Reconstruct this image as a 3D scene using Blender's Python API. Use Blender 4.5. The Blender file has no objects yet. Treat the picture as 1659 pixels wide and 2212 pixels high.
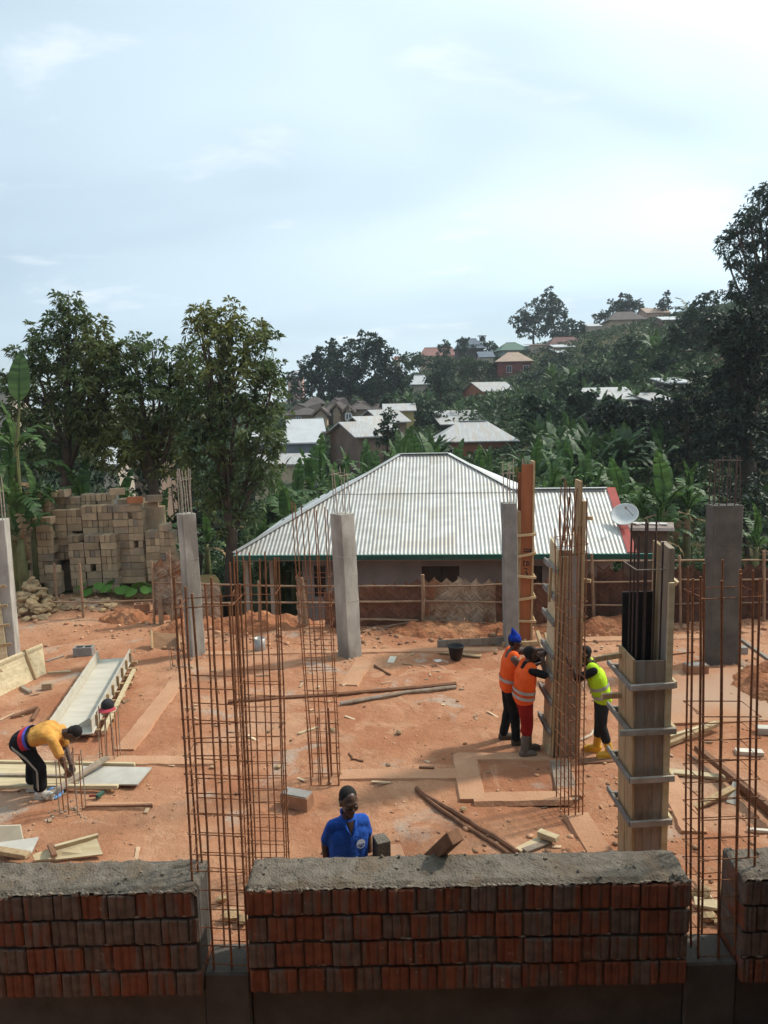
import bpy, bmesh, math, random
import numpy as np
from mathutils import Vector, Matrix, noise as mnoise
random.seed(7); RN = np.random.default_rng(11)
scene = bpy.context.scene
COL = scene.collection
rad = math.radians

# ------------------------------------------------------------------ camera
CAM_H, PITCH, ROLL, FPX, CX, CY = 5.3, rad(8.3), rad(-1.2), 1659.0, 829.5, 1106.0
_f = Vector((0, math.cos(PITCH), -math.sin(PITCH))); _r = Vector((1, 0, 0)); _u = Vector((0, math.sin(PITCH), math.cos(PITCH)))
CR = _r*math.cos(ROLL) + _u*math.sin(ROLL); CU = -_r*math.sin(ROLL) + _u*math.cos(ROLL)
CC = Vector((0, 0, CAM_H))
cam_d = bpy.data.cameras.new('camera'); cam = bpy.data.objects.new('camera', cam_d); COL.objects.link(cam)
cam_d.sensor_fit = 'VERTICAL'; cam_d.sensor_height = 36; cam_d.lens = 36*FPX/2212.0
cam_d.clip_start = 0.05; cam_d.clip_end = 6000
m = Matrix.Identity(4)
for i in range(3):
    m[i][0], m[i][1], m[i][2], m[i][3] = CR[i], CU[i], -_f[i], CC[i]
cam.matrix_world = m
scene.camera = cam

# ------------------------------------------------------------------ light
SUN_AZ, SUN_EL = rad(68), rad(47)          # azimuth clockwise from +Y
sdir = Vector((math.sin(SUN_AZ)*math.cos(SUN_EL), math.cos(SUN_AZ)*math.cos(SUN_EL), math.sin(SUN_EL)))
sun_d = bpy.data.lights.new('sun', 'SUN'); sun_d.energy = 3.6; sun_d.angle = rad(4.0); sun_d.color = (1.0, 0.93, 0.82)
sun = bpy.data.objects.new('sun', sun_d); COL.objects.link(sun)
sun.rotation_euler = (-sdir).to_track_quat('-Z', 'Y').to_euler(); sun.location = (20, 10, 30)

world = bpy.data.worlds.new('World'); scene.world = world; world.use_nodes = True
wn = world.node_tree; wn.nodes.clear()
def wnode(t, **k):
    n = wn.nodes.new(t)
    for a, b in k.items(): setattr(n, a, b)
    return n
def wlink(a, b): wn.links.new(a, b)
wout = wnode('ShaderNodeOutputWorld'); wbg = wnode('ShaderNodeBackground'); wlink(wbg.outputs[0], wout.inputs[0])
wsky = wnode('ShaderNodeTexSky', sky_type='NISHITA', sun_disc=False, sun_elevation=SUN_EL, sun_rotation=SUN_AZ)
wsky.air_density = 1.0; wsky.dust_density = 1.2; wsky.ozone_density = 1.0; wsky.altitude = 1200
wtc = wnode('ShaderNodeTexCoord')
wsep = wnode('ShaderNodeSeparateXYZ'); wlink(wtc.outputs['Generated'], wsep.inputs[0])
def wmath(op, a, b=None, clamp=False):
    n = wnode('ShaderNodeMath', operation=op); n.use_clamp = clamp
    for i, v in enumerate((a, b)):
        if v is None: continue
        if isinstance(v, (int, float)): n.inputs[i].default_value = v
        else: wlink(v, n.inputs[i])
    return n.outputs[0]
zc = wmath('ADD', wmath('MAXIMUM', wsep.outputs[2], 0.0), 0.22)
wcmb = wnode('ShaderNodeCombineXYZ'); wlink(wmath('DIVIDE', wsep.outputs[0], zc), wcmb.inputs[0]); wlink(wmath('DIVIDE', wsep.outputs[1], zc), wcmb.inputs[1])
def wnoise(scale, detail, off, rough=.55, dist=0.3):
    mp = wnode('ShaderNodeMapping'); wlink(wcmb.outputs[0], mp.inputs[0]); mp.inputs['Location'].default_value = off; mp.inputs['Scale'].default_value = (1.0, 1.5, 1)
    n = wnode('ShaderNodeTexNoise'); n.inputs['Scale'].default_value = scale; n.inputs['Detail'].default_value = detail; n.inputs['Roughness'].default_value = rough; n.inputs['Distortion'].default_value = dist
    wlink(mp.outputs[0], n.inputs['Vector']); return n.outputs[0]
def wramp(v, a, b):
    n = wnode('ShaderNodeMapRange', interpolation_type='SMOOTHSTEP'); wlink(v, n.inputs[0]); n.inputs[1].default_value = a; n.inputs[2].default_value = b; return n.outputs[0]
veil = wramp(wnoise(0.55, 3, (3.1, 1.7, 0), .45), .22, .72)        # thin high cloud
puff = wramp(wnoise(2.3, 7, (7.3, 4.4, 0), .55), .56, .74)         # small cumulus
mx1 = wnode('ShaderNodeMix', data_type='RGBA'); wlink(wmath('ADD', wmath('MULTIPLY', veil, 0.55), 0.36), mx1.inputs[0])
wlink(wsky.outputs[0], mx1.inputs[6]); 
# veil brightens towards the sun, as thin cloud does
dotn = wnode('ShaderNodeVectorMath', operation='DOT_PRODUCT'); wlink(wtc.outputs['Generated'], dotn.inputs[0]); dotn.inputs[1].default_value = sdir
glow = wmath('POWER', wmath('MAXIMUM', dotn.outputs['Value'], 0.0), 2.2)
vcol = wnode('ShaderNodeMix', data_type='RGBA'); wlink(glow, vcol.inputs[0]); vcol.inputs[6].default_value = (6.9, 8.6, 9.9, 1); vcol.inputs[7].default_value = (22.0, 25.5, 25.0, 1)
wlink(vcol.outputs[2], mx1.inputs[7])
mx2 = wnode('ShaderNodeMix', data_type='RGBA'); wlink(wmath('MULTIPLY', puff, 0.36), mx2.inputs[0]); wlink(mx1.outputs[2], mx2.inputs[6]); mx2.inputs[7].default_value = (11.5, 11.8, 12.0, 1)
wlink(mx2.outputs[2], wbg.inputs[0]); wbg.inputs[1].default_value = 0.102

scene.view_settings.view_transform = 'Standard'; scene.view_settings.look = 'None'
scene.view_settings.exposure = 0.0; scene.view_settings.gamma = 1.0; scene.view_settings.use_curve_mapping = False
scene.render.engine = 'CYCLES'
scene.render.resolution_x, scene.render.resolution_y = 768, 1024

# ------------------------------------------------------------------ pixel helpers (pixels of a 1659 x 2212 view give directions)
def ray(x, y): return _f + CR*((x-CX)/FPX) - CU*((y-CY)/FPX)
def gp(x, y, z=0.0):
    d = ray(x, y); return CC + d*((z-CAM_H)/d.z)
def at(x, y, Y):
    d = ray(x, y); return CC + d*(Y/d.y)

# ------------------------------------------------------------------ materials
MATS = {}
def mat(name, c1, c2=None, scale=6.0, rough=0.8, bump=0.0, bscale=40.0, stretch=(1, 1, 1), rnd=0.0, c3=None, metal=0.0, spec=0.3, trans=None, island=False, lo=.35, hi=.65, detail=5, bdist=0.02):
    if name in MATS: return MATS[name]
    mt = bpy.data.materials.new(name); mt.use_nodes = True; MATS[name] = mt
    nt = mt.node_tree; bs = nt.nodes['Principled BSDF']; L = nt.links.new
    bs.inputs['Roughness'].default_value = rough; bs.inputs['Metallic'].default_value = metal; bs.inputs['Specular IOR Level'].default_value = spec
    c2 = c2 or tuple(v*.8 for v in c1)
    tc = nt.nodes.new('ShaderNodeTexCoord'); mp = nt.nodes.new('ShaderNodeMapping'); L(tc.outputs['Object'], mp.inputs[0]); mp.inputs['Scale'].default_value = stretch
    oi = nt.nodes.new('ShaderNodeObjectInfo')
    sc = nt.nodes.new('ShaderNodeVectorMath'); sc.operation = 'ADD'
    cb = nt.nodes.new('ShaderNodeVectorMath'); cb.operation = 'SCALE'; cb.inputs[0].default_value = (37, 19, 53); L(oi.outputs['Random'], cb.inputs['Scale'])
    L(mp.outputs[0], sc.inputs[0]); L(cb.outputs[0], sc.inputs[1])
    nz = nt.nodes.new('ShaderNodeTexNoise'); nz.inputs['Scale'].default_value = scale; nz.inputs['Detail'].default_value = detail; nz.inputs['Roughness'].default_value = .6
    L(sc.outputs[0], nz.inputs['Vector'])
    mr = nt.nodes.new('ShaderNodeMapRange'); mr.inputs[1].default_value = lo; mr.inputs[2].default_value = hi; L(nz.outputs[0], mr.inputs[0])
    mx = nt.nodes.new('ShaderNodeMix'); mx.data_type = 'RGBA'; L(mr.outputs[0], mx.inputs[0]); mx.inputs[6].default_value = (*c1, 1); mx.inputs[7].default_value = (*c2, 1)
    out = mx.outputs[2]
    if c3:
        nz2 = nt.nodes.new('ShaderNodeTexNoise'); nz2.inputs['Scale'].default_value = scale*.37; nz2.inputs['Detail'].default_value = 6; L(sc.outputs[0], nz2.inputs['Vector'])
        mr2 = nt.nodes.new('ShaderNodeMapRange'); mr2.inputs[1].default_value = .5; mr2.inputs[2].default_value = .66; L(nz2.outputs[0], mr2.inputs[0])
        m3 = nt.nodes.new('ShaderNodeMix'); m3.data_type = 'RGBA'; L(mr2.outputs[0], m3.inputs[0]); L(out, m3.inputs[6]); m3.inputs[7].default_value = (*c3, 1); out = m3.outputs[2]
    if rnd or island:
        hs = nt.nodes.new('ShaderNodeHueSaturation')
        src = oi.outputs['Random']
        if island:
            ge = nt.nodes.new('ShaderNodeNewGeometry'); src = ge.outputs['Random Per Island']
        mv = nt.nodes.new('ShaderNodeMapRange'); mv.inputs[3].default_value = 1-rnd; mv.inputs[4].default_value = 1+rnd; L(src, mv.inputs[0]); L(mv.outputs[0], hs.inputs['Value'])
        L(out, hs.inputs['Color']); out = hs.outputs[0]
    L(out, bs.inputs['Base Color'])
    if bump:
        nb = nt.nodes.new('ShaderNodeTexNoise'); nb.inputs['Scale'].default_value = bscale; nb.inputs['Detail'].default_value = 5; L(sc.outputs[0], nb.inputs['Vector'])
        bp = nt.nodes.new('ShaderNodeBump'); bp.inputs['Strength'].default_value = bump; bp.inputs['Distance'].default_value = bdist; L(nb.outputs[0], bp.inputs['Height']); L(bp.outputs[0], bs.inputs['Normal'])
    if trans:
        tr = nt.nodes.new('ShaderNodeBsdfTranslucent'); L(out, tr.inputs[0]); ms = nt.nodes.new('ShaderNodeMixShader'); ms.inputs[0].default_value = trans
        L(bs.outputs[0], ms.inputs[1]); L(tr.outputs[0], ms.inputs[2]); L(ms.outputs[0], nt.nodes['Material Output'].inputs[0])
    return mt

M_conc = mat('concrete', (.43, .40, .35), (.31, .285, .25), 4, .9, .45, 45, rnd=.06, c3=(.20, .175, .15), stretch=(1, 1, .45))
M_conc_dark = mat('concrete_dark_shade', (.13, .115, .10), (.085, .075, .065), 3, .9, .35, 60)  # dark concrete; on the right column it paints tree shade
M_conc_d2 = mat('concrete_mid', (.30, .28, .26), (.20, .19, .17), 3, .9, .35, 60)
M_mortar = mat('mortar', (.185, .158, .125), (.12, .098, .076), 9, .95, .8, 55, c3=(.15, .11, .075), bdist=.03)
M_rust = mat('rusty_steel', (.30, .125, .052), (.18, .072, .038), 25, .8, .3, 120, rnd=.2)
M_rustlight = mat('weathered_steel', (.42, .36, .30), (.26, .19, .14), 25, .6, .2, 120, rnd=.1, metal=.2)
M_ply = mat('pale_plywood', (.57, .47, .30), (.44, .34, .20), 2.0, .7, .12, 30, (1, 6, 6), rnd=.1)
M_plywhite = mat('film_plywood', (.52, .485, .41), (.43, .39, .32), 1.5, .6, .08, 30, (1, 4, 4), rnd=.05)
M_plyred = mat('red_formwork_ply', (.38, .13, .05), (.29, .095, .04), 1.6, .6, .1, 30, (4, 4, .6))
M_wood = mat('raw_timber', (.45, .315, .175), (.31, .205, .11), 3, .8, .25, 40, (5, 5, 1), rnd=.18)
M_woodgrey = mat('weathered_timber', (.35, .275, .205), (.22, .165, .12), 3, .85, .25, 40, (3, 3, .8), rnd=.2, c3=(.30, .27, .24))
M_woodred = mat('dusty_red_timber', (.25, .12, .065), (.165, .08, .045), 4, .85, .25, 40, (3, 3, 3), rnd=.15)
M_woodcem = mat('cement_shade_timber', (.27, .25, .225), (.17, .15, .13), 5, .9, .3, 50, rnd=.1)  # cement-smeared, and darkened to paint shade on the side yokes
M_bamboo = mat('bamboo_pole', (.32, .21, .13), (.22, .13, .08), 4, .7, .1, 30, rnd=.15)
M_soil = mat('heaped_red_soil', (.34, .135, .06), (.24, .09, .042), 3, .95, 1.0, 14, c3=(.42, .20, .10), bdist=.05)
M_clod = mat('soil_clod', (.46, .27, .165), (.33, .165, .09), 5, .95, .4, 20, rnd=.5, island=True)

# ------------------------------------------------------------------ mesh helpers
ORG = {}
def origin_of(p): return ORG.get(p.name, Vector((0, 0, 0))) if p else Vector((0, 0, 0))
def setp(o, label=None, cat=None, group=None, kind=None):
    if label: o['label'] = label
    if cat: o['category'] = cat
    if group: o['group'] = group
    if kind: o['kind'] = kind
    return o
def thing(name, label, cat, loc=(0, 0, 0), group=None):
    o = bpy.data.objects.new(name, None); COL.objects.link(o); o.location = loc; o.empty_display_size = .2
    ORG[o.name] = Vector(loc)
    return setp(o, label, cat, group)
def link_mesh(name, me, parent=None, mt=None, loc=None):
    o = bpy.data.objects.new(name, me); COL.objects.link(o)
    if mt: 
        if not me.materials: me.materials.append(mt)
    if parent: o.parent = parent
    if loc is not None: o.location = loc
    ORG[o.name] = origin_of(parent)
    return o
def npmesh(name, V, Fq, mt, smooth=False):
    """V (n,3) array, Fq (m,k) array of equal-length faces"""
    me = bpy.data.meshes.new(name); V = np.asarray(V, np.float32); Fq = np.asarray(Fq, np.int32)
    k = Fq.shape[1]; nf = len(Fq)
    me.vertices.add(len(V)); me.vertices.foreach_set('co', V.ravel())
    me.loops.add(nf*k); me.loops.foreach_set('vertex_index', Fq.ravel())
    me.polygons.add(nf); me.polygons.foreach_set('loop_start', np.arange(0, nf*k, k, dtype=np.int32)); me.polygons.foreach_set('loop_total', np.full(nf, k, np.int32))
    if smooth: me.polygons.foreach_set('use_smooth', np.ones(nf, bool))
    me.update(calc_edges=True); me.validate()
    if mt: me.materials.append(mt)
    return me

def _cfaces():
    idx = {}; vs = []
    for sx in (-1, 1):
        for sy in (-1, 1):
            for sz in (-1, 1):
                for a in range(3):
                    idx[(sx, sy, sz, a)] = len(vs); p = [sx*.8, sy*.8, sz*.8]; p[a] = (sx, sy, sz)[a]; vs.append(Vector(p))
    fs = []
    for a in range(3):
        b, c = [i for i in range(3) if i != a]
        for s in (-1, 1):
            q = []
            for sb, sc_ in ((-1, -1), (1, -1), (1, 1), (-1, 1)):
                t = [0, 0, 0]; t[a] = s; t[b] = sb; t[c] = sc_; q.append(idx[(*t, a)])
            fs.append(q)
        for sb in (-1, 1):
            for sc_ in (-1, 1):
                t0 = [0, 0, 0]; t0[b] = sb; t0[c] = sc_; t1 = list(t0); t0[a] = -1; t1[a] = 1
                fs.append([idx[(*t0, b)], idx[(*t1, b)], idx[(*t1, c)], idx[(*t0, c)]])
    for sx in (-1, 1):
        for sy in (-1, 1):
            for sz in (-1, 1): fs.append([idx[(sx, sy, sz, a)] for a in range(3)])
    out = []
    for f in fs:
        ce = sum((vs[i] for i in f), Vector())/len(f); n = (vs[f[1]]-vs[f[0]]).cross(vs[f[2]]-vs[f[0]])
        out.append(f if n.dot(ce) > 0 else f[::-1])
    return out
CF = _cfaces()
class MB:
    def __init__(s): s.v = []; s.f = []
    def add(s, vs, fs):
        o = len(s.v); s.v += [Vector(p) for p in vs]; s.f += [[i+o for i in f] for f in fs]; return s
    def cbox(s, c, h, R=None, ch=.004, jit=0.0):
        """chamfered box, half sizes h, rotation matrix R (3x3)"""
        c = Vector(c); vs = []
        ch = min(ch, .4*min(h))
        for sx in (-1, 1):
            for sy in (-1, 1):
                for sz in (-1, 1):
                    j = Vector((random.uniform(-jit, jit), random.uniform(-jit, jit), random.uniform(-jit, jit))) if jit else Vector()
                    for a in range(3):
                        sg = (sx, sy, sz); p = Vector([sg[i]*(h[i]-(0 if i == a else ch)) for i in range(3)])+j
                        vs.append(c+(R @ p if R else p))
        return s.add(vs, CF)
    def bar(s, p0, p1, w, t, up=(0, 0, 1), ch=.004, jit=0.0):
        """timber or concrete from p0 to p1, w across, t along up"""
        p0 = Vector(p0); p1 = Vector(p1); d = (p1-p0); L = d.length; d.normalize(); up = Vector(up)
        x = d.cross(up)
        if x.length < 1e-4: x = Vector((1, 0, 0))
        x.normalize(); z = x.cross(d).normalized()
        R = Matrix((x, d, z)).transposed()
        return s.cbox((p0+p1)/2, (w/2, L/2, t/2), R, ch, jit)
    def tube(s, pts, r, n=6, cap=True):
        pts = [Vector(p) for p in pts]; m_ = len(pts); rs = r if isinstance(r, (list, tuple)) else [r]*m_
        o = len(s.v); prev = None
        for i, p in enumerate(pts):
            d = (pts[min(i+1, m_-1)]-pts[max(i-1, 0)]).normalized()
            if prev is None:
                a = d.cross(Vector((0.13, 0.31, .94)))
                if a.length < .1: a = d.cross(Vector((1, 0, 0)))
            else: a = prev - d*prev.dot(d)
            a.normalize(); prev = a; b = d.cross(a)
            for k in range(n):
                t = 2*math.pi*k/n; s.v.append(p+(a*math.cos(t)+b*math.sin(t))*rs[i])
        for i in range(m_-1):
            for k in range(n):
                k2 = (k+1) % n; s.f.append([o+i*n+k, o+i*n+k2, o+(i+1)*n+k2, o+(i+1)*n+k])
        if cap:
            s.f.append([o+k for k in range(n)][::-1]); s.f.append([o+(m_-1)*n+k for k in range(n)])
        return s
    def prism(s, poly, dvec):
        """poly: list of 3d points (planar), extruded by dvec"""
        n = len(poly); dv = Vector(dvec); P = [Vector(p) for p in poly]
        nn = sum(((P[i]-P[0]).cross(P[i+1]-P[0]) for i in range(1, n-1)), Vector())
        if nn.dot(dv) > 0: P = P[::-1]
        vs = P+[p+dv for p in P]
        fs = [list(range(n)), list(range(n, 2*n))[::-1]]+[[(i+1) % n, i, n+i, n+(i+1) % n] for i in range(n)]
        return s.add(vs, fs)
    def lathe(s, c, prof, n=20, axis=None):
        """prof: list of (radius, height)"""
        c = Vector(c); o = len(s.v); q = Vector((0, 0, 1)).rotation_difference(Vector(axis)) if axis else None
        for r, h in prof:
            for k in range(n):
                t = 2*math.pi*k/n; p = Vector((r*math.cos(t), r*math.sin(t), h)); s.v.append(c+(q @ p if q else p))
        for i in range(len(prof)-1):
            for k in range(n):
                k2 = (k+1) % n; s.f.append([o+i*n+k, o+i*n+k2, o+(i+1)*n+k2, o+(i+1)*n+k])
        s.f.append([o+k for k in range(n)][::-1]); s.f.append([o+(len(prof)-1)*n+k for k in range(n)])
        return s
    def mesh(s, name, mt, org=Vector((0, 0, 0)), smooth=False):
        me = bpy.data.meshes.new(name); me.from_pydata([tuple(p-org) for p in s.v], [], s.f); me.update()
        if smooth: me.polygons.foreach_set('use_smooth', np.ones(len(me.polygons), bool))
        if mt: me.materials.append(mt)
        return me
    def build(s, name, mt, parent=None, smooth=False, loc=None):
        if parent is not None:
            return link_mesh(name, s.mesh(name, mt, origin_of(parent), smooth), parent)
        loc = Vector(loc) if loc is not None else Vector((sum(p.x for p in s.v)/len(s.v), sum(p.y for p in s.v)/len(s.v), min(p.z for p in s.v)))
        o = link_mesh(name, s.mesh(name, mt, loc, smooth), None, None, loc); ORG[o.name] = loc; return o
def copy_tree(o, loc, rz=None, sc=None, label=None, group=None):
    c = o.copy(); COL.objects.link(c); c.location = loc
    if rz is not None: c.rotation_euler = (0, 0, rz)
    if sc is not None: c.scale = (sc, sc, sc)
    if label: c['label'] = label
    if group: c['group'] = group
    for ch in o.children:
        d = ch.copy(); COL.objects.link(d); d.parent = c
        for g in ch.children:
            e = g.copy(); COL.objects.link(e); e.parent = d
    return c
def rz3(a): return Matrix.Rotation(a, 3, 'Z')
def sstep(a, b, x):
    t = np.clip((x-a)/(b-a), 0, 1); return t*t*(3-2*t)
def capm(b, p0, p1, r0, r1, n=14, k=5):
    p0 = Vector(p0); p1 = Vector(p1); d = p1-p0; L = d.length; d = d/L if L > 1e-6 else Vector((0, 0, 1))
    prof = [(max(.0008, r0*math.sin(a)), -r0*math.cos(a)) for a in [math.pi/2*i/k for i in range(k+1)]]+[(max(.0008, r1*math.cos(a)), L+r1*math.sin(a)) for a in [math.pi/2*i/k for i in range(k+1)]]
    b.lathe(p0, prof, n, d if abs(d.z+1) > 1e-5 else Vector((1e-4, 0, -1)))
def ellm(b, c, r, R=None, n=16, k=10):
    vs = []; c = Vector(c)
    o = len(b.v)
    for i in range(k+1):
        t = math.pi*i/k
        for j in range(n):
            a = 2*math.pi*j/n; p = Vector((r[0]*max(.01, math.sin(t))*math.cos(a), r[1]*max(.01, math.sin(t))*math.sin(a), -r[2]*math.cos(t))); b.v.append(c+(R @ p if R else p))
    for i in range(k):
        for j in range(n): b.f.append([o+i*n+j, o+i*n+(j+1) % n, o+(i+1)*n+(j+1) % n, o+(i+1)*n+j])
    b.f.append([o+j for j in range(n)][::-1]); b.f.append([o+k*n+j for j in range(n)])
# ------------------------------------------------------------------ terrain: one sheet from the site to the horizon
_cp = np.array([  # x, y, z control points of the hillside
 (-60, 20, -1.5), (-30, 30, -2.5), (-12, 30, -1.6), (0, 32, -2.0), (14, 30, -1.0), (30, 26, 2.0), (60, 20, 8),
 (-40, 60, -5), (-8, 62, -.6), (9, 68, .0), (20, 62, 3.5), (34, 55, 7.5), (60, 50, 15),
 (-50, 95, -5), (-8, 95, 1.0), (3, 85, 1.8), (18, 88, 4.3), (32, 85, 9), (50, 85, 15),
 (15, 112, 4.8), (26, 140, 9.0), (28, 165, 13.2), (46, 150, 17.3), (75, 140, 22), (70, 95, 19), (110, 120, 26),
 (-8, 125, 2.5), (-60, 150, -3), (2, 190, 9), (20, 210, 14), (60, 210, 20), (-30, 230, 3), (-120, 100, -8), (120, 220, 26),
 (-100, 300, 2), (0, 320, 8), (120, 330, 18), (-12, 24, -.3), (6, 24, -1.5)], float)
def _phi(r): return np.where(r > 1e-6, r*r*np.log(np.maximum(r, 1e-6)), 0.0)
_n = len(_cp); _S = 100.0
_A = np.zeros((_n+3, _n+3)); _X = _cp[:, :2]/_S
_A[:_n, :_n] = _phi(np.linalg.norm(_X[:, None]-_X[None], axis=2)) + np.eye(_n)*0.01
_A[:_n, _n] = 1; _A[:_n, _n+1:] = _X; _A[_n:, :_n] = _A[:_n, _n:].T
_W = np.linalg.solve(_A, np.concatenate([_cp[:, 2], np.zeros(3)]))
def hill(x, y):
    x = np.asarray(x, float); y = np.asarray(y, float)
    xs = np.clip(x, -140, 140); ys = np.clip(y, 12, 330)
    P = np.stack([xs/_S, ys/_S], -1); r = np.linalg.norm(P[..., None, :]-_X, axis=-1)
    return _phi(r) @ _W[:_n] + _W[_n] + P @ _W[_n+1:]
def _vn(x, y, s, seed=0.0):
    a = np.sin(x*s*1.3+seed)*np.cos(y*s*1.1-seed*1.7) + .5*np.sin(x*s*2.9+y*s*1.7+seed*3) + .35*np.cos(y*s*4.1-x*s*2.3+seed) + .2*np.sin(x*s*7.7-y*s*6.1+seed*2)
    return a/2.05
def gh(x, y):
    """ground height"""
    x = np.asarray(x, float); y = np.asarray(y, float)
    edge = np.where(x < -4.8, 23.5, 18.0); edge = 18.0 + 5.5*sstep(-4.2, -5.4, x)
    w = sstep(edge, edge+1.6, y)
    site = .020*_vn(x, y, 2.3, 1.0) + .018*_vn(x, y, 6.5, 2.0)
    # loose soil banked up along the fence and the stone heap, a dug hollow beside the bucket
    site += .20*sstep(16.2, 17.1, y)*sstep(18.6, 17.3, y)*(.6+.5*_vn(x, y, 1.9, 4.0))*sstep(-5.2, -4.0, x)
    site += .25*np.exp(-((x+8.3)/2.2)**2-((y-20.0)/1.3)**2)
    site -= .10*np.exp(-((x-1.7)/1.3)**2-((y-14.9)/.55)**2)
    site -= .05*np.exp(-((x-2.0)/1.6)**2-((y-9.3)/.5)**2)
    site += .06*np.exp(-((x-8.5)/1.8)**2-((y-12)/2.5)**2)
    hl = hill(x, y) + .12*_vn(x, y, .6, 5.0)
    return site*(1-w) + hl*w
def gz1(x, y): return float(gh(x, y))

def ground():
    xs = np.concatenate([np.linspace(-1500, -160, 14), np.linspace(-150, -16, 60), np.linspace(-15.5, 15.5, 260), np.linspace(16, 150, 60), np.linspace(160, 1500, 14)])
    ys = np.concatenate([np.linspace(-60, 2, 10), np.linspace(2.6, 26, 240), np.linspace(26.6, 120, 90), np.linspace(122, 330, 60), np.linspace(345, 3000, 16)])
    X, Y = np.meshgrid(xs, ys); Z = gh(X, Y)
    n, k = X.shape; V = np.stack([X, Y, Z], -1).reshape(-1, 3)
    i = np.arange(n-1)[:, None]*k+np.arange(k-1)[None]; F = np.stack([i, i+1, i+k+1, i+k], -1).reshape(-1, 4)
    mt = bpy.data.materials.new('red_earth'); mt.use_nodes = True; nt = mt.node_tree; bs = nt.nodes['Principled BSDF']; L = nt.links.new
    bs.inputs['Roughness'].default_value = .95; bs.inputs['Specular IOR Level'].default_value = .15
    tc = nt.nodes.new('ShaderNodeTexCoord')
    def nz(scale, det=6, rgh=.6, dist=0.0):
        n_ = nt.nodes.new('ShaderNodeTexNoise'); n_.inputs['Scale'].default_value = scale; n_.inputs['Detail'].default_value = det; n_.inputs['Roughness'].default_value = rgh; n_.inputs['Distortion'].default_value = dist; L(tc.outputs['Object'], n_.inputs['Vector']); return n_.outputs[0]
    def rng(v, a, b, c=0., d=1.):
        r_ = nt.nodes.new('ShaderNodeMapRange'); r_.interpolation_type = 'SMOOTHSTEP'
        for i_, q in enumerate((a, b, c, d)): r_.inputs[i_+1].default_value = q
        L(v, r_.inputs[0]); return r_.outputs[0]
    def mix(f, a, b):
        m_ = nt.nodes.new('ShaderNodeMix'); m_.data_type = 'RGBA'; L(f, m_.inputs[0])
        for i_, q in ((6, a), (7, b)):
            if isinstance(q, tuple): m_.inputs[i_].default_value = (*q, 1)
            else: L(q, m_.inputs[i_])
        return m_.outputs[2]
    c = mix(rng(nz(.55, 5), .38, .62), (.45, .225, .125), (.36, .15, .077))
    c = mix(rng(nz(.33, 4, .55, .5), .56, .68), c, (.47, .285, .185))            # paler dust, spilt cement
    c = mix(rng(nz(.9, 5, .6, .8), .58, .68, 0, .7), c, (.40, .34, .28))
    c = mix(rng(nz(2.6, 6, .7), .54, .70, 0, .8), c, (.30, .125, .06))
    c = mix(rng(nz(.8, 8, .7, 1.2), .52, .60, 0, .55), c, (.52, .295, .18))
    c = mix(rng(nz(14, 5, .75), .58, .70, 0, .6), c, (.26, .115, .058))           # damp, churned soil
    c = mix(rng(nz(60, 3, .7), .62, .72, 0, .7), c, (.60, .36, .22))
    c = mix(rng(nz(38, 3, .7), .63, .74, 0, .7), c, (.19, .08, .04))
    # vegetated land beyond the building plot
    sp = nt.nodes.new('ShaderNodeSeparateXYZ'); L(tc.outputs['Object'], sp.inputs[0])
    veg = mix(rng(nz(.25, 6), .4, .6), (.035, .055, .018), (.10, .075, .035))
    far = rng(sp.outputs[1], 19.2, 21.5)
    c = mix(far, c, veg)
    L(c, bs.inputs['Base Color'])
    ad = nt.nodes.new('ShaderNodeMath'); ad.operation = 'ADD'
    s1 = nt.nodes.new('ShaderNodeMath'); s1.operation = 'MULTIPLY'; s1.inputs[1].default_value = .55; L(nz(55, 4, .7), s1.inputs[0])
    s2 = nt.nodes.new('ShaderNodeMath'); s2.operation = 'MULTIPLY_ADD'; s2.inputs[1].default_value = 2.2; L(nz(2.9, 7, .62, .6), s2.inputs[0]); L(nz(9, 6, .65), s2.inputs[2]); L(s2.outputs[0], ad.inputs[0]); L(s1.outputs[0], ad.inputs[1])
    bp = nt.nodes.new('ShaderNodeBump'); bp.inputs['Strength'].default_value = .9; bp.inputs['Distance'].default_value = .035; L(ad.outputs[0], bp.inputs['Height']); L(bp.outputs[0], bs.inputs['Normal'])
    o = link_mesh('ground', npmesh('ground', V, F, mt, True)); setp(o, kind='structure'); setp(o, 'red earth building plot running on to the green hillside', 'ground')
ground()

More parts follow.
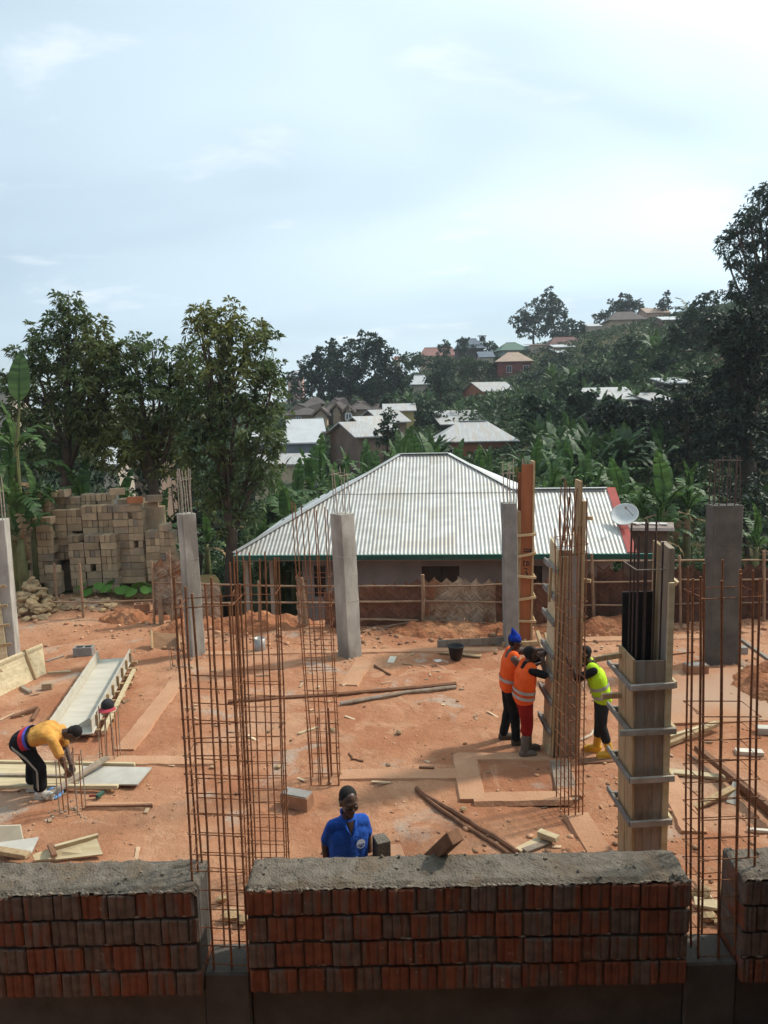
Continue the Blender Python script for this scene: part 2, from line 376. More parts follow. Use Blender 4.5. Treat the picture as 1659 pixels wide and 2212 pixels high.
# clods, pebbles and chips strewn over the plot (nobody could count them)
def pebbles():
    base = bmesh.new(); bmesh.ops.create_icosphere(base, subdivisions=1, radius=1); bv = np.array([v.co[:] for v in base.verts]); bf = np.array([[v.index for v in f.verts] for f in base.faces]); base.free()
    V = []; F = []; o = 0
    def put(n, xf, yf, smin, smax, flat=.6):
        nonlocal o
        for _ in range(n):
            x = xf(); y = yf(); s = smin+(smax-smin)*random.random()**3
            q = bv*(1+RN.uniform(-.28, .28, (len(bv), 1)))*np.array([s*random.uniform(.7, 1.4), s*random.uniform(.7, 1.2), s*flat])
            a = random.uniform(0, 6.28); ca, sa = math.cos(a), math.sin(a)
            q = np.stack([q[:, 0]*ca-q[:, 1]*sa+x, q[:, 0]*sa+q[:, 1]*ca+y, q[:, 2]+gz1(x, y)+s*.2], -1)
            V.append(q); F.append(bf+o); o += len(bv)
    u = random.uniform
    put(3800, lambda: u(-10, 10.5), lambda: u(6.2, 17.5), .004, .026)
    put(120, lambda: u(-10, 10.5), lambda: u(6.2, 17.5), .02, .06)
    put(700, lambda: u(-5, 10), lambda: random.gauss(16.7, .4), .015, .09)
    put(350, lambda: u(-10, -4.5), lambda: u(17, 20.5), .015, .08)
    put(160, lambda: random.gauss(1.9, .9), lambda: random.gauss(8.3, .5), .01, .05)
    put(160, lambda: random.gauss(3.2, .3), lambda: random.gauss(9.4, .7), .01, .05)
    put(160, lambda: random.gauss(5.5, 1.2), lambda: random.gauss(8.0, .6), .01, .06)
    ob = link_mesh('gravel', npmesh('gravel', np.concatenate(V), np.concatenate(F), M_clod)); setp(ob, 'loose red clods and chips strewn over the plot', 'gravel', kind='stuff')
pebbles()
def scraps():
    b = MB(); u = random.uniform
    for _ in range(240):
        x, y = u(-9, 9.5), u(6.5, 17); z = gz1(x, y); L = .03+.12*random.random()**2; b.cbox((x, y, z+.012), (L, u(.008, .025), u(.004, .010)), Matrix.Rotation(u(0, 3.1), 3, 'Z') @ Matrix.Rotation(u(-.15, .15), 3, 'Y'), .001, .002)
    ob = b.build('wood_scraps', mat('scrap_wood', (.50, .38, .25), (.28, .17, .10), 3, .9, rnd=.5, island=True)); setp(ob, 'splinters and chips of wood strewn over the plot', 'scraps', kind='stuff')
scraps()

# flush ground beams: worn concrete strips, slightly proud of the soil
M_beam = mat('ground_beam_concrete', (.47, .265, .155), (.40, .205, .115), 1.6, .95, .6, 25, c3=(.38, .185, .10))
GB = [  # (pixel a, pixel b, width m)
 ((268, 1622), (392, 1462), .30), ((180, 1645), (470, 1645), .26), ((735, 1676), (990, 1674), .28), ((1003, 1632), (1020, 1730), .34),
 ((985, 1637), (1190, 1637), .22), ((1022, 1726), (1232, 1722), .24), ((1205, 1642), (1232, 1722), .28), ((1245, 1760), (1300, 1850), .30),
 ((752, 1482), (790, 1424), .34), ((440, 1413), (1075, 1404), .22), ((1430, 1660), (1500, 1800), .30), ((1260, 1383), (1520, 1376), .30), ((190, 1742), (330, 1744), .14)]
for a, b, w in GB:
    p, q = gp(*a), gp(*b); m_ = MB(); n = max(4, int((q-p).length/.12)); d = (q-p)/n; x = d.cross(Vector((0, 0, 1))).normalized()
    vs = []
    for i in range(n+1):
        c = p+d*i; e0 = .5*w+random.uniform(-.010, .008); e1 = .5*w+random.uniform(-.010, .008); z = .030+random.uniform(-.003, .003)
        for off, zz in ((-e0-.03, -.03), (-e0, z), (e1, z), (e1+.03, -.03)): vs.append(c+x*off+Vector((0, 0, zz)))
    fs = []
    for i in range(n):
        for k in range(3): fs.append([4*i+k, 4*i+k+1, 4*i+k+5, 4*i+k+4][::-1])
    fs += [[0, 1, 2, 3], [4*n+3, 4*n+2, 4*n+1, 4*n]]
    m_.add(vs, fs); o = m_.build('ground_beam', M_beam); setp(o, kind='structure')

# ------------------------------------------------------------------ front wall of ribbed bricks
WY, WT, WTOP = 5.2, .40, None
WTOP = at(1000, 1913, WY).z
ROW = .213; BW = .2085
M_brick = bpy.data.materials.new('ribbed_brick'); M_brick.use_nodes = True
def _brickmat(M_brick, BIAS):
    nt = M_brick.node_tree; bs = nt.nodes['Principled BSDF']; L = nt.links.new; bs.inputs['Roughness'].default_value = .9; bs.inputs['Specular IOR Level'].default_value = .2
    tc = nt.nodes.new('ShaderNodeTexCoord'); oi = nt.nodes.new('ShaderNodeObjectInfo')
    off = nt.nodes.new('ShaderNodeVectorMath'); off.operation = 'SCALE'; off.inputs[0].default_value = (31, 17, 23); L(oi.outputs['Random'], off.inputs['Scale'])
    mp = nt.nodes.new('ShaderNodeMapping'); mp.inputs['Scale'].default_value = (14, 3, 1.6); L(tc.outputs['Object'], mp.inputs[0])
    ad = nt.nodes.new('ShaderNodeVectorMath'); L(mp.outputs[0], ad.inputs[0]); L(off.outputs[0], ad.inputs[1])
    def nz(sc, src, det=5):
        n = nt.nodes.new('ShaderNodeTexNoise'); n.inputs['Scale'].default_value = sc; n.inputs['Detail'].default_value = det; L(src, n.inputs['Vector']); return n.outputs[0]
    ad2 = nt.nodes.new('ShaderNodeVectorMath'); L(tc.outputs['Object'], ad2.inputs[0]); L(off.outputs[0], ad2.inputs[1])
    def mr(v, a, b, c=0., d=1.):
        r = nt.nodes.new('ShaderNodeMapRange')
        for i, q in enumerate((a, b, c, d)): r.inputs[i+1].default_value = q
        L(v, r.inputs[0]); return r.outputs[0]
    s = nt.nodes.new('ShaderNodeMath'); s.operation = 'ADD'; L(mr(nz(1.3, ad.outputs[0], 3), .3, .7, -.8, .8), s.inputs[0]); L(mr(oi.outputs['Random'], 0, 1, -.25+BIAS, 1.15+BIAS), s.inputs[1])
    def mix(f, a, b):
        m_ = nt.nodes.new('ShaderNodeMix'); m_.data_type = 'RGBA'; L(f, m_.inputs[0])
        for i_, q in ((6, a), (7, b)):
            if isinstance(q, tuple): m_.inputs[i_].default_value = (*q, 1)
            else: L(q, m_.inputs[i_])
        return m_.outputs[2]
    red = mix(mr(nz(9, ad2.outputs[0]), .35, .65), (.275, .096, .050), (.19, .068, .040))
    gry = mix(mr(nz(12, ad2.outputs[0]), .35, .65), (.20, .145, .115), (.13, .098, .080))
    c = mix(mr(s.outputs[0], .15, .75), red, gry)
    c = mix(mr(nz(16, ad2.outputs[0]), .68, .78, 0, .7), c, (.42, .37, .32))
    L(c, bs.inputs['Base Color'])
    bp = nt.nodes.new('ShaderNodeBump'); bp.inputs['Strength'].default_value = .5; bp.inputs['Distance'].default_value = .01; L(nz(60, ad2.outputs[0]), bp.inputs['Height']); L(bp.outputs[0], bs.inputs['Normal'])
_brickmat(M_brick, 0.0)
M_brickgrey = bpy.data.materials.new('ribbed_grey_brick'); M_brickgrey.use_nodes = True; _brickmat(M_brickgrey, .30)
def brick_mesh(k, mt=None, w=.196, h=.190, d=.37):
    rnd = random.Random(k); xs = []; n = 3; g = []
    # ribbed outline seen from above: front at y=0, three ribs parted by shallow grooves
    bx = [-.5, -.5+.33+rnd.uniform(-.05, .05), -.5+.66+rnd.uniform(-.06, .06), .5]
    prof = [(-.5*w, .012)]
    for i in range(3):
        a, b = bx[i]*w, bx[i+1]*w; y = rnd.uniform(-.003, .004)
        prof += [(a+.016, y), (b-.016, y)]
        if i < 2: prof += [(b, .0095)]
    prof += [(.5*w, .012), (.5*w, d), (-.5*w, d)]
    vs = []; 
    for z, ins in ((0, .006), (.008, 0), (h-.010, 0), (h, .006)):
        for (x, y) in prof:
            yy = y+(ins if y < .05 else 0); vs.append(Vector((x*(1-ins/w)+rnd.uniform(-.002, .002), yy+rnd.uniform(-.003, .003), z+rnd.uniform(-.003, .003))))
    m_ = len(prof); fs = []
    for r in range(3):
        for i in range(m_): fs.append([r*m_+i, r*m_+(i+1) % m_, (r+1)*m_+(i+1) % m_, (r+1)*m_+i])
    fs.append(list(range(m_))[::-1]); fs.append([3*m_+i for i in range(m_)])
    b = MB(); b.add(vs, fs); return b.mesh('brick', mt or M_brick)
BRICKS = [brick_mesh(k) for k in range(7)]; HALF = [brick_mesh(20+k, w=.10) for k in range(3)]; GREYB = [brick_mesh(40+k, M_brickgrey) for k in range(7)]
def wall_top(t, x0, x1, seed, zt):
    n = int((x1-x0)/.022); k = 20; V = []; 
    for j in range(k+1):
        for i in range(n+1):
            x = x0+(x1-x0)*i/n; y = WY+.004+(WT-.0)*j/k
            z = zt+.012+.016*mnoise.fractal(Vector((x*5, y*5, seed)), .8, 2, 4)+.014*mnoise.fractal(Vector((x*26, y*26, seed+3)), .8, 2, 3)
            e = min(j, k-j)/k; 
            if e < .06: z -= .022; y += .012*mnoise.noise(Vector((x*22, seed, j)))
            if i in (0, n): z -= .03; x += .02*mnoise.noise(Vector((y*9, seed, 1)))
            V.append((x, y, z))
    F = [(j*(n+1)+i, j*(n+1)+i+1, (j+1)*(n+1)+i+1, (j+1)*(n+1)+i) for j in range(k) for i in range(n)]
    me = npmesh('mortar_bed', np.array(V)-np.array(origin_of(t)), np.array(F), M_mortar, True); link_mesh('mortar_bed', me, t)
    b = MB()
    for _ in range(int((x1-x0)*24)):
        x = random.uniform(x0+.02, x1-.02); y = WY+random.uniform(.03, WT-.03); s = .003+.010*random.random()**2
        b.cbox((x, y, zt+.018+random.uniform(0, .006)), (s, s*random.uniform(.5, 1), s*.7), Matrix.Rotation(random.uniform(0, 3), 3, Vector((random.random(), random.random(), 1)).normalized()), s*.25, s*.3)
    g = b.build('mortar_crumbs', mat('mortar_crumb', (.25, .215, .17), (.16, .13, .10), 9, .95), t); g['kind'] = 'stuff'
def mortar_drips(t, x0, x1, zt):
    b = MB()
    for _ in range(int((x1-x0)*26)):
        x = random.uniform(x0+.01, x1-.01); s = random.uniform(.006, .022); L = random.uniform(.0, .03)*random.random()**2
        ellm(b, (x, WY+random.uniform(-.004, .012), zt-.004-L*.4), (s, s*.45, s*.55+L), None, 7, 5)
    for r in range(1, 4):
        for _ in range(int((x1-x0)*9)):
            s = random.uniform(.006, .018); ellm(b, (random.uniform(x0+.02, x1-.02), WY+.016, zt-ROW*r+random.uniform(-.006, .006)), (s*1.8, s*.5, s*.5), None, 7, 5)
    g = b.build('mortar_drip', mat('mortar_pale', (.36, .31, .25), (.25, .21, .165), 12, .95, .4, 60), t, True); g['kind'] = 'stuff'
def brick_wall(x0, x1, label, endL, endR, offs):
    t = thing('brick_wall', label, 'wall', ((x0+x1)/2, WY, 0))
    rows = 4
    for r in range(rows+1):
        zb = WTOP-ROW*(r+1)+.004
        if r == rows: zb = WTOP-ROW*rows-.60
        x = x0-(offs[r] % 1)*BW*(1 if endL else 0) if False else x0
        first = True
        while x < x1-.03:
            w = BW*random.uniform(.93, 1.07)
            if first and r % 2 == (1 if endL else 0): w = BW*offs[r]
            first = False
            w = min(w, x1-x)
            me = random.choice(GREYB if x1 < -1 else BRICKS) if w > .16 else random.choice(HALF)
            full = .196 if w > .16 else .10
            o = link_mesh('brick', me, t); o.location = (x+w/2-t.location.x, random.uniform(-.010, .010), zb)
            o.scale = ((w-.010)/full, 1, random.uniform(.96, 1.0)); o.rotation_euler = (random.uniform(-.012, .012), 0, random.uniform(-.02, .02))
            x += w
    # mortar core set back behind the brick faces, filling the joints
    b = MB(); b.cbox(((x0+x1)/2, WY+.03+(WT-.03)/2, (WTOP+WTOP-ROW*rows)/2-.004), ((x1-x0)/2-.006, (WT-.03)/2, ROW*rows/2-.004), None, .004); b.build('mortar_core', M_conc_dark, t)
    b = MB(); b.cbox(((x0+x1)/2, WY+.08+(WT-.08)/2, (WTOP-ROW*rows)/2-.16), ((x1-x0)/2+.0, (WT-.08)/2, (WTOP-ROW*rows)/2+.15), None, .01); b.build('footing_beam', M_conc_dark, t)
    wall_top(t, x0, x1, x0, WTOP); mortar_drips(t, x0, x1, WTOP)
    return t
XL1 = at(424, 1912, WY).x; XM0 = at(528, 1912, WY).x; XM1 = at(1494, 1912, WY).x; XR0 = at(1610, 1912, WY).x
brick_wall(-4.6, XL1, 'left stretch of the ribbed brick wall in front, greyer than the rest', 0, 1, [1, .5, 1, .5, 1])
brick_wall(XM0, XM1, 'long middle stretch of the ribbed red and grey brick wall in front', 1, 1, [.4, .72, .45, .7, .5])
brick_wall(XR0, 4.4, 'short right stretch of the ribbed brick wall at the picture edge', 1, 0, [1, .5, 1, .5, 1])
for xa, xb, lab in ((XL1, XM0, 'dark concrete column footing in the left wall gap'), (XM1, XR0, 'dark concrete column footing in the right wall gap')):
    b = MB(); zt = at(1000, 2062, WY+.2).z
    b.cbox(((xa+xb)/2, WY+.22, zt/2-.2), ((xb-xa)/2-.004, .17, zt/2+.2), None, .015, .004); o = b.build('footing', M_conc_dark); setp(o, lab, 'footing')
FOOT_Z = at(1000, 2062, WY+.2).z
# ------------------------------------------------------------------ concrete columns with starter bars
M_rubble = mat('cement_crumb', (.38, .29, .21), (.26, .18, .12), 8, .95, rnd=.3, island=True)
def foot(x, y): 
    p = gp(x, y); p.z = gz1(p.x, p.y)-.03; return p
def column(label, base, top, w, d, rot, nb, barh, mt, mtb, ties, chips=True, group=None):
    b0 = foot(*base); t0 = at(*top, b0.y)
    t = thing('concrete_column', label, 'column', b0)
    ax = (t0-b0).normalized(); x = (rz3(rot) @ Vector((1, 0, 0))); y = rz3(rot) @ Vector((0, 1, 0))
    b = MB(); n = 10
    ring = []
    for i in range(n+1):
        c = b0.lerp(t0, i/n)
        for sx, sy in ((-1, -1), (1, -1), (1, 1), (-1, 1)):
            for e in ((.5*w-.012, .5*d), (.5*w, .5*d-.012)) if sx*sy < 0 else ((.5*w, .5*d-.012), (.5*w-.012, .5*d)):
                j = random.uniform(-.004, .004); ring.append(c+x*(sx*(e[0]+j))+y*(sy*(e[1]+j)))
    fs = []
    for i in range(n):
        for k in range(8): fs.append([i*8+k, i*8+(k+1) % 8, (i+1)*8+(k+1) % 8, (i+1)*8+k])
    fs += [list(range(8))[::-1], [n*8+k for k in range(8)]]
    b.add(ring, fs); b.build('shaft', mt, t)
    # board marks of the stripped formwork: thin proud fins
    for f_ in (.36, .7):
        c = b0.lerp(t0, f_+random.uniform(-.05, .05)); m_ = MB()
        m_.cbox(c, (w/2+.003, d/2+.003, .004), rz3(rot), .001); m_.build('shutter_seam', mt, t)
    m_ = MB()
    for sx in (-1, 1): pass
    per = []
    for i in range(nb):
        u = (i+.5)/nb*2*(w+d)*.999; w2, d2 = w-.08, d-.08; u = u/(2*(w+d))*2*(w2+d2)
        if u < w2: p = (-w2/2+u, -d2/2)
        elif u < w2+d2: p = (w2/2, -d2/2+u-w2)
        elif u < 2*w2+d2: p = (w2/2-(u-w2-d2), d2/2)
        else: p = (-w2/2, d2/2-(u-2*w2-d2))
        per.append(p)
    for p in per:
        h = barh*random.uniform(.86, 1.0); q = t0+x*p[0]+y*p[1]
        b = MB(); b.tube([q-ax*.05, q+ax*h*.5+Vector((random.uniform(-.012, .012), random.uniform(-.012, .012), 0)), q+ax*h+Vector((random.uniform(-.03, .03), random.uniform(-.02, .02), 0))], .011, 6); b.build('rebar', mtb, t)
    for hz in ties:
        b = MB(); c = t0+ax*hz; w2, d2 = w-.05, d-.05
        pts = [c+x*sx*w2/2+y*sy*d2/2+Vector((0, 0, random.uniform(-.02, .02))) for sx, sy in ((-1, -1), (1, -1), (1, 1), (-1, 1), (-1, -1))]
        b.tube(pts, .006, 5); b.build('stirrup', mtb, t)
    if chips:
        b = MB()
        for _ in range(34):
            a = random.uniform(0, 6.28); r = random.uniform(.2, .55); s = random.uniform(.006, .026)
            p = b0+Vector((r*math.cos(a), r*.8*math.sin(a), 0)); p.z = gz1(p.x, p.y)+s*.3
            b.cbox(p, (s, s*.8, s*.6), Matrix.Rotation(random.uniform(0, 3), 3, 'Z'), s*.3, s*.3)
        g = b.build('cement_rubble', M_rubble, t); g['kind'] = 'stuff'
    return t
column('pale concrete column at the left picture edge', (22, 1418), (-4, 1122), .34, .34, rad(10), 6, .95, M_conc, M_rustlight, [], False)
column('pale concrete column in front of the block stack with tall bars', (424, 1414), (402, 1109), .30, .30, rad(38), 7, 1.0, M_conc, M_rustlight, [.72])
column('concrete column left of the bucket, in front of the metal roof', (756, 1416), (739, 1109), .36, .36, rad(42), 5, .95, M_conc, M_rustlight, [.80])
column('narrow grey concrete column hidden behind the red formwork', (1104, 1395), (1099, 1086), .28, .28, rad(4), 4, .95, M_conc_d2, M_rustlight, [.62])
column('concrete column on the right, tree shade painted dark', (1556, 1430), (1565, 1090), .58, .34, rad(3), 10, .98, M_conc_dark, mat('dark_steel', (.05, .035, .03), (.08, .05, .04), 20, .7), [.86, .05])  # column colour darkened to paint the shade of the big trees

# ------------------------------------------------------------------ rebar cages
def cage(label, b0, t0, w, d, nx, ny, r, zties, rot=0.0, mt=None, tie_r=.0045, hj=.16, extra=None, splay=1.0, wires=40):
    b0 = Vector(b0); t0 = Vector(t0); mt = mt or M_rust
    t = thing('rebar_cage', label, 'rebar cage', b0)
    X = rz3(rot) @ Vector((1, 0, 0)); Y = rz3(rot) @ Vector((0, 1, 0))
    pts = [(-w/2+w*i/(nx-1), sy*d/2) for sy in (-1, 1) for i in range(nx)]
    pts += [(sx*w/2, -d/2+d*(j+1)/(ny+1)) for sx in (-1, 1) for j in range(ny)]
    H = t0.z-b0.z
    def axis(z): return b0.lerp(t0, z/H)
    for (px_, py_) in pts:
        top = H*(1-random.uniform(0, hj)/2) ; mid = []
        px2, py2 = px_+random.uniform(-.012, .012), py_+random.uniform(-.012, .012)
        for i in range(6):
            z = -0.05+(top+.05)*i/5; k = 1+(splay-1)*z/H
            j = random.uniform(-.006, .006)
            mid.append(axis(z)+X*(px2*k+j)+Y*(py2*k+random.uniform(-.006, .006)))
        b = MB(); b.tube(mid, r*random.uniform(.9, 1.1), 6); b.build('rebar', mt, t)
    for z in zties:
        k = 1+(splay-1)*z/H; c = axis(z); sk = random.uniform(-.012, .012); sk2 = random.uniform(-.012, .012)
        q = []
        for sx, sy in ((-1, -1), (1, -1), (1, 1), (-1, 1), (-1, -1)):
            q.append(c+X*(sx*(w/2*k+.012))+Y*(sy*(d/2*k+.012))+Vector((0, 0, sx*sk+sy*sk2)))
        q[-1] = q[-1]+X*.03+Y*.03
        b = MB(); b.tube(q, tie_r, 5); b.build('stirrup', mt, t)
    b = MB()
    for _ in range(wires):       # twisted tying wire at the crossings
        if not zties: break
        z = random.choice(zties); px_, py_ = random.choice(pts[:nx]+pts[nx:]); k = 1+(splay-1)*z/H
        p = axis(z)+X*px_*k+Y*(py_*k)
        a = random.uniform(-1, 1); b.tube([p+Vector((-.018, -.012, .012)), p+Vector((.006, -.022, 0)), p+Vector((.022, -.03, -.012+.02*a)), p+Vector((.03+.02*a, -.05, .02*a))], .0022, 4)
    if b.v: 
        g = b.build('tying_wire', mat('wire', (.10, .06, .045), (.16, .10, .07), 30, .6, metal=.4), t); g['kind'] = 'stuff'
    for (px_, py_, h) in (extra or []):
        b = MB(); p = b0+X*px_+Y*py_; b.tube([p-Vector((0, 0, .05)), axis(h/2)-b0+p+X*random.uniform(-.01, .01), axis(h)-b0+p+X*random.uniform(-.01, .01)], r*1.25, 6); b.build('starter_bar', mt, t)
    return t
def ladder(z0, z1, s): 
    n = max(1, int((z1-z0)/s)); return [z0+(z1-z0)*i/n+random.uniform(-.012, .012) for i in range(n+1)]
YC = WY+.22
b1 = at(492, 2056, YC); b1.z = FOOT_Z; t1 = at(447, 1232, YC)
cage('tall rusty rebar cage standing in the left wall gap', b1, t1, .40, .24, 4, 1, .0085, ladder(.05, 2.02, .148)+[2.12+.12, 2.85], rad(-4), hj=.14)
YC5 = WY+.25; b5 = at(1552, 2050, YC5); b5.z = FOOT_Z-.02; t5 = at(1562, 1205, YC5)
cage('tall rusty rebar cage in the right wall gap below the dark column', b5, t5, .43, .27, 4, 1, .0085, ladder(.05, 1.95, .15)+[2.85], rad(2), hj=.10)
p = at(574, 1848, 7.9); b2 = Vector((p.x, 7.9, gz1(p.x, 7.9))); t2 = at(549, 1192, 7.9)
cage('wide rusty rebar cage behind the left wall gap, closely tied', b2, t2, .46, .30, 4, 1, .0085, ladder(.1, 2.42, .15)+[3.36], rad(-3), hj=.06)
b3 = foot(704, 1686); t3 = at(668, 1078, b3.y)
cage('slender rebar cage in front of the metal roof, doubled bars at its foot', b3, t3, .40, .28, 4, 0, .0085, ladder(.05, 2.35, .145)+[2.6, 2.8, 3.0], rad(-3), hj=.10, extra=[(-.19, -.13, 1.0), (-.05, -.13, 1.02), (.06, -.13, 1.0), (.07, .13, 1.05), (.2, -.13, .95)], splay=1.12)
b4 = foot(1231, 1745); t4 = at(1234, 1035, b4.y)
cage('narrow leaning rebar cage beside the men at the tall formwork', b4, t4, .20, .46, 3, 2, .0085, ladder(.05, 2.9, .165)+[3.5, 3.62], rad(6), hj=.34, splay=1.15)
# short starter bars around the bending man, by the trough and beside the left column
def starters(label, b, t, w, d, n, r, ring, rot=0.0):
    b0 = foot(*b); t0 = at(*t, b0.y); th = thing('starter_bars', label, 'rebar', b0); X = rz3(rot) @ Vector((1, 0, 0)); Y = rz3(rot) @ Vector((0, 1, 0))
    for i in range(n):
        u = i/n*2*(w+d)
        if u < w: q = (-w/2+u, -d/2)
        elif u < w+d: q = (w/2, -d/2+u-w)
        elif u < 2*w+d: q = (w/2-(u-w-d), d/2)
        else: q = (-w/2, d/2-(u-2*w-d))
        h = random.uniform(.9, 1.05)
        m_ = MB(); m_.tube([b0+X*q[0]+Y*q[1], b0.lerp(t0, .5)+X*(q[0]+random.uniform(-.01, .01))+Y*q[1], b0.lerp(t0, h)+X*(q[0]+random.uniform(-.03, .03))+Y*(q[1]+random.uniform(-.03, .03))], r, 6); m_.build('rebar', M_rust if i % 2 else M_rustlight, th)
    for f_ in ring:
        c = b0.lerp(t0, f_); m_ = MB(); m_.tube([c+X*sx*(w/2+.012)+Y*sy*(d/2+.012) for sx, sy in ((-1, -1), (1, -1), (1, 1), (-1, 1), (-1, -1))], .0045, 5); m_.build('stirrup', M_rust, th)
    m_ = MB()
    for _ in range(36):
        s = random.uniform(.008, .022); q = b0+Vector((random.gauss(0, .16), random.gauss(0, .12), 0)); q.z = gz1(q.x, q.y)+s*.3; m_.cbox(q, (s, s*.8, s*.6), Matrix.Rotation(random.uniform(0, 3), 3, 'Z'), s*.3, s*.3)
    g = m_.build('cement_rubble', M_rubble, th); g['kind'] = 'stuff'
    return b0, t0
starters('knee-high starter bars in front of the bending man', (158, 1750), (146, 1622), .26, .20, 8, .0075, [.88])
SB0, SB1 = starters('starter bars with a dark cap hung on them beside the trough', (238, 1638), (232, 1530), .24, .2, 8, .0075, [.97])
starters('short starter bars close to the pale left column', (385, 1442), (378, 1398), .22, .22, 6, .008, [])
# the dark cap hung on the starter bars
cp = at(232, 1519, SB0.y); c_ = thing('baseball_cap', 'dark cap with a red brim hung on the starter bars', 'cap', cp-Vector((0, 0, .06)))
b = MB(); b.lathe(cp-Vector((0, 0, .06)), [(.095, 0), (.098, .03), (.09, .075), (.065, .11), (.03, .128), (.004, .132)], 16, (.1, -.25, 1)); b.build('crown', mat('cap_black', (.02, .018, .022), (.03, .03, .03), 9, .9), c_, True)
b = MB(); n = 12
vs = [cp+Vector((.095*math.cos(a), .095*math.sin(a)*1.0, -.055)) for a in [math.pi+math.pi*i/n for i in range(n+1)]]+[cp+Vector((.125*math.cos(a), .165*math.sin(a), -.085)) for a in [math.pi+math.pi*i/n for i in range(n+1)]]
b.add(vs+[v-Vector((0, 0, .008)) for v in vs], [[i, i+1, n+2+i, n+1+i] for i in range(n)]+[[i+2*n+2, n+1+i+2*n+2, n+2+i+2*n+2, i+1+2*n+2] for i in range(n)]+[[n+1+i, n+2+i, n+2+i+2*n+2, n+1+i+2*n+2] for i in range(n)]); b.build('brim', mat('cap_red', (.42, .05, .07), (.35, .04, .06), 9, .9), c_)
b = MB(); b.cbox(cp+Vector((-.012, -.092, -.005)), (.013, .004, .012), None, .003); b.build('badge', mat('white_badge', (.8, .8, .8), None, 5), c_)

# ------------------------------------------------------------------ formwork columns
def panel(t, name, mt, a0, b0, a1, b1, th):
    """board standing on a0-b0 with top edge a1-b1, thickness vector th"""
    m_ = MB(); m_.prism([a0, b0, b1, a1], th); return m_.build(name, mt, t)
def V3(x, y, z): return Vector((x, y, z))
# red one by the fence
f0 = foot(1137, 1383); YF = f0.y; t = thing('formwork_column', 'tall red plywood column formwork near the fence with pale battens', 'formwork', f0)
lx0, lx1 = at(1123, 1383, YF).x, at(1127, 1000, YF).x; rx0, rx1 = at(1150, 1383, YF).x, at(1156, 1000, YF).x; zt = at(1140, 1003, YF).z
zl = at(1120, 1105, YF).z
fx = lambda z, a, b: a+(b-a)*z/zt
panel(t, 'front_panel', M_plyred, V3(lx0, YF, -.02), V3(rx0-.05, YF, -.02), V3(lx1, YF, zt), V3(rx1-.05, YF, zt), V3(0, .02, 0))
panel(t, 'side_panel', M_wood, V3(lx0-.10, YF+.02, -.02), V3(lx0-.004, YF-.02, -.02), V3(fx(zl, lx0, lx1)-.10, YF+.02, zl), V3(fx(zl, lx0, lx1)-.004, YF-.02, zl), V3(0, .38, 0))
panel(t, 'edge_board', M_wood, V3(rx0-.045, YF-.02, -.02), V3(rx0, YF-.02, -.02), V3(rx1-.045, YF-.02, zt+.06), V3(rx1, YF-.02, zt+.06), V3(0, .36, 0))
panel(t, 'back_panel', M_plyred, V3(lx0, YF+.36, -.02), V3(rx0-.05, YF+.36, -.02), V3(lx1, YF+.36, zt-.2), V3(rx1-.05, YF+.36, zt-.2), V3(0, .02, 0))
for i, (ya, yb) in enumerate(((1158, 1154), (1204, 1195), (1244, 1248), (1297, 1290), (1341, 1343))):
    a, b_ = at(1112, ya, YF-.05), at(1158, yb, YF-.05); m_ = MB(); m_.bar(a, b_, .035, .055, (0, 0, 1), .004, .002); m_.build('batten', mat('fresh_batten', (.62, .44, .25), (.5, .34, .18), 4, .8, .2, 40, rnd=.1), t)
    m_ = MB(); m_.bar(a+V3(-.01, .02, 0), a+V3(-.03, .6, .0), .035, .055); m_.build('batten', M_woodcem, t)
    m_ = MB(); m_.bar(b_+V3(-.02, .02, .0), b_+V3(.0, .55, .03), .035, .05); m_.build('batten', M_wood, t)
# black stencil strokes on the red ply (flat paint marks)
M_ink = mat('black_ink', (.02, .018, .018), (.03, .025, .025), 9, .7)
def ink(x0, y0, x1, y1, w):
    a, b_ = at(x0, y0, YF-.0035), at(x1, y1, YF-.0035); m_ = MB(); m_.bar(a, b_, w, .003, (0, -1, 0), .0005); m_.build('paint_mark', M_ink, t)
for x0, y0, x1, y1 in ((1130, 1186, 1149, 1187), (1131, 1191, 1147, 1191), (1146, 1187, 1147, 1193), (1131, 1212, 1131, 1222), (1131, 1212, 1135, 1213), (1131, 1222, 1135, 1222), (1138, 1213, 1138, 1222), (1138, 1213, 1143, 1215), (1138, 1222, 1143, 1221), (1143, 1215, 1143, 1221), (1132, 1227, 1141, 1230), (1135, 1236, 1141, 1239), (1136, 1233, 1140, 1243)): ink(x0, y0, x1, y1, .022)
for k in range(5):
    p = V3(random.uniform(lx1+.03, rx1-.08), YF+random.uniform(.08, .3), zt); m_ = MB(); m_.tube([p-V3(0, 0, .6), p+V3(random.uniform(-.02, .02), 0, random.uniform(.05, .14))], .009, 6); m_.build('rebar', M_rustlight, t)
for k in range(2):
    p = V3(lx1-.07+.03*k, YF+.2, zl); m_ = MB(); m_.tube([p-V3(0, 0, .3), p+V3(0, 0, .95)], .008, 6); m_.build('rebar', M_rust, t)

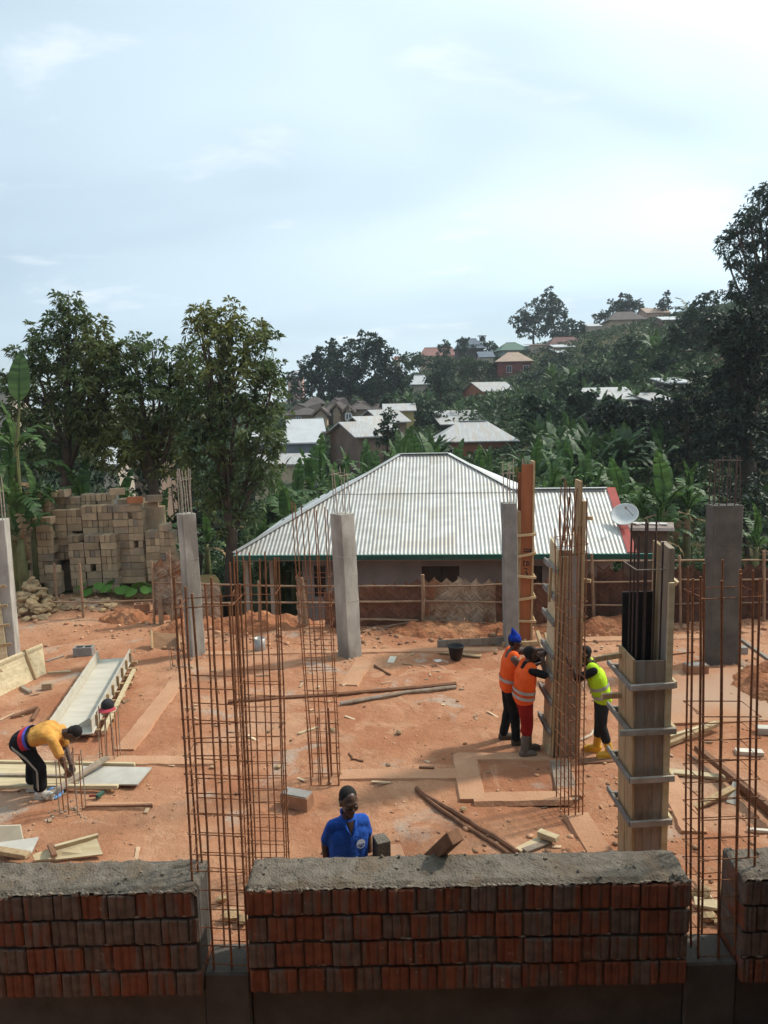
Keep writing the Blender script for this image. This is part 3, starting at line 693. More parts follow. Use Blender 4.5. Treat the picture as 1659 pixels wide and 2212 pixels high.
# middle one, where the men work
f0 = foot(1214, 1638); YF = f0.y; t = thing('formwork_column', 'open column formwork the three men are nailing, dark boards stepped up its side', 'formwork', f0)
zt = at(1230, 1187, YF).z
lx0, lx1 = at(1189, 1638, YF).x, at(1208, 1187, YF).x; rx0, rx1 = at(1240, 1638, YF).x, at(1253, 1187, YF).x; D = .46
fx = lambda z, a, b: a+(b-a)*z/zt
zf = at(1230, 1202, YF).z
panel(t, 'front_panel', M_woodgrey, V3(lx0, YF, -.02), V3(rx0, YF, -.02), V3(fx(zf, lx0, lx1), YF, zf), V3(fx(zf, rx0, rx1), YF, zf), V3(0, .022, 0))
panel(t, 'side_panel', M_ply, V3(lx0-.004, YF-.01, -.02), V3(lx0-.004, YF+D, -.02), V3(lx1-.004, YF-.01, zf+.1), V3(lx1-.004, YF+D, zt+.10), V3(-.022, 0, 0))
panel(t, 'back_panel', M_woodgrey, V3(lx0, YF+D-.03, -.02), V3(rx0, YF+D-.03, -.02), V3(lx1, YF+D-.03, zt-.1), V3(rx1, YF+D-.03, zt-.1), V3(0, .022, 0))
zh = at(1258, 1037, YF+.2).z; hx = at(1252, 1037, YF+.1).x
panel(t, 'tall_board', M_wood, V3(rx0+.003, YF+.04, -.02), V3(rx0+.003, YF+.36, -.02), V3(hx, YF+.04, zh), V3(hx, YF+.36, zh), V3(.03, 0, 0))
panel(t, 'tall_board', M_wood, V3(rx0+.036, YF+.0, -.02), V3(rx0+.036, YF+.12, -.02), V3(hx+.033, YF+.0, zh-.28), V3(hx+.033, YF+.12, zh-.28), V3(.045, 0, 0))
for k in range(3):
    xx = lx0-.03; m_ = MB(); dx = (lx1-lx0); q0 = V3(lx0-.004+.06*k+.02, YF-.016, .02); q1 = V3(lx1-.004+.05*k+.02, YF-.016, zt-.1); m_.bar(q0, q1, .03, .03, (0, 1, 0)); m_.build('stud', M_wood, t)
for zy in (1232, 1290, 1345, 1415, 1462, 1515, 1580):
    z = at(1205, zy, YF).z; x = fx(z, lx0, lx1)-.05
    m_ = MB(); m_.bar(V3(x+.005, YF-.09, z), V3(x-.015, YF+.62, z+.02), .035, .085, (0, 0, 1), .004, .003); m_.build('yoke', M_woodcem, t)
    m_ = MB(); m_.bar(V3(x-.02, YF+D+.05, z+.02), V3(x+.5, YF+D+.05, z+.02), .04, .09); m_.build('yoke', M_woodcem, t)
for zy in (1120, 1255): 
    z = at(1258, zy, YF).z; m_ = MB(); m_.bar(V3(fx(z, rx0, rx1)+.03, YF+.1, z), V3(fx(z, rx0, rx1)+.16, YF-.02, z), .04, .05); m_.build('yoke', M_wood, t)
a, b_ = at(1186, 1300, YF+.1), at(1191, 1226, YF+.1); m_ = MB(); m_.bar(a, b_, .05, .035); m_.build('prop', M_wood, t)
for k in range(9):
    p = V3(random.uniform(lx1+.03, rx1-.03), YF+random.uniform(.05, D-.08), 2.5); dx = (lx1-lx0)*.35; m_ = MB(); wv = random.uniform(-.05, .05)
    m_.tube([p, p+V3(dx*.4+wv, 0, .6), p+V3(dx*.7-wv, 0, 1.05), p+V3(dx, 0, random.uniform(1.35, 1.6))], .008, 6); m_.build('rebar', M_rust, t)

# right one, big, half open
YF = 7.9; xa = at(1370, 1830, YF).x; zt = at(1395, 1428, YF).z
f0 = V3(xa+.15, YF, 0); t = thing('formwork_column', 'big timber column formwork on the right, open above, inside shade painted black', 'formwork', f0)
lx0, lx1 = xa, at(1372, 1428, YF).x; rx0, rx1 = at(1440, 1830, YF).x-.07, at(1438, 1428, YF).x; D = .48
sl = (lx1-lx0)/zt; sr = (rx1-rx0)/zt; lxz = lambda z: lx0+sl*z; rxz = lambda z: rx0+sr*z
def boards(name, n, a0, b0, a1, b1, th, mt):
    for i in range(n):
        u, v = i/n+.004, (i+1)/n-.004; panel(t, name, mt, a0.lerp(b0, u), a0.lerp(b0, v), a1.lerp(b1, u), a1.lerp(b1, v), th*random.uniform(.9, 1.1))
boards('front_board', 3, V3(lx0, YF, -.02), V3(rx0, YF, -.02), V3(lxz(zt), YF, zt), V3(rxz(zt), YF, zt), V3(0, .024, 0), M_woodgrey)
boards('side_board', 2, V3(lx0-.004, YF-.02, -.02), V3(lx0-.004, YF+D, -.02), V3(lxz(zt)-.004, YF-.02, zt+.02), V3(lxz(zt)-.004, YF+D, zt+.03), V3(-.026, 0, 0), M_wood)
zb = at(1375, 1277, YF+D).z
panel(t, 'shade_black_panel', mat('shade_black_ply', (.018, .016, .016), (.028, .024, .022), 3, .7), V3(lx0, YF+D-.03, -.02), V3(rx0, YF+D-.03, -.02), V3(lxz(zb), YF+D-.03, zb), V3(rxz(zb), YF+D-.03, zb), V3(0, .02, 0))  # shade inside the open form is put into this panel's colour
zh = at(1440, 1185, YF).z; zh2 = at(1408, 1152, YF+D).z
panel(t, 'tall_board', M_woodgrey, V3(rx0+.004, YF+.0, -.02), V3(rx0+.004, YF+.26, -.02), V3(rxz(zh)+.004, YF+.0, zh), V3(rxz(zh)+.004, YF+.26, zh+.03), V3(.06, 0, 0))
panel(t, 'tall_board', M_wood, V3(rx0+.006, YF+.27, -.02), V3(rx0+.006, YF+.50, -.02), V3(rxz(zh)+.006, YF+.27, zh2-.1), V3(rxz(zh)+.006, YF+.50, zh2-.08), V3(.04, 0, 0))
panel(t, 'edge_stud', M_ply, V3(rx0+.0, YF-.045, -.02), V3(rx0+.06, YF-.045, -.02), V3(rxz(zh)+.0, YF-.045, zh-.36), V3(rxz(zh)+.06, YF-.045, zh-.36), V3(0, .04, 0))
for yy, x1 in ((1483, 1458), (1581, 1461), (1684, 1457), (1778, 1452)):
    z = at(1400, yy, YF-.07).z; a, b_ = at(1362 if yy != 1581 else 1338, yy+3, YF-.07), at(x1, yy-3, YF-.07)
    m_ = MB(); m_.bar(a, b_, .035, .066, (0, 0, 1), .004, .003); m_.build('yoke', mat('pale_yoke', (.40, .36, .31), (.28, .24, .20), 5, .9, .3, 50, rnd=.1), t)  # paler copy of the yoke colour, painting the lit front
    x = lxz(z)-.06; m_ = MB(); m_.bar(V3(x, YF-.06, z-.02), V3(x-.02, YF+.72, z+.0), .03, .062, (0, 0, 1), .004, .003); m_.build('yoke', M_woodcem, t)
    x = rxz(z)+.10; m_ = MB(); m_.bar(V3(x, YF-.04, z), V3(x+.02, YF+.72, z), .035, .075, (0, 0, 1), .004, .003); m_.build('yoke', M_ply, t)
    m_ = MB(); m_.bar(V3(lxz(z)-.09, YF+.56, z), V3(rxz(z)+.18, YF+.56, z), .035, .07); m_.build('yoke', M_woodcem, t)
for xx, yy in ((1283, 1418), (1300, 1498)):     # yoke ends sticking out to the left
    a = at(xx, yy+6, YF+.35); b_ = at(xx+62, yy-4 if yy < 1450 else yy+2, YF+.40); m_ = MB(); m_.bar(a, b_, .05, .06); m_.build('yoke', M_wood, t)
a, b_ = at(1437, 1240, YF+.2), at(1462, 1262, YF+.1); m_ = MB(); m_.bar(a, b_, .05, .06); m_.build('yoke', M_ply, t)
for k, (u, v) in enumerate(((.1, .1), (.35, .08), (.62, .1), (.88, .12), (.12, .8), (.38, .85), (.62, .86), (.9, .7), (.1, .45))):
    p = V3(lx1+(rx1-lx1)*u, YF+.03+(D-.08)*v, zt-.9); m_ = MB(); m_.tube([p, p+V3(0, 0, random.uniform(2.15, 2.4))], .010, 6); m_.build('rebar', mat('dark_steel', (.05, .035, .03), (.08, .05, .04), 20, .7), t)
c = V3((lx1+rx1)/2, YF+D/2, at(1400, 1232, YF).z); m_ = MB(); w2, d2 = (rx1-lx1)/2+.0, D/2-.03
m_.tube([c+V3(sx*w2, sy*d2, 0) for sx, sy in ((-1, -1), (1, -1), (1, 1), (-1, 1), (-1, -1))], .006, 5); m_.build('stirrup', M_rustlight, t)
# ------------------------------------------------------------------ metal roofed house behind the fence
def plane_hit(px_, py_, P, n):
    d = ray(px_, py_); return CC + d*((P-CC).dot(n)/d.dot(n))
YG = 20.0
PL = at(505, 1196, YG); PR = gp(1362, 1192, PL.z); ux = (PR-PL); ux.z = 0; ux.normalize(); uy = Vector((-ux.y, ux.x, 0)); SL = .50
sv = (uy+Vector((0, 0, SL))).normalized(); nrm = ux.cross(sv)
if nrm.z < 0: nrm = -nrm
def uv(x, y):
    p = plane_hit(x, y, PL, nrm)-PL; return p.dot(ux), p.dot(sv)
uL, vL = uv(865, 981); uR, vR2 = uv(969, 982); vR = (vL+vR2)/2; uW, vW = uv(1100, 1057); uV, vV = uv(1316, 1057); uE, _ = uv(1348, 1192)
vW = (vW+vV)/2; uE = (uE+uV)/2
M_zinc = mat('corrugated_zinc', (.50, .49, .465), (.39, .375, .35), 1.3, .55, .05, 30, (1, 3, 3), metal=.55, rnd=.06, c3=(.40, .37, .33))
M_zincnew = mat('bright_zinc', (.66, .66, .66), (.56, .56, .56), 1.3, .5, metal=.4, rnd=.06)
hs = thing('house', 'house with big ribbed zinc hip roof just beyond the fence', 'house', (PL+PR)/2-Vector((0, 0, 2.8)))
def upper(u):
    if u <= 0: return 0
    if u < uL: return vR*u/uL
    if u <= uR: return vR
    if u < uE:
        hip = vR*(1-(u-uR)/(uE-uR)); return max(hip, vW)
    return 0
def sheet(u0, u1, v0, v1, lift):
    pitch = .105; k = 6; n = int(round((u1-u0)/pitch*k)); V = []; F = []
    for i in range(n+1):
        u = u0+(u1-u0)*i/n; a = lift+.0085*math.sin(2*math.pi*u/pitch)
        lo, hi = v0, min(v1, upper(min(max(u, .001), uE-.001)))
        if hi < lo: hi = lo
        V += [PL+ux*u+sv*lo+nrm*a, PL+ux*u+sv*hi+nrm*a]
        if i: F.append([2*i-2, 2*i, 2*i+1, 2*i-1])
    if max((V[2*i+1]-V[2*i]).length for i in range(n+1)) < .03: return
    b = MB(); b.add(V, F); b.build('roof_sheet', M_zinc, hs, True)
nsh = 14; su = (uE+.02)/nsh
for i in range(nsh):
    for (v0, v1, l) in ((-.06, vW*.98, .0), (vW*.95, vR+.01, .014)):
        sheet(i*su, (i+1)*su+.03, v0, v1, l+.003*(i % 2))
def pt(u, v, l=0.0): return PL+ux*u+sv*v+nrm*l
def flash(p, q, w, mt, nm): 
    b = MB(); b.bar(p, q, w, .012, (0, 0, 1), .004); b.build(nm, mt, hs)
M_ridge = mat('ridge_zinc', (.50, .49, .47), (.42, .41, .39), 3, .5, metal=.4)
flash(pt(0, 0, .03), pt(uL, vR, .035), .16, M_ridge, 'hip_cap'); flash(pt(uL, vR, .04), pt(uR, vR, .04), .2, M_ridge, 'ridge_cap'); 
uh = uR+(uE-uR)*(1-vW/vR); flash(pt(uR, vR, .035), pt(uh, vW, .035), .16, M_ridge, 'hip_cap'); flash(pt(uh, vW, .04), pt(uE, vW, .04), .2, M_ridge, 'ridge_cap')
M_redv = mat('red_verge', (.36, .06, .045), (.28, .05, .04), 3, .6)
b = MB(); b.prism([pt(uE+.0, -.06, .03), pt(uE+.22, -.06, .03), pt(uE+.22, vW+.03, .03), pt(uE+.0, vW+.03, .03)], -nrm*.02); b.build('verge_board', M_redv, hs)
b = MB(); b.prism([pt(uE+.22, -.06, .03), pt(uE+.22, vW+.03, .03), pt(uE+.22, vW+.03, -.18), pt(uE+.22, -.06, -.18)], ux*.02); b.build('verge_board', M_redv, hs)
# the other roof slopes
zr = pt(uL, vR).z; back = uy*(2*(pt(uL, vR)-PL).dot(uy))
b = MB(); b.prism([pt(uR, vR, -.02), pt(uE, 0, -.02)-Vector((0, 0, .02)), pt(uE, 0, -.02)+back], Vector((0, 0, -.02))); b.build('roof_slope', M_zincnew, hs)
b = MB(); b.prism([pt(uL, vR, -.02), pt(0, 0, -.02)+back, pt(0, 0, -.02)], Vector((0, 0, -.02))); b.build('roof_slope', M_zincnew, hs)
b = MB(); b.prism([pt(uL, vR, -.02), pt(uR, vR, -.02), pt(uE, 0, -.02)+back, pt(0, 0, -.02)+back], Vector((0, 0, -.02))); b.build('roof_slope', M_zincnew, hs)
wb = uy*((pt(0, vW)-PL).dot(uy)*2-.0)
b = MB(); b.prism([pt(uh, vW, -.02), pt(uE+.2, vW, -.02), pt(uE+.2, 0, 0)+wb, pt(uh, 0, 0)+wb], Vector((0, 0, -.02))); b.build('roof_slope', M_zincnew, hs)
# green fascia gutter, soffit and walls
M_green = mat('green_fascia', (.02, .085, .06), (.015, .06, .045), 3, .5)
b = MB(); b.bar(PL-sv*.08+Vector((0, 0, -.07)), pt(uE+.75, -.08)+Vector((0, 0, -.07)), .03, .13); b.build('gutter', M_green, hs)
b = MB(); b.bar(PL-sv*.085+Vector((0, 0, .002)), pt(uE+.75, -.085)+Vector((0, 0, .002)), .05, .012); b.build('gutter_lip', mat('green_lip', (.10, .30, .24), (.08, .24, .2), 3, .5), hs)
b = MB(); b.bar(PL+uy*.12+Vector((0, 0, -.19)), pt(uE, 0)+uy*.12+Vector((0, 0, -.19)), .02, .09); b.build('wall_plate', mat('grey_plate', (.36, .33, .31), (.28, .25, .23), 2), hs)
M_hwall = mat('house_plaster', (.23, .205, .19), (.17, .15, .14), 1.2, .9, .2, 20)
uw0 = uv(640, 1200)[0]
def wallpart(u0, u1, z0, z1, nm, mt, yy=.65, th=.15):
    a = PL+ux*u0+uy*yy; b_ = PL+ux*u1+uy*yy; b = MB(); b.prism([Vector((a.x, a.y, z0)), Vector((b_.x, b_.y, z0)), Vector((b_.x, b_.y, z1)), Vector((a.x, a.y, z1))], uy*th); return b.build(nm, mt, hs)
ztp = PL.z-.16; zg = PL.z-2.8
wins = [(uv(666, 1200)[0], uv(692, 1200)[0], PL.z-1.35, PL.z-.48), (uv(908, 1200)[0], uv(993, 1200)[0], PL.z-1.5, PL.z-.50), (uv(1130, 1200)[0], uv(1180, 1200)[0], PL.z-1.5, PL.z-.5)]
ua = uw0
for (w0, w1, z0, z1) in wins:
    wallpart(ua, w0, zg, ztp, 'wall', M_hwall); wallpart(w0, w1, zg, z0, 'wall', M_hwall); wallpart(w0, w1, z1, ztp, 'wall', M_hwall); ua = w1
    f_ = wallpart(w0+.0, w1-.0, z0, z1, 'window', mat('dark_glass', (.012, .012, .014), (.02, .02, .022), 3, .25), .74, .02)
    for k in range(3):
        uu = w0+(w1-w0)*k/2; a = PL+ux*uu+uy*.70; m_ = MB(); m_.bar(Vector((a.x, a.y, z0)), Vector((a.x, a.y, z1)), .04, .04, ux); o = m_.build('mullion', mat('dark_frame', (.03, .026, .025), None, 3), hs); 
wallpart(ua, uE-.2, zg, ztp, 'wall', M_hwall)
a = PL+ux*uw0; b = MB(); b.prism([a+uy*.8-Vector((0, 0, 2.8)), a+uy*6-Vector((0, 0, 2.8)), a+uy*6-Vector((0, 0, .16)), a+uy*.8-Vector((0, 0, .16))], ux*.15); b.build('wall', M_hwall, hs)
a = PL+ux*(uE-.2); b = MB(); b.prism([a+uy*.8-Vector((0, 0, 2.8)), a+uy*5-Vector((0, 0, 2.8)), a+uy*5-Vector((0, 0, .16)), a+uy*.8-Vector((0, 0, .16))], ux*-.15); b.build('wall', M_hwall, hs)
for uu in (.25, uw0*.55): 
    a = PL+ux*uu+uy*.3; b = MB(); b.bar(a-Vector((0, 0, 2.8)), a-Vector((0, 0, .15)), .1, .1, ux); b.build('veranda_post', M_woodgrey, hs)
# satellite dish and lean-to shed
dc = at(1350, 1115, 20.2); dd = thing('satellite_dish', 'white satellite dish at the right end of the zinc roof', 'satellite dish', dc-Vector((0, 0, .5)))
ax = Vector((-.35, -.62, .72)).normalized(); b = MB(); pr_ = [(.005, .0)]+[(.36*r, .10*r*r) for r in (.25, .5, .75, .92, 1)]+[(.36*r, .10*r*r-.012) for r in (1, .75, .5, .25)]+[(.005, -.012)]
b.lathe(dc, pr_, 28, ax); b.build('reflector', mat('dish_white', (.62, .62, .60), (.52, .52, .50), 4, .5), dd, True)
lnb = dc+ax*.40+Vector((.08, 0, -.02)); b = MB(); b.tube([dc+Vector((.30, -.05, -.08)), lnb], .012, 6); b.build('feed_arm', M_conc_d2, dd); b = MB(); b.lathe(lnb-ax*.05, [(.02, 0), (.035, .02), (.03, .09), (.01, .1)], 10, ax); b.build('receiver', M_conc_d2, dd)
for q in ((-.12, .1, -.6), (.12, .1, -.6), (0, -.1, -.55)):
    b = MB(); b.tube([dc-ax*.02, dc+Vector(q)], .014, 6); b.build('strut', M_conc_d2, dd)
sh = thing('shed', 'low lean-to shed with rusty flat roof right of the dish', 'shed', at(1400, 1135, 20.6)-Vector((0, 0, 2.2)))
a, b_ = at(1346, 1140, 20.4), at(1456, 1141, 20.6); c1 = at(1455, 1128, 21.3); c0 = at(1362, 1127, 21.3)
b = MB(); b.prism([a, b_, c1, c0], Vector((0, 0, -.05))); b.build('roof', mat('rusty_sheet', (.25, .20, .17), (.16, .11, .09), 2, .7, .2, 20), sh)
b = MB(); b.bar(a-Vector((0, .03, .03)), b_-Vector((0, .03, .03)), .02, .09); b.build('fascia', mat('pale_fascia', (.42, .40, .38), None, 3), sh)
b = MB(); b.prism([a+Vector((.1, .2, -.06)), b_+Vector((-.1, .2, -.06)), b_+Vector((-.1, .2, -2.4)), a+Vector((.1, .2, -2.4))], Vector((0, .12, 0))); b.build('wall', mat('shed_plank', (.10, .07, .05), (.06, .045, .035), 3, .9, .2, 20), sh)
for k in range(4): 
    q = a.lerp(b_, .35+.18*k)+Vector((0, .4, .06)); b = MB(); b.cbox(q, (.12, .10, .015), rz3(random.uniform(0, 2)), .005, .008); b.build('roof_weight', mat('pale_rag', (.6, .58, .54), None, 5), sh)

# ------------------------------------------------------------------ woven bamboo fence
M_mat = mat('bamboo_mat', (.50, .40, .30), (.34, .22, .14), 5, .85, .1, 30, rnd=.3, island=True, c3=(.28, .12, .06))
M_matdark = mat('dark_brown_mat', (.115, .055, .038), (.08, .04, .028), 4, .95, .2, 20, rnd=.3, island=True)  # darkest red-brown strips, used for the right fence
M_matred = mat('soil_stained_mat', (.21, .10, .062), (.15, .068, .042), 4, .9, .2, 20, rnd=.25, island=True)
def weave(t, x0, x1, y0, y1, z0, z1, mt, torn=.06, step=.048, c=.13):
    """herringbone of bent bamboo strips between (x0,y0) and (x1,y1)"""
    A = Vector((x0, y0, 0)); B = Vector((x1, y1, 0)); L = (B-A).length; d = (B-A)/L; nn = Vector((d.y, -d.x, 0)); b = MB()
    nc = max(1, int(L/c)); cw = L/nc
    for i in range(nc):
        s = 1 if i % 2 else -1; u0, u1 = i*cw, (i+1)*cw
        z = z0
        while z < z1+random.uniform(-torn, torn):
            h = cw*.95*s; w = step*.46; off = nn*random.uniform(.0, .012)
            za, zb_ = z-h/2, z+h/2; ext = random.uniform(-.004, .02)
            p = A+d*(u0-ext)+off; q = A+d*(u1+ext)+off+nn*random.uniform(-.006, .01)
            mid = (p+q)/2+nn*.012
            b.add([p+Vector((0, 0, za-w)), p+Vector((0, 0, za+w)), mid+Vector((0, 0, (za+zb_)/2+w)), mid+Vector((0, 0, (za+zb_)/2-w)), q+Vector((0, 0, zb_+w)), q+Vector((0, 0, zb_-w))], [[0, 3, 2, 1], [3, 5, 4, 2]])
            z += step*random.uniform(.92, 1.12)
    g = b.build('mat_panel', mt, t); g['kind'] = 'stuff'
    bb = MB(); bb.prism([A-nn*.012+Vector((0, 0, z0-.05)), B-nn*.012+Vector((0, 0, z0-.05)), B-nn*.012+Vector((0, 0, z1-.08)), A-nn*.012+Vector((0, 0, z1-.08))], -nn*.01); bb.build('mat_backing', M_matdark if mt is M_matdark else M_matred, t)
FY = 17.15
def rail(t, x0, y0, x1, y1, Y, r=.022, mt=None):
    p, q = at(x0, y0, Y), at(x1, y1, Y); b = MB(); n = 6; b.tube([p.lerp(q, i/n)+Vector((0, random.uniform(-.008, .008), random.uniform(-.012, .012))) for i in range(n+1)], [r*random.uniform(.85, 1.1) for _ in range(n+1)], 7); b.build('rail', mt or M_bamboo, t)
def post(t, x0, y0, x1, y1, Y, r=.035):
    p, q = at(x0, y0, Y), at(x1, y1, Y); p.z = min(p.z, gz1(p.x, Y))-.1; b = MB(); b.tube([p, p.lerp(q, .5)+Vector((.01, 0, 0)), q], [r, r*.95, r*.9], 8); b.build('post', M_bamboo, t)
t = thing('bamboo_fence', 'woven bamboo mat fence with pole rails in front of the zinc roofed house', 'fence', (.8, FY, 0))
def X(px_, Y=FY): return at(px_, 1300, Y).x
def Z(py_, Y=FY): return at(900, py_, Y).z
zg0 = .0
for (a, b_, top, mt) in ((640, 664, 1242, M_mat), (778, 850, 1262, M_matred), (850, 915, 1260, M_matred), (915, 1004, 1254, M_mat), (1004, 1072, 1259, M_mat), (1072, 1125, 1262, M_matred), (1160, 1215, 1262, M_matred)):
    weave(t, X(a)+.01, X(b_)-.01, FY+.10, FY+.10, zg0, Z(top)-.01, mt, .05)
weave(t, X(700), X(778), FY+.12, FY+.12, zg0, Z(1275), M_matred, .05); weave(t, X(1125), X(1160), FY+.12, FY+.12, zg0, Z(1268), M_matred, .05)
rail(t, 425, 1262, 740, 1268, FY+.03); rail(t, 430, 1302, 745, 1301, FY+.03); rail(t, 770, 1266, 920, 1266, FY); rail(t, 905, 1268, 1110, 1262, FY); rail(t, 770, 1299, 1110, 1301, FY, .026); rail(t, 778, 1336, 905, 1339, FY); rail(t, 915, 1342, 965, 1340, FY, .018); rail(t, 985, 1346, 1100, 1344, FY); rail(t, 915, 1346, 975, 1348, FY, .015); rail(t, 778, 1338, 900, 1340, FY-.05, .016); rail(t, 1150, 1262, 1240, 1262, FY)
rail(t, 820, 1357, 905, 1340, FY-.1, .018)
post(t, 913, 1372, 913, 1241, FY-.05, .045); post(t, 757, 1372, 752, 1235, FY+.05); post(t, 1094, 1380, 1091, 1228, FY-.03, .03); post(t, 660, 1350, 652, 1248, FY+.05, .04); post(t, 560, 1362, 558, 1255, FY+.06, .03)
M_wallred = mat('muddy_board', (.20, .085, .05), (.13, .058, .036), 2.0, .95, .5, 12, c3=(.25, .12, .07))
t2 = thing('bamboo_fence', 'higher mud-brown fence on the right behind the big formwork', 'fence', (6, FY, 0))
FY2 = 17.0
for (a, b_, top) in ((1215, 1290, 1252), (1290, 1345, 1240), (1345, 1420, 1250), (1420, 1500, 1236), (1500, 1590, 1246), (1590, 1690, 1240)):
    weave(t2, X(a, FY2)+.01, X(b_, FY2)-.01, FY2+.1, FY2+.1, zg0, Z(top, FY2), M_matdark, .06)
rail(t2, 1215, 1212, 1420, 1210, FY2, .02); rail(t2, 1450, 1211, 1700, 1209, FY2, .022); rail(t2, 1230, 1258, 1440, 1255, FY2, .022); rail(t2, 1460, 1252, 1700, 1252, FY2, .022); rail(t2, 1230, 1308, 1440, 1306, FY2, .02); rail(t2, 1460, 1304, 1700, 1300, FY2, .02); rail(t2, 1240, 1365, 1380, 1362, FY2-.05, .018)
post(t2, 1283, 1372, 1278, 1196, FY2-.05, .035); post(t2, 1470, 1380, 1468, 1200, FY2-.02, .03); post(t2, 1650, 1380, 1650, 1190, FY2-.02, .035)
t3 = thing('bamboo_fence', 'torn woven mat screen by the block stack with leaning poles', 'fence', (-5.4, 18.0, 0))
YL = 18.2
weave(t3, at(330, 1300, YL).x, at(365, 1300, YL).x, YL+.06, YL+.06, .25, at(350, 1215, YL).z, M_mat, .08); weave(t3, at(365, 1300, YL).x, at(392, 1300, YL).x, YL+.05, YL+.05, .05, at(350, 1205, YL).z, M_mat, .08)
weave(t3, at(425, 1300, YL).x, at(470, 1300, YL).x, YL+.3, YL+.3, .0, at(440, 1262, YL).z, M_mat, .12)
post(t3, 333, 1345, 328, 1214, YL, .03); post(t3, 348, 1345, 345, 1290, YL-.1, .06); post(t3, 372, 1345, 366, 1190, YL-.05, .022)
rail(t3, 330, 1256, 400, 1222, YL, .02); rail(t3, 330, 1258, 480, 1262, YL, .02); rail(t3, 330, 1302, 400, 1278, YL, .02); rail(t3, 345, 1304, 480, 1304, YL, .02)
for (xa, ya, xb, yb, lab) in ((124, 1315, 117, 1217, 'left one of two thin stakes before the block stack'), (180, 1330, 172, 1217, 'right one of two thin stakes before the block stack')):
    q = gp(xa, ya, .12); p1_ = at(xb, yb, q.y); b = MB(); b.tube([q-Vector((0, 0, .25)), q.lerp(p1_, .5), p1_], [.035, .033, .03], 7); o = b.build('stake', M_bamboo); setp(o, lab, 'stake')
b = MB(); q = gp(180, 1330, .12); b.tube([at(112, 1300, q.y), at(220, 1300, q.y-.02), at(332, 1296, q.y-.3)], .02, 7); o = b.build('pole', M_bamboo); setp(o, 'thin horizontal pole tied between the stakes before the block stack', 'pole')

# banked soil and broken ground along the fence
def heap(name, label, c, rx, ry, h, seed, mt=M_soil, cat='soil heap'):
    n = 36; V = []
    for j in range(n+1):
        for i in range(n+1):
            u, v = -1.15+2.3*i/n, -1.15+2.3*j/n; r = math.hypot(u, v)
            x, y = c[0]+u*rx, c[1]+v*ry
            hh = h*max(0, 1-r*r)*(1+.55*mnoise.fractal(Vector((x*2.2, y*2.2, seed)), .8, 2, 5)) + .07*mnoise.fractal(Vector((x*6, y*6, seed)), .7, 2, 5)*(r < 1)
            V.append((x-c[0], y-c[1], gz1(x, y)+hh-.04*(r > .98)-.05*(r > 1.08)))
    F = [(j*(n+1)+i, j*(n+1)+i+1, (j+1)*(n+1)+i+1, (j+1)*(n+1)+i) for j in range(n) for i in range(n)]
    o = link_mesh(name, npmesh(name, np.array(V), np.array(F), mt, True)); o.location = (c[0], c[1], 0); setp(o, label, cat); return o
pz = gp(590, 1345); heap('soil_heap', 'mound of red soil against the torn fence left of the centre column', (pz.x-.2, 17.6), 1.3, .7, .26, 3)
pz = gp(960, 1368); heap('soil_heap', 'red soil pile at the foot of the bamboo fence behind the bucket', (pz.x+.1, 16.9), 1.4, .45, .14, 5)
pz = gp(425, 1335); heap('soil_heap', 'small red earth bank behind the pale left column', (pz.x, 17.6), .9, .6, .2, 8)
pz = gp(310, 1330); heap('soil_heap', 'red earth bank against the hollow bricks below the mat screen', (pz.x-.1, 18.6), .9, .5, .18, 9)
pz = gp(1300, 1372); heap('soil_heap', 'low red soil bank under the dark right fence', (pz.x, 16.75), 1.6, .35, .22, 12)
pz = gp(1650, 1500); heap('soil_heap', 'dark red spoil heap at the right picture edge', (pz.x+.6, pz.y+.2), 1.0, 1.1, .35, 13)

# ------------------------------------------------------------------ block stack
M_blk = mat('cement_block', (.42, .305, .19), (.30, .215, .135), 2.2, .9, .4, 35, rnd=.24, c3=(.20, .165, .13))
M_blkred = mat('laterite_block', (.36, .20, .12), (.26, .13, .075), 4, .9, .3, 35, rnd=.2)
def block_mesh(w, h, d): 
    b = MB(); b.cbox((0, 0, h/2), (w/2, d/2, h/2), None, .007, .003); return b.mesh('concrete_block', M_blk)
BL_S = [block_mesh(.405, .192, .15) for _ in range(4)]; BL_E = [block_mesh(.132, .192, .40) for _ in range(4)]
BG = 'concrete blocks piled in the stack'; nblk = 0
def put_block(me, x, y, z, rz=0.0, label=None, grp=BG, mt=None):
    global nblk
    o = link_mesh('concrete_block', me); o.location = (x, y, z); o.rotation_euler = (0, 0, rz); nblk += 1
    setp(o, label or ('plain sided concrete block in the tall stack left of the trees' if me in BL_S else 'concrete block lying end-on in the tall stack left of the trees'), 'block', grp); return o
ORD = ['zeroth', 'first', 'second', 'third', 'fourth', 'fifth', 'sixth', 'seventh', 'eighth', 'ninth', 'tenth', 'eleventh', 'twelfth', 'thirteenth', 'fourteenth', 'fifteenth', 'sixteenth', 'seventeenth', 'eighteenth']
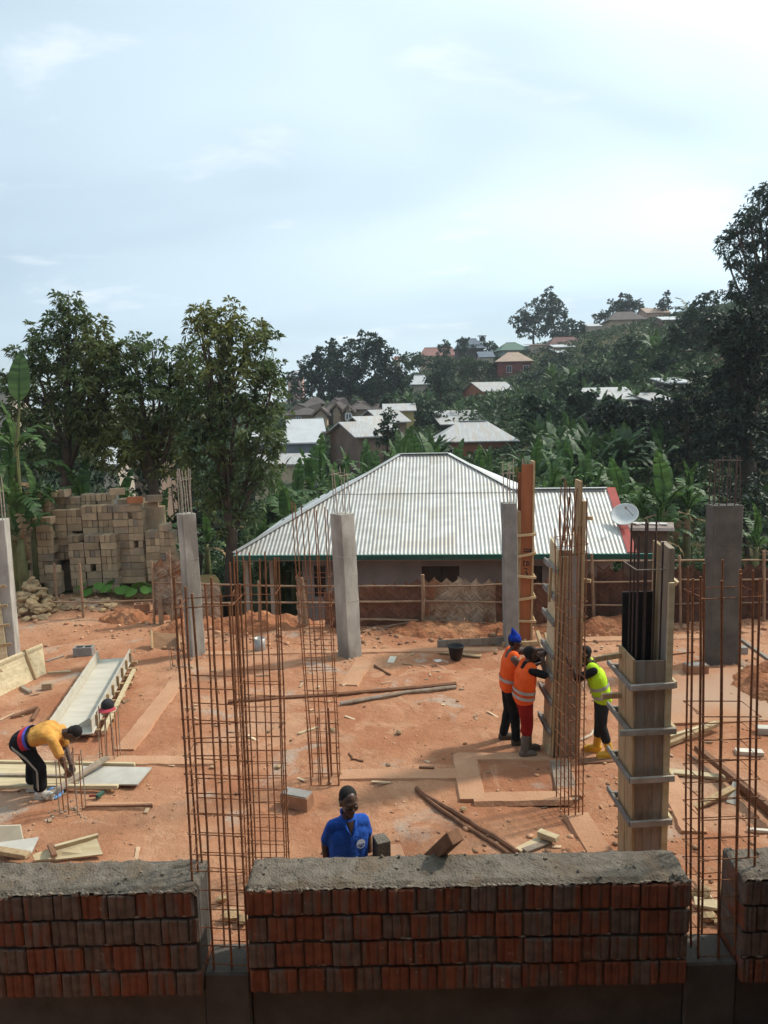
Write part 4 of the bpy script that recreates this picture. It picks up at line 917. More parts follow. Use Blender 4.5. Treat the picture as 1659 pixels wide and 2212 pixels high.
def stack(xp0, xp1, ytop, Y, desc, zmin=0.05, pat=0):
    x0, x1 = at(xp0, 1200, Y).x, at(xp1, 1200, Y).x; zt = at((xp0+xp1)/2, ytop, Y).z
    n = max(1, round((x1-x0)/.42)); cw = (x1-x0)/n; z = zt; r = 0
    while z-.196 > zmin:
        z -= .203; ni = 0
        for i in range(n):
            xc = x0+cw*(i+.5); yj = Y+random.uniform(-.03, .03)
            if (r+pat+(random.random() < .2)) % 2 == 0:
                ni += 1; put_block(random.choice(BL_S), xc+random.uniform(-.008, .008), yj+.075, z, random.uniform(-.03, .03), 'plain block %s from left, %s row down in the %s' % (ORD[ni], ORD[r+1], desc))
            else:
                for k in range(3):
                    if random.random() < .06: continue
                    ni += 1; put_block(random.choice(BL_E), xc+(k-1)*cw/3.03, yj+.20+random.uniform(-.02, .025), z, random.uniform(-.02, .02), 'end-on block %s from left, %s row down in the %s' % (ORD[ni], ORD[r+1], desc))
        r += 1
YB = 21.2
stack(50, 117, 1078, YB, 'leftmost back pile', pat=0); stack(117, 182, 1074, YB+.42, 'second back pile', zmin=1.6, pat=1); stack(117, 182, 1101, YB, 'second pile from left', zmin=.9, pat=0); stack(80, 115, 1118, YB-.42, 'low left front pile', zmin=.3, pat=1)
stack(182, 250, 1067, YB+.42, 'middle back pile', zmin=1.9, pat=1); stack(182, 250, 1092, YB, 'middle pile', zmin=.3, pat=1); stack(148, 252, 1156, YB-.42, 'wide front pile', zmin=.15, pat=1)
stack(250, 312, 1090, YB-.1, 'tall right pile', zmin=.3, pat=0); stack(312, 352, 1084, YB+.42, 'rear right pile', zmin=1.4, pat=0); stack(316, 347, 1147, YB-.3, 'low right front pile', zmin=.4, pat=1); stack(347, 378, 1132, YB-.3, 'far right pile', zmin=.4, pat=1)
stack(50, 117, 1072, YB+.42, 'hidden left back pile', zmin=1.9, pat=1); stack(250, 312, 1078, YB+.42, 'hidden right back pile', zmin=1.9, pat=1); stack(98, 120, 1222, YB-.75, 'short pile by the stones', zmin=.2, pat=0)
# solid heart of the stack so no light leaks between the joints
for (xp0, xp1, yt) in ((52, 116, 1084), (118, 250, 1106), (252, 350, 1096)):
    p0, p1_ = at(xp0, 1200, YB+.2), at(xp1, 1200, YB+.2); zt = at(xp0, yt, YB).z-.08; n = max(1, int((p1_.x-p0.x)/.42))
    for i in range(n):
        b = MB(); xx = p0.x+(p1_.x-p0.x)*(i+.5)/n; b.cbox((xx, YB+.62, zt/2), ((p1_.x-p0.x)/n/2, .19, zt/2), None, .01); o = b.build('concrete_block', M_blk); setp(o, 'inner pier of blocks deep inside the tall stack', 'block', BG)
def lump(xp, yp, Y, me, rz, label, mt=None):
    p = at(xp, yp, Y); return put_block(me, p.x, p.y, p.z, rz, label, None)
for i, (xp, yp, rz) in enumerate(((74, 1074, .5), (126, 1072, 1.3), (142, 1072, 1.5))): lump(xp, yp, YB+.3, BL_S[i % 4], rz, ('loose block tilted on the left top of the stack', 'left one of two upright blocks on top of the stack', 'right one of two upright blocks on top of the stack')[i])
lump(254, 1069, YB+.3, BL_S[1], .3, 'loose block crowning the middle top of the stack')
b = MB(); p = at(292, 1086, YB-.15); b.cbox(p+Vector((0, 0, .08)), (.20, .10, .085), rz3(.1), .008, .004); o = b.build('clay_brick', mat('orange_clay', (.42, .16, .07), (.34, .12, .05), 5, .9, .2, 30)); setp(o, 'single orange hollow brick on top of the block stack', 'brick')
lump(335, 1084, YB+.4, BL_S[2], .2, 'block at the right top corner of the stack')
# hollow block on the ground in front of it
def hollow_block(name, p, rz, L, W, H, mt, label, cat='block'):
    b = MB(); R = rz3(rz); p = Vector(p); t_ = .03
    for (cx_, cy_, hx_, hy_) in ((0, -W/2+t_/2, L/2, t_/2), (0, W/2-t_/2, L/2, t_/2), (-L/2+t_/2, 0, t_/2, W/2-t_), (L/2-t_/2, 0, t_/2, W/2-t_), (0, 0, t_/2, W/2-t_)):
        b.cbox(p+R @ Vector((cx_, cy_, H/2)), (hx_-.0005, hy_-.0005, H/2), R, .004, .001)
    b.cbox(p+R @ Vector((0, 0, .015)), (L/2-t_, W/2-t_, .012), R, .003)
    o = b.build(name, mt, None, False, p); setp(o, label, cat); return o
q = gp(182, 1415); hollow_block('concrete_block', (q.x, q.y, .0), .05, .40, .2, .19, M_conc_d2, 'lone grey hollow block on the earth behind the white trough')
# rough stones heaped left of the stack
ST = []
for k in range(6):
    bm = bmesh.new(); bmesh.ops.create_icosphere(bm, subdivisions=2, radius=1)
    for v in bm.verts: v.co *= 1+.35*mnoise.noise(v.co*1.3+Vector((k*7, 0, 0)))+.12*mnoise.noise(v.co*3+Vector((k, 5, 0))); 
    for v in bm.verts: v.co.z *= .62; v.co.x *= 1.2
    me = bpy.data.meshes.new('stone'); bm.to_mesh(me); bm.free(); me.materials.append(mat('tan_stone', (.44, .31, .17), (.30, .20, .11), 3, .9, .4, 12, rnd=.25)); ST.append(me)
def stone(x, y, z, s, label, grp):
    o = link_mesh('stone', random.choice(ST)); o.location = (x, y, z); o.scale = (s, s, s); o.rotation_euler = (random.uniform(-.5, .5), random.uniform(-.5, .5), random.uniform(0, 6.28)); setp(o, label, 'stone', grp)
for i in range(95):
    a = random.uniform(0, 6.28); r = random.random()**.6; xp = 72+r*52*math.cos(a); yy = 19.35+r*.85*math.sin(a)
    p = at(xp, 1300, yy); h = .80*(1-r)*(1.0 if xp < 95 else .7)+.05
    stone(p.x, yy, max(0, gz1(p.x, yy))*.6+h*random.uniform(.75, 1.05), random.uniform(.07, .16), 'rough tan stone in the heap left of the block stack', 'stones heaped beside the stack')
for i in range(26):
    p = gp(random.uniform(120, 250), random.uniform(1315, 1330)); stone(p.x, p.y, gz1(p.x, p.y)+.03, random.uniform(.05, .12), 'tan stone scattered at the foot of the block stack', 'stones strewn before the stack')
q = gp(315, 1338); 
for k, (dx, dz) in enumerate(((-.32, 0), (.08, 0), (-.1, .2))): hollow_block('clay_block', (q.x+dx, q.y+.1, dz), .1*k, .38, .2, .19, M_blkred, ('left', 'right', 'upper')[k]+' one of three soil-caked hollow bricks below the mat screen', 'brick')
# ------------------------------------------------------------------ houses of the quarter
M_glass = MATS['dark_glass']
RM = {'zinc': mat('aged_zinc', (.44, .43, .42), (.33, .32, .31), .9, .55, .25, 1.2, (8, 1, 1), metal=.3, rnd=.10, c3=(.38, .33, .29)),
      'white': mat('pale_zinc', (.50, .50, .505), (.42, .42, .42), .9, .55, metal=.25, rnd=.05),
      'brown': mat('brown_tile', (.105, .085, .075), (.075, .06, .055), 1.2, .8, .3, 3, rnd=.1), 'tan': mat('tan_roof', (.38, .27, .20), (.30, .21, .16), 1, .7),
      'red': mat('red_roof', (.24, .11, .09), (.19, .085, .07), 1, .7), 'green': mat('green_roof', (.095, .155, .115), (.075, .125, .09), 1, .7), 'slate': mat('slate_roof', (.12, .15, .18), (.09, .11, .14), 1, .7),
      'maroon': mat('maroon_roof', (.14, .06, .055), (.10, .045, .04), 1, .7)}
WM = {'cream': mat('cream_wall', (.50, .38, .27), (.40, .30, .21), .8, .9), 'brick': mat('orange_brick_wall', (.42, .155, .085), (.32, .11, .06), .9, .9, .3, 4), 'grey': mat('bluegrey_block_wall', (.20, .22, .245), (.14, .155, .175), .8, .9, .2, 4), 'yellow': mat('ochre_wall', (.44, .35, .15), (.36, .28, .12), .8, .9),
      'mud': mat('mud_wall', (.24, .16, .115), (.17, .115, .085), .8, .95), 'redpaint': mat('red_painted_wall', (.20, .055, .05), (.15, .045, .04), .8, .8), 'palegreen': mat('palegreen_wall', (.30, .36, .31), (.24, .29, .25), .8, .9), 'beige': mat('beige_wall', (.46, .38, .31), (.38, .31, .25), .8, .9), 'dark': mat('dark_timber_wall', (.09, .07, .06), (.06, .05, .045), .8, .9), 'pink': mat('pink_wall', (.48, .30, .25), (.40, .25, .2), .8, .9)}
M_white = mat('white_frame', (.75, .74, .72), (.66, .65, .63), 3, .6)
def house(label, x0, x1, ye, Y, depth, hw, rise, roof, wm, rm, yaw=0.0, over=.45, wins=(), door=None, ridge=.5, name='house', cat='house'):
    a, b_ = at(x0, ye, Y), at(x1, ye, Y); W = (b_.x-a.x)/max(.3, math.cos(yaw)) if abs(yaw) < .01 else (b_.x-a.x)/(abs(math.cos(yaw))+abs(math.sin(yaw))*depth/max(.1, (b_.x-a.x)))
    ze = (a.z+b_.z)/2; c = Vector(((a.x+b_.x)/2, Y+depth/2, ze-hw)); t = thing(name, label, cat, c); R = rz3(yaw)
    def P(x, y, z): return c+R @ Vector((x, y, z))
    w, d = W/2-over, depth/2-over
    zb = -max(.6, c.z-min(gz1(c.x, c.y), gz1(c.x+w, c.y-d), gz1(c.x-w, c.y-d))+.3)
    wmt, rmt = WM[wm], RM[rm]
    # walls as four slabs, front one pierced by the windows
    def slab(p, q, z0, z1, nm='wall', th=.2):
        n_ = (q-p).normalized(); n_ = Vector((-n_.y, n_.x, 0)); m_ = MB(); m_.prism([Vector((p.x, p.y, c.z+z0)), Vector((q.x, q.y, c.z+z0)), Vector((q.x, q.y, c.z+z1)), Vector((p.x, p.y, c.z+z1))], n_*th); return m_.build(nm, wmt, t)
    xs = -w
    for (wx, ww, wz, wh) in sorted(wins):
        xc = -w+2*w*wx; l, r = xc-ww/2, xc+ww/2
        if l < xs+.05: continue
        slab(P(xs, -d, 0), P(l, -d, 0), zb, hw); slab(P(l, -d, 0), P(r, -d, 0), zb, wz); slab(P(l, -d, 0), P(r, -d, 0), wz+wh, hw); xs = r
        m_ = MB(); m_.prism([P(l, -d+.12, wz), P(r, -d+.12, wz), P(r, -d+.12, wz+wh), P(l, -d+.12, wz+wh)], R @ Vector((0, .03, 0))); wo = m_.build('window', M_glass, t)
        m_ = MB(); fr = .055
        for p, q in ((P(l-.02, -d-.02, wz), P(r+.02, -d-.02, wz)), (P(l-.02, -d-.02, wz+wh), P(r+.02, -d-.02, wz+wh)), (P(l, -d-.02, wz), P(l, -d-.02, wz+wh)), (P(r, -d-.02, wz), P(r, -d-.02, wz+wh)), (P(xc, -d+.06, wz), P(xc, -d+.06, wz+wh))): m_.bar(p, q, fr, fr, R @ Vector((0, 1, 0)))
        m_.build('frame', M_white, wo)
    slab(P(xs, -d, 0), P(w, -d, 0), zb, hw)
    slab(P(w, -d+.2, 0), P(w, d, 0), zb, hw); slab(P(w-.2, d, 0), P(-w, d, 0), zb, hw); slab(P(-w, d-.2, 0), P(-w, -d+.2, 0), zb, hw)
    if door is not None:
        xc = -w+2*w*door; m_ = MB(); m_.prism([P(xc-.45, -d-.03, 0), P(xc+.45, -d-.03, 0), P(xc+.45, -d-.03, 2.0), P(xc-.45, -d-.03, 2.0)], R @ Vector((0, .028, 0))); m_.build('door', WM['dark'], t)
    Wh, Dh = W/2, depth/2; th = Vector((0, 0, -.10)); h0, h1 = hw, hw+rise
    def face(pts, nm='roof_slope'): m_ = MB(); m_.prism([P(*p) for p in pts], th); m_.build(nm, rmt, t)
    if roof == 'hip':
        k = min(Wh*.98, Dh*1.0) if ridge is None else Wh-ridge*Wh
        face([(-Wh, -Dh, h0), (Wh, -Dh, h0), (Wh-k, 0, h1), (-Wh+k, 0, h1)]); face([(Wh, Dh, h0), (-Wh, Dh, h0), (-Wh+k, 0, h1), (Wh-k, 0, h1)]); face([(-Wh, Dh, h0), (-Wh, -Dh, h0), (-Wh+k, 0, h1)]); face([(Wh, -Dh, h0), (Wh, Dh, h0), (Wh-k, 0, h1)])
        m_ = MB(); m_.bar(P(-Wh+k, 0, h1+.03), P(Wh-k, 0, h1+.03), .3, .06); m_.build('ridge_cap', rmt, t)
    elif roof == 'gable':
        face([(-Wh, -Dh, h0), (Wh, -Dh, h0), (Wh, 0, h1), (-Wh, 0, h1)]); face([(Wh, Dh, h0), (-Wh, Dh, h0), (-Wh, 0, h1), (Wh, 0, h1)])
        for s in (-1, 1):
            m_ = MB(); m_.prism([P(s*w, -d, hw), P(s*w, d, hw), P(s*w, 0, hw+rise*d/Dh-.05)], R @ Vector((-s*.2, 0, 0))); m_.build('gable', wmt, t)
    elif roof == 'gabley':
        face([(-Wh, -Dh, h0), (0, -Dh, h1), (0, Dh, h1), (-Wh, Dh, h0)]); face([(0, -Dh, h1), (Wh, -Dh, h0), (Wh, Dh, h0), (0, Dh, h1)])
        for s in (-1, 1):
            m_ = MB(); m_.prism([P(-w, s*d, hw), P(w, s*d, hw), P(0, s*d, hw+rise*w/Wh-.05)], R @ Vector((0, -s*.2, 0))); m_.build('gable', wmt, t)
        for s in (-1, 1):
            m_ = MB(); m_.bar(P(s*Wh, -Dh-.02, h0-.05), P(0, -Dh-.02, h1-.05), .05, .2); m_.build('barge_board', WM['dark'], t)
    elif roof == 'shed':
        face([(-Wh, -Dh, h0), (Wh, -Dh, h0), (Wh, Dh, h1), (-Wh, Dh, h1)])
    return t
W3 = lambda *xs: [(x, 1.0, .9, 1.1) for x in xs]
house('blue-grey block house with pale sheet roof left of the zinc roof', 520, 690, 957, 54, 5.0, 2.4, .75, 'gable', 'grey', 'white', 0, .25, [(.63, .5, .7, .7)])
house('low beige outbuilding with flat awning under the blue-grey house', 540, 668, 1003, 50, 3.0, 1.4, .5, 'shed', 'cream', 'zinc', 0, .2)
house('pale roofed house directly behind the blue-grey house', 600, 702, 933, 64, 6, 2.4, 1.0, 'gable', 'mud', 'white', rad(8), .3)
house('nearest of three stepped gable houses, mossy zinc roof', 703, 812, 944, 60, 7, 2.4, 1.1, 'gable', 'mud', 'zinc', rad(24), .4)
house('middle one of three stepped gable houses below the villa', 735, 850, 930, 68, 7, 2.4, 1.2, 'gable', 'mud', 'zinc', rad(24), .4)
house('farthest of three stepped gable houses beside the ochre house', 772, 880, 912, 76, 7, 2.4, 1.2, 'gable', 'mud', 'zinc', rad(24), .4)
house('ochre house with small dark window and flat zinc roof', 826, 900, 887, 84, 6, 2.6, .75, 'gable', 'yellow', 'zinc', 0, .3, [(.55, .7, .9, .9)])
house('low open-sided house with wide grey sheet roof behind the brick bungalow', 938, 1112, 915, 82, 9, 2.2, 1.3, 'shed', 'mud', 'zinc', rad(4), .8, [(.3, 1.0, .5, 1.0)], .6)
house('brick bungalow with pale hip roof right above the zinc roof', 934, 1132, 953, 66, 7.5, 2.8, 1.6, 'hip', 'brick', 'zinc', rad(-3), .55, [(.12, .9, 1.0, 1.1), (.55, .8, 1.0, 1.0), (.8, .8, 1.0, 1.0)], None, .33)
house('orange brick house with long pale gable roof on the slope', 1008, 1118, 845, 112, 8, 2.8, 1.4, 'gable', 'brick', 'zinc', rad(18), .35, [(.15, .8, .8, 1.0), (.35, .8, .8, 1.0)])
house('small white roofed hut among trees at mid slope', 886, 929, 830, 128, 5, 1.8, 1.6, 'hip', 'beige', 'white', 0, .3)
house('long red roofed building on the far skyline', 906, 994, 768, 205, 10, 3, 2.4, 'hip', 'cream', 'red', 0, .5, (), None, .7)
house('tiny red roof peeping out at the far left skyline', 848, 868, 778, 210, 6, 2.5, 1.2, 'hip', 'cream', 'red', 0, .4)
house('green roofed house below the hilltop grove', 1072, 1152, 756, 168, 10, 3.4, 1.9, 'hip', 'palegreen', 'green', rad(5), .6, [(.3, 1.2, 1, 1.2), (.55, 1.2, 1, 1.2), (.8, 1.2, 1, 1.2)], None, .3)
house('two-storey red house with tan hip roof on the slope', 1070, 1164, 780, 142, 9, 5.4, 1.9, 'hip', 'redpaint', 'tan', rad(-6), .5, [(.15, .9, .9, 1.2), (.15, .9, 3.4, 1.2), (.35, .9, 3.4, 1.2), (.6, 1.0, 3.4, 1.2), (.6, 1, .9, 1.2), (.85, 1, 3.4, 1.2)], .35, .25)
house('slate roofed low house left of the green roof', 1034, 1070, 771, 160, 7, 2.4, 1.3, 'gable', 'beige', 'slate', 0, .4, [(.5, .9, .8, 1)])
house('dark slate roofed house among the round trees', 985, 1050, 752, 175, 9, 3, 2.4, 'hip', 'dark', 'slate', 0, .5)
house('beige plastered block behind the tan roofed house', 1146, 1206, 744, 165, 8, 4.5, .6, 'shed', 'beige', 'tan', 0, .2, [(.4, 1.0, 2.6, 1.1)])
house('maroon roofed house under the hilltop grove', 1186, 1270, 745, 160, 9, 2.8, 2.0, 'hip', 'mud', 'maroon', 0, .4)
house('bright white sheet roofed shed on the slope', 1200, 1268, 761, 148, 6, 2.4, 1.1, 'shed', 'mud', 'white', rad(4), .2, [(.5, 1, .8, 1)])
house('small pale roofed lean-to left of the bright white shed', 1196, 1245, 749, 152, 4, 2, .7, 'shed', 'mud', 'white', 0, .2)
house('long whitewashed house on the hill crest', 1270, 1322, 704, 178, 7, 3, .8, 'gable', 'beige', 'white', 0, .2, [(.3, 1, 1, 1), (.7, 1, 1, 1)])
house('dark roofed beige house standing on the hill crest', 1316, 1408, 690, 165, 10, 3.6, 2.2, 'hip', 'cream', 'brown', rad(-5), .5, [(.3, 1.1, 1.2, 1.3), (.7, 1.1, 1.2, 1.3)], None, .4)
house('pink walled house at the right end of the crest', 1396, 1450, 675, 170, 8, 3.6, 1.4, 'gable', 'pink', 'tan', 0, .3, [(.4, 1, 1.2, 1.2)])
house('pale sheet roof half buried in trees on the crest', 1430, 1480, 690, 140, 6, 2.2, .8, 'gable', 'mud', 'white', 0, .3)
house('striped rusty sheet roof amid the bananas on the right slope', 1275, 1395, 862, 62, 5.5, 1.9, 1.0, 'shed', 'dark', 'zinc', rad(-6), .3)
house('pale sheet roof right of the striped roof in the bananas', 1392, 1462, 864, 60, 4, 1.9, .6, 'shed', 'dark', 'zinc', rad(5), .3)
house('small white sheet roof under the dark right trees', 1438, 1502, 826, 66, 4, 1.9, .5, 'shed', 'dark', 'white', 0, .2)
house('white roofed house glimpsed behind the block stack', 188, 262, 1003, 36, 4, 2.2, .7, 'gable', 'beige', 'white', rad(6), .3, [(.4, .8, .7, 1.0)])
house('grey sheet roof glimpsed below the middle mango tree', 255, 340, 1000, 42, 5, 2.2, .6, 'gable', 'mud', 'zinc', 0, .3)
house('far white houses at the left horizon behind the mango', -30, 20, 848, 160, 10, 4, 1.5, 'hip', 'beige', 'white', 0, .4)
house('far pink house glimpsed at the gap right of the mango trees', 618, 655, 812, 230, 8, 5, 1.6, 'hip', 'pink', 'white', 0, .4)
# the villa: joined hip roofs with gabled bays
vl = thing('villa', 'large villa with dark brown hipped roofs and gabled bays', 'villa', at(700, 925, 98))
def vp(x, y, Y=98.0): return at(x, y, Y)
def vroof(xl, xr, ye, yt, k, Y, dep):
    a, b_ = vp(xl, ye, Y), vp(xr, ye, Y); zt = vp((xl+xr)/2, yt, Y+dep/2).z; W = b_.x-a.x; z = (a.z+b_.z)/2
    P = lambda x, y, zz: Vector((a.x+x, Y+y, zz))
    for pts in ([P(0, 0, z), P(W, 0, z), P(W-k, dep/2, zt), P(k, dep/2, zt)], [P(W, dep, z), P(0, dep, z), P(k, dep/2, zt), P(W-k, dep/2, zt)], [P(0, dep, z), P(0, 0, z), P(k, dep/2, zt)], [P(W, 0, z), P(W, dep, z), P(W-k, dep/2, zt)]):
        m_ = MB(); m_.prism(pts, Vector((0, 0, -.12))); m_.build('roof_slope', RM['brown'], vl)
    m_ = MB(); m_.prism([P(.6, .6, z-3.2), P(W-.6, .6, z-3.2), P(W-.6, .6, z-.1), P(.6, .6, z-.1)], Vector((0, dep-1.2, 0))); m_.build('wall', WM['cream'], vl)
def vgable(xl, xr, ye, yt, Y, wall=True):
    a, b_ = vp(xl, ye, Y), vp(xr, ye, Y); zt = vp((xl+xr)/2, yt, Y).z; z = (a.z+b_.z)/2; W = b_.x-a.x; mid = Vector(((a.x+b_.x)/2, Y, zt)); a.z = b_.z = z; bk = Vector((0, 6, .0))
    for pts in ([a, mid, mid+bk, a+bk], [mid, b_, b_+bk, mid+bk]):
        m_ = MB(); m_.prism(pts, Vector((0, 0, -.15))); m_.build('gable_roof', RM['brown'], vl)
    m_ = MB(); m_.prism([a+Vector((.4, .4, -.1)), b_+Vector((-.4, .4, -.1)), mid+Vector((0, .4, -.3))], Vector((0, .2, 0))); m_.build('gable', WM['cream'], vl)
    for q in (a, b_): 
        m_ = MB(); m_.bar(q+Vector((0, -.05, 0)), mid+Vector((0, -.05, 0)), .08, .25); m_.build('barge_board', WM['mud'], vl)
    if wall: m_ = MB(); m_.prism([a+Vector((.4, .45, -3)), b_+Vector((-.4, .45, -3)), b_+Vector((-.4, .45, -.12)), a+Vector((.4, .45, -.12))], Vector((0, 4, 0))); m_.build('wall', WM['cream'], vl)
vroof(608, 705, 896, 871, 4.5, 100, 12); vroof(690, 768, 888, 859, 3.2, 103, 11); vroof(745, 808, 884, 866, 2.6, 106, 10); vroof(655, 700, 872, 858, 1.0, 112, 6); vroof(795, 838, 884, 872, 2, 112, 8)
vgable(672, 712, 897, 880, 96); vgable(712, 740, 886, 871, 100); vgable(738, 766, 890, 877, 97)
for (xa, xb, ya, yb, Y) in ((685, 697, 902, 913, 96.3), (747, 759, 893, 907, 97.3), (640, 650, 900, 910, 100.5)):
    a, b_ = vp(xa, yb, Y), vp(xb, ya, Y); m_ = MB(); m_.prism([Vector((a.x, Y, a.z)), Vector((b_.x, Y, a.z)), Vector((b_.x, Y, b_.z)), Vector((a.x, Y, b_.z))], Vector((0, .1, 0))); wo = m_.build('window', M_glass, vl); m_ = MB()
    for p, q in (((a.x, a.z), (b_.x, a.z)), ((a.x, b_.z), (b_.x, b_.z)), ((a.x, a.z), (a.x, b_.z)), ((b_.x, a.z), (b_.x, b_.z)), (((a.x+b_.x)/2, a.z), ((a.x+b_.x)/2, b_.z))): m_.bar(Vector((p[0], Y-.05, p[1])), Vector((q[0], Y-.05, q[1])), .16, .1, (0, 1, 0))
    m_.build('frame', M_white, wo)
# water tank on its stand
wt = thing('water_tower', 'dark water tank on a spindly stand on the skyline', 'water tower', at(1042, 745, 185)); Yw = 185
for xx in (1036, 1048):
    for dy in (0, 1.6): 
        a, b_ = at(xx, 750, Yw+dy), at(xx, 726, Yw+dy); m_ = MB(); m_.bar(a, b_, .15, .15, (0, 1, 0)); m_.build('leg', M_conc_d2, wt)
a, b_ = at(1034, 737, Yw), at(1050, 737, Yw); m_ = MB(); m_.bar(a+Vector((0, .8, 0)), b_+Vector((0, .8, 0)), 2, .15); m_.build('platform', M_conc_d2, wt)
c = at(1042, 737, Yw+.8); m_ = MB(); m_.lathe(c+Vector((0, 0, .08)), [(.55, 0), (.6, .2), (.6, .7), (.4, .95), (.15, 1.05)], 16); m_.build('tank', mat('tank_black', (.03, .035, .04), None, 3, .5), wt, True)
a, b_ = at(1033, 725, Yw), at(1051, 725, Yw); m_ = MB(); m_.bar(a+Vector((0, .8, 0)), b_+Vector((0, .8, 0)), 2.2, .1); m_.build('roof', RM['white'], wt)

# ------------------------------------------------------------------ vegetation
def leafmat(name, c1, c2, rnd=.4, trans=.25, c3=None): return mat(name, c1, c2, .35, .55, trans=trans, rnd=rnd, island=True, spec=.35, c3=c3)
M_mango = leafmat('mango_leaf', (.105, .140, .046), (.074, .108, .040), .5, .32, c3=(.17, .165, .038))
M_mangofar = leafmat('dark_leaf', (.038, .068, .034), (.027, .052, .028), .5, .22)
M_euca = leafmat('eucalyptus_leaf', (.055, .082, .054), (.038, .062, .042), .4, .2)
M_bush = leafmat('bush_leaf', (.052, .090, .030), (.036, .064, .025), .5, .25)
M_black = leafmat('deep_shade_leaf', (.022, .038, .020), (.015, .027, .015), .45, .14)  # leaf colour darkened to paint in deep shade
M_bark = mat('bark', (.10, .07, .05), (.06, .045, .033), 6, .95, .6, 20)
def rosettes(cen, out, k, L, Wd, droop, rng):
    """k leaves around every centre; one folded quad each"""
    n = len(cen); a = rng.uniform(0, 2*np.pi, (n, k)); el = rng.normal(.15, .55, (n, k))
    d = np.stack([np.cos(a)*np.cos(el), np.sin(a)*np.cos(el), np.sin(el)], -1) + out[:, None, :]*.55
    d /= np.linalg.norm(d, axis=-1, keepdims=True)
    up = rng.normal(0, 1, (n, k, 3)); s = np.cross(d, up); s /= np.linalg.norm(s, axis=-1, keepdims=True)+1e-9
    ln = L*rng.uniform(.65, 1.2, (n, k, 1)); b = cen[:, None, :]+d*ln*.12
    m_ = b+d*ln*.5; tip = b+d*ln-np.array([0, 0, 1.])*ln*droop; m_[..., 2] += ln[..., 0]*.04
    V = np.stack([b, m_+s*Wd*.5*ln/L, tip, m_-s*Wd*.5*ln/L], 2).reshape(-1, 3)
    F = np.arange(len(V)).reshape(-1, 4); return V, F
def fat(l, k): return [(x, y, rx*k, ry*k) for x, y, rx, ry in l]
def tree(name, label, base, lobes, Y, dens, k, L, Wd, mt, droop=.25, trunk=.25, group=None, cat='tree', limbs=True, bark=None, dsc=1.0, seed=None, clump=12):
    """lobes: pixel (x, y, rx, ry) seen at distance Y"""
    rng = np.random.default_rng(seed if seed is not None else sum(ord(ch_)*(i_+1) for i_, ch_ in enumerate(label)) % 9999)
    bz = gz1(base[0], base[1]); root = Vector((base[0], base[1], bz)); t = thing(name, label, cat, root, group)
    C, O = [], []; cs = []
    for (x, y, rx, ry) in lobes:
        off = rng.uniform(-.6, .6)*rx/FPX*Y*dsc; Yl = Y+off; c = at(x, y, Yl); sx, sz = rx/FPX*Y, ry/FPX*Y; cs.append((c, sx, sz))
        n = max(6, int(dens*(sx*sz+sx*sx*.6)))
        v = rng.normal(0, 1, (n, 3)); v /= np.linalg.norm(v, axis=1, keepdims=True); r = rng.uniform(.25, 1, (n, 1))**.45
        r *= 1+.25*np.sin(v[:, :1]*5+x)*np.cos(v[:, 2:]*4+y)
        e3 = np.array([sx, sx*.9*dsc, sz]); q = int(n*.35); C.append(np.array(c)+(v*r*.8*e3)[:q]); O.append(v[:q])
        nsub = max(5, int(clump*rng.uniform(.8, 1.3))); w = rng.normal(0, 1, (nsub, 3)); w /= np.linalg.norm(w, axis=1, keepdims=True); w[:, 2] = np.abs(w[:, 2])*np.where(rng.random(nsub) < .72, 1, -1)
        sc = w*rng.uniform(.72, 1.12, (nsub, 1)); sr = rng.uniform(.20, .40, nsub); pick = rng.integers(0, nsub, n-q); vv = rng.normal(0, 1, (n-q, 3)); vv /= np.linalg.norm(vv, axis=1, keepdims=True)
        C.append(np.array(c)+(sc[pick]+vv*(sr[pick]*rng.uniform(.2, 1, n-q)**.5)[:, None])*e3); O.append(.5*vv+.7*w[pick])
    C = np.concatenate(C); O = np.concatenate(O); keep = C[:, 2] > bz+.3; C, O = C[keep], O[keep]
    V, F = rosettes(C, O, k, L, Wd, droop, rng)
    link_mesh('crown', npmesh('crown', V-np.array(root), F, mt), t)
    m_ = MB(); topc = max(cs, key=lambda q: q[0].z)[0]; cm = sum((q[0] for q in cs), Vector())/len(cs)
    fork = root.lerp(Vector((cm.x, cm.y, cm.z)), .42); n = 6
    m_.tube([root-Vector((0, 0, .4)), root.lerp(fork, .5)+Vector((rng.uniform(-.2, .2)*trunk, 0, 0)), fork, fork.lerp(topc, .5), fork.lerp(topc, .92)], [trunk*1.25, trunk, trunk*.85, trunk*.5, trunk*.12], 9)
    if limbs:
        for (c, sx, sz) in cs:
            q = fork.lerp(topc, rng.uniform(.0, .5)) if c.z > fork.z else fork.lerp(root, rng.uniform(0, .4)); mid = q.lerp(c, .5)+Vector((0, 0, -.08*(c-q).length)); m_.tube([q, mid, c], [trunk*.42, trunk*.28, trunk*.10], 6)
            for _ in range(3):
                e = c+Vector((rng.uniform(-.7, .7)*sx, rng.uniform(-.6, .6)*sx, rng.uniform(-.3, .8)*sz)); m_.tube([mid.lerp(c, .6), e], [trunk*.12, trunk*.03], 5)
    m_.build('trunk', bark or M_bark, t, True); return t
g0 = lambda x, Y: (at(x, 1200, Y).x, Y)
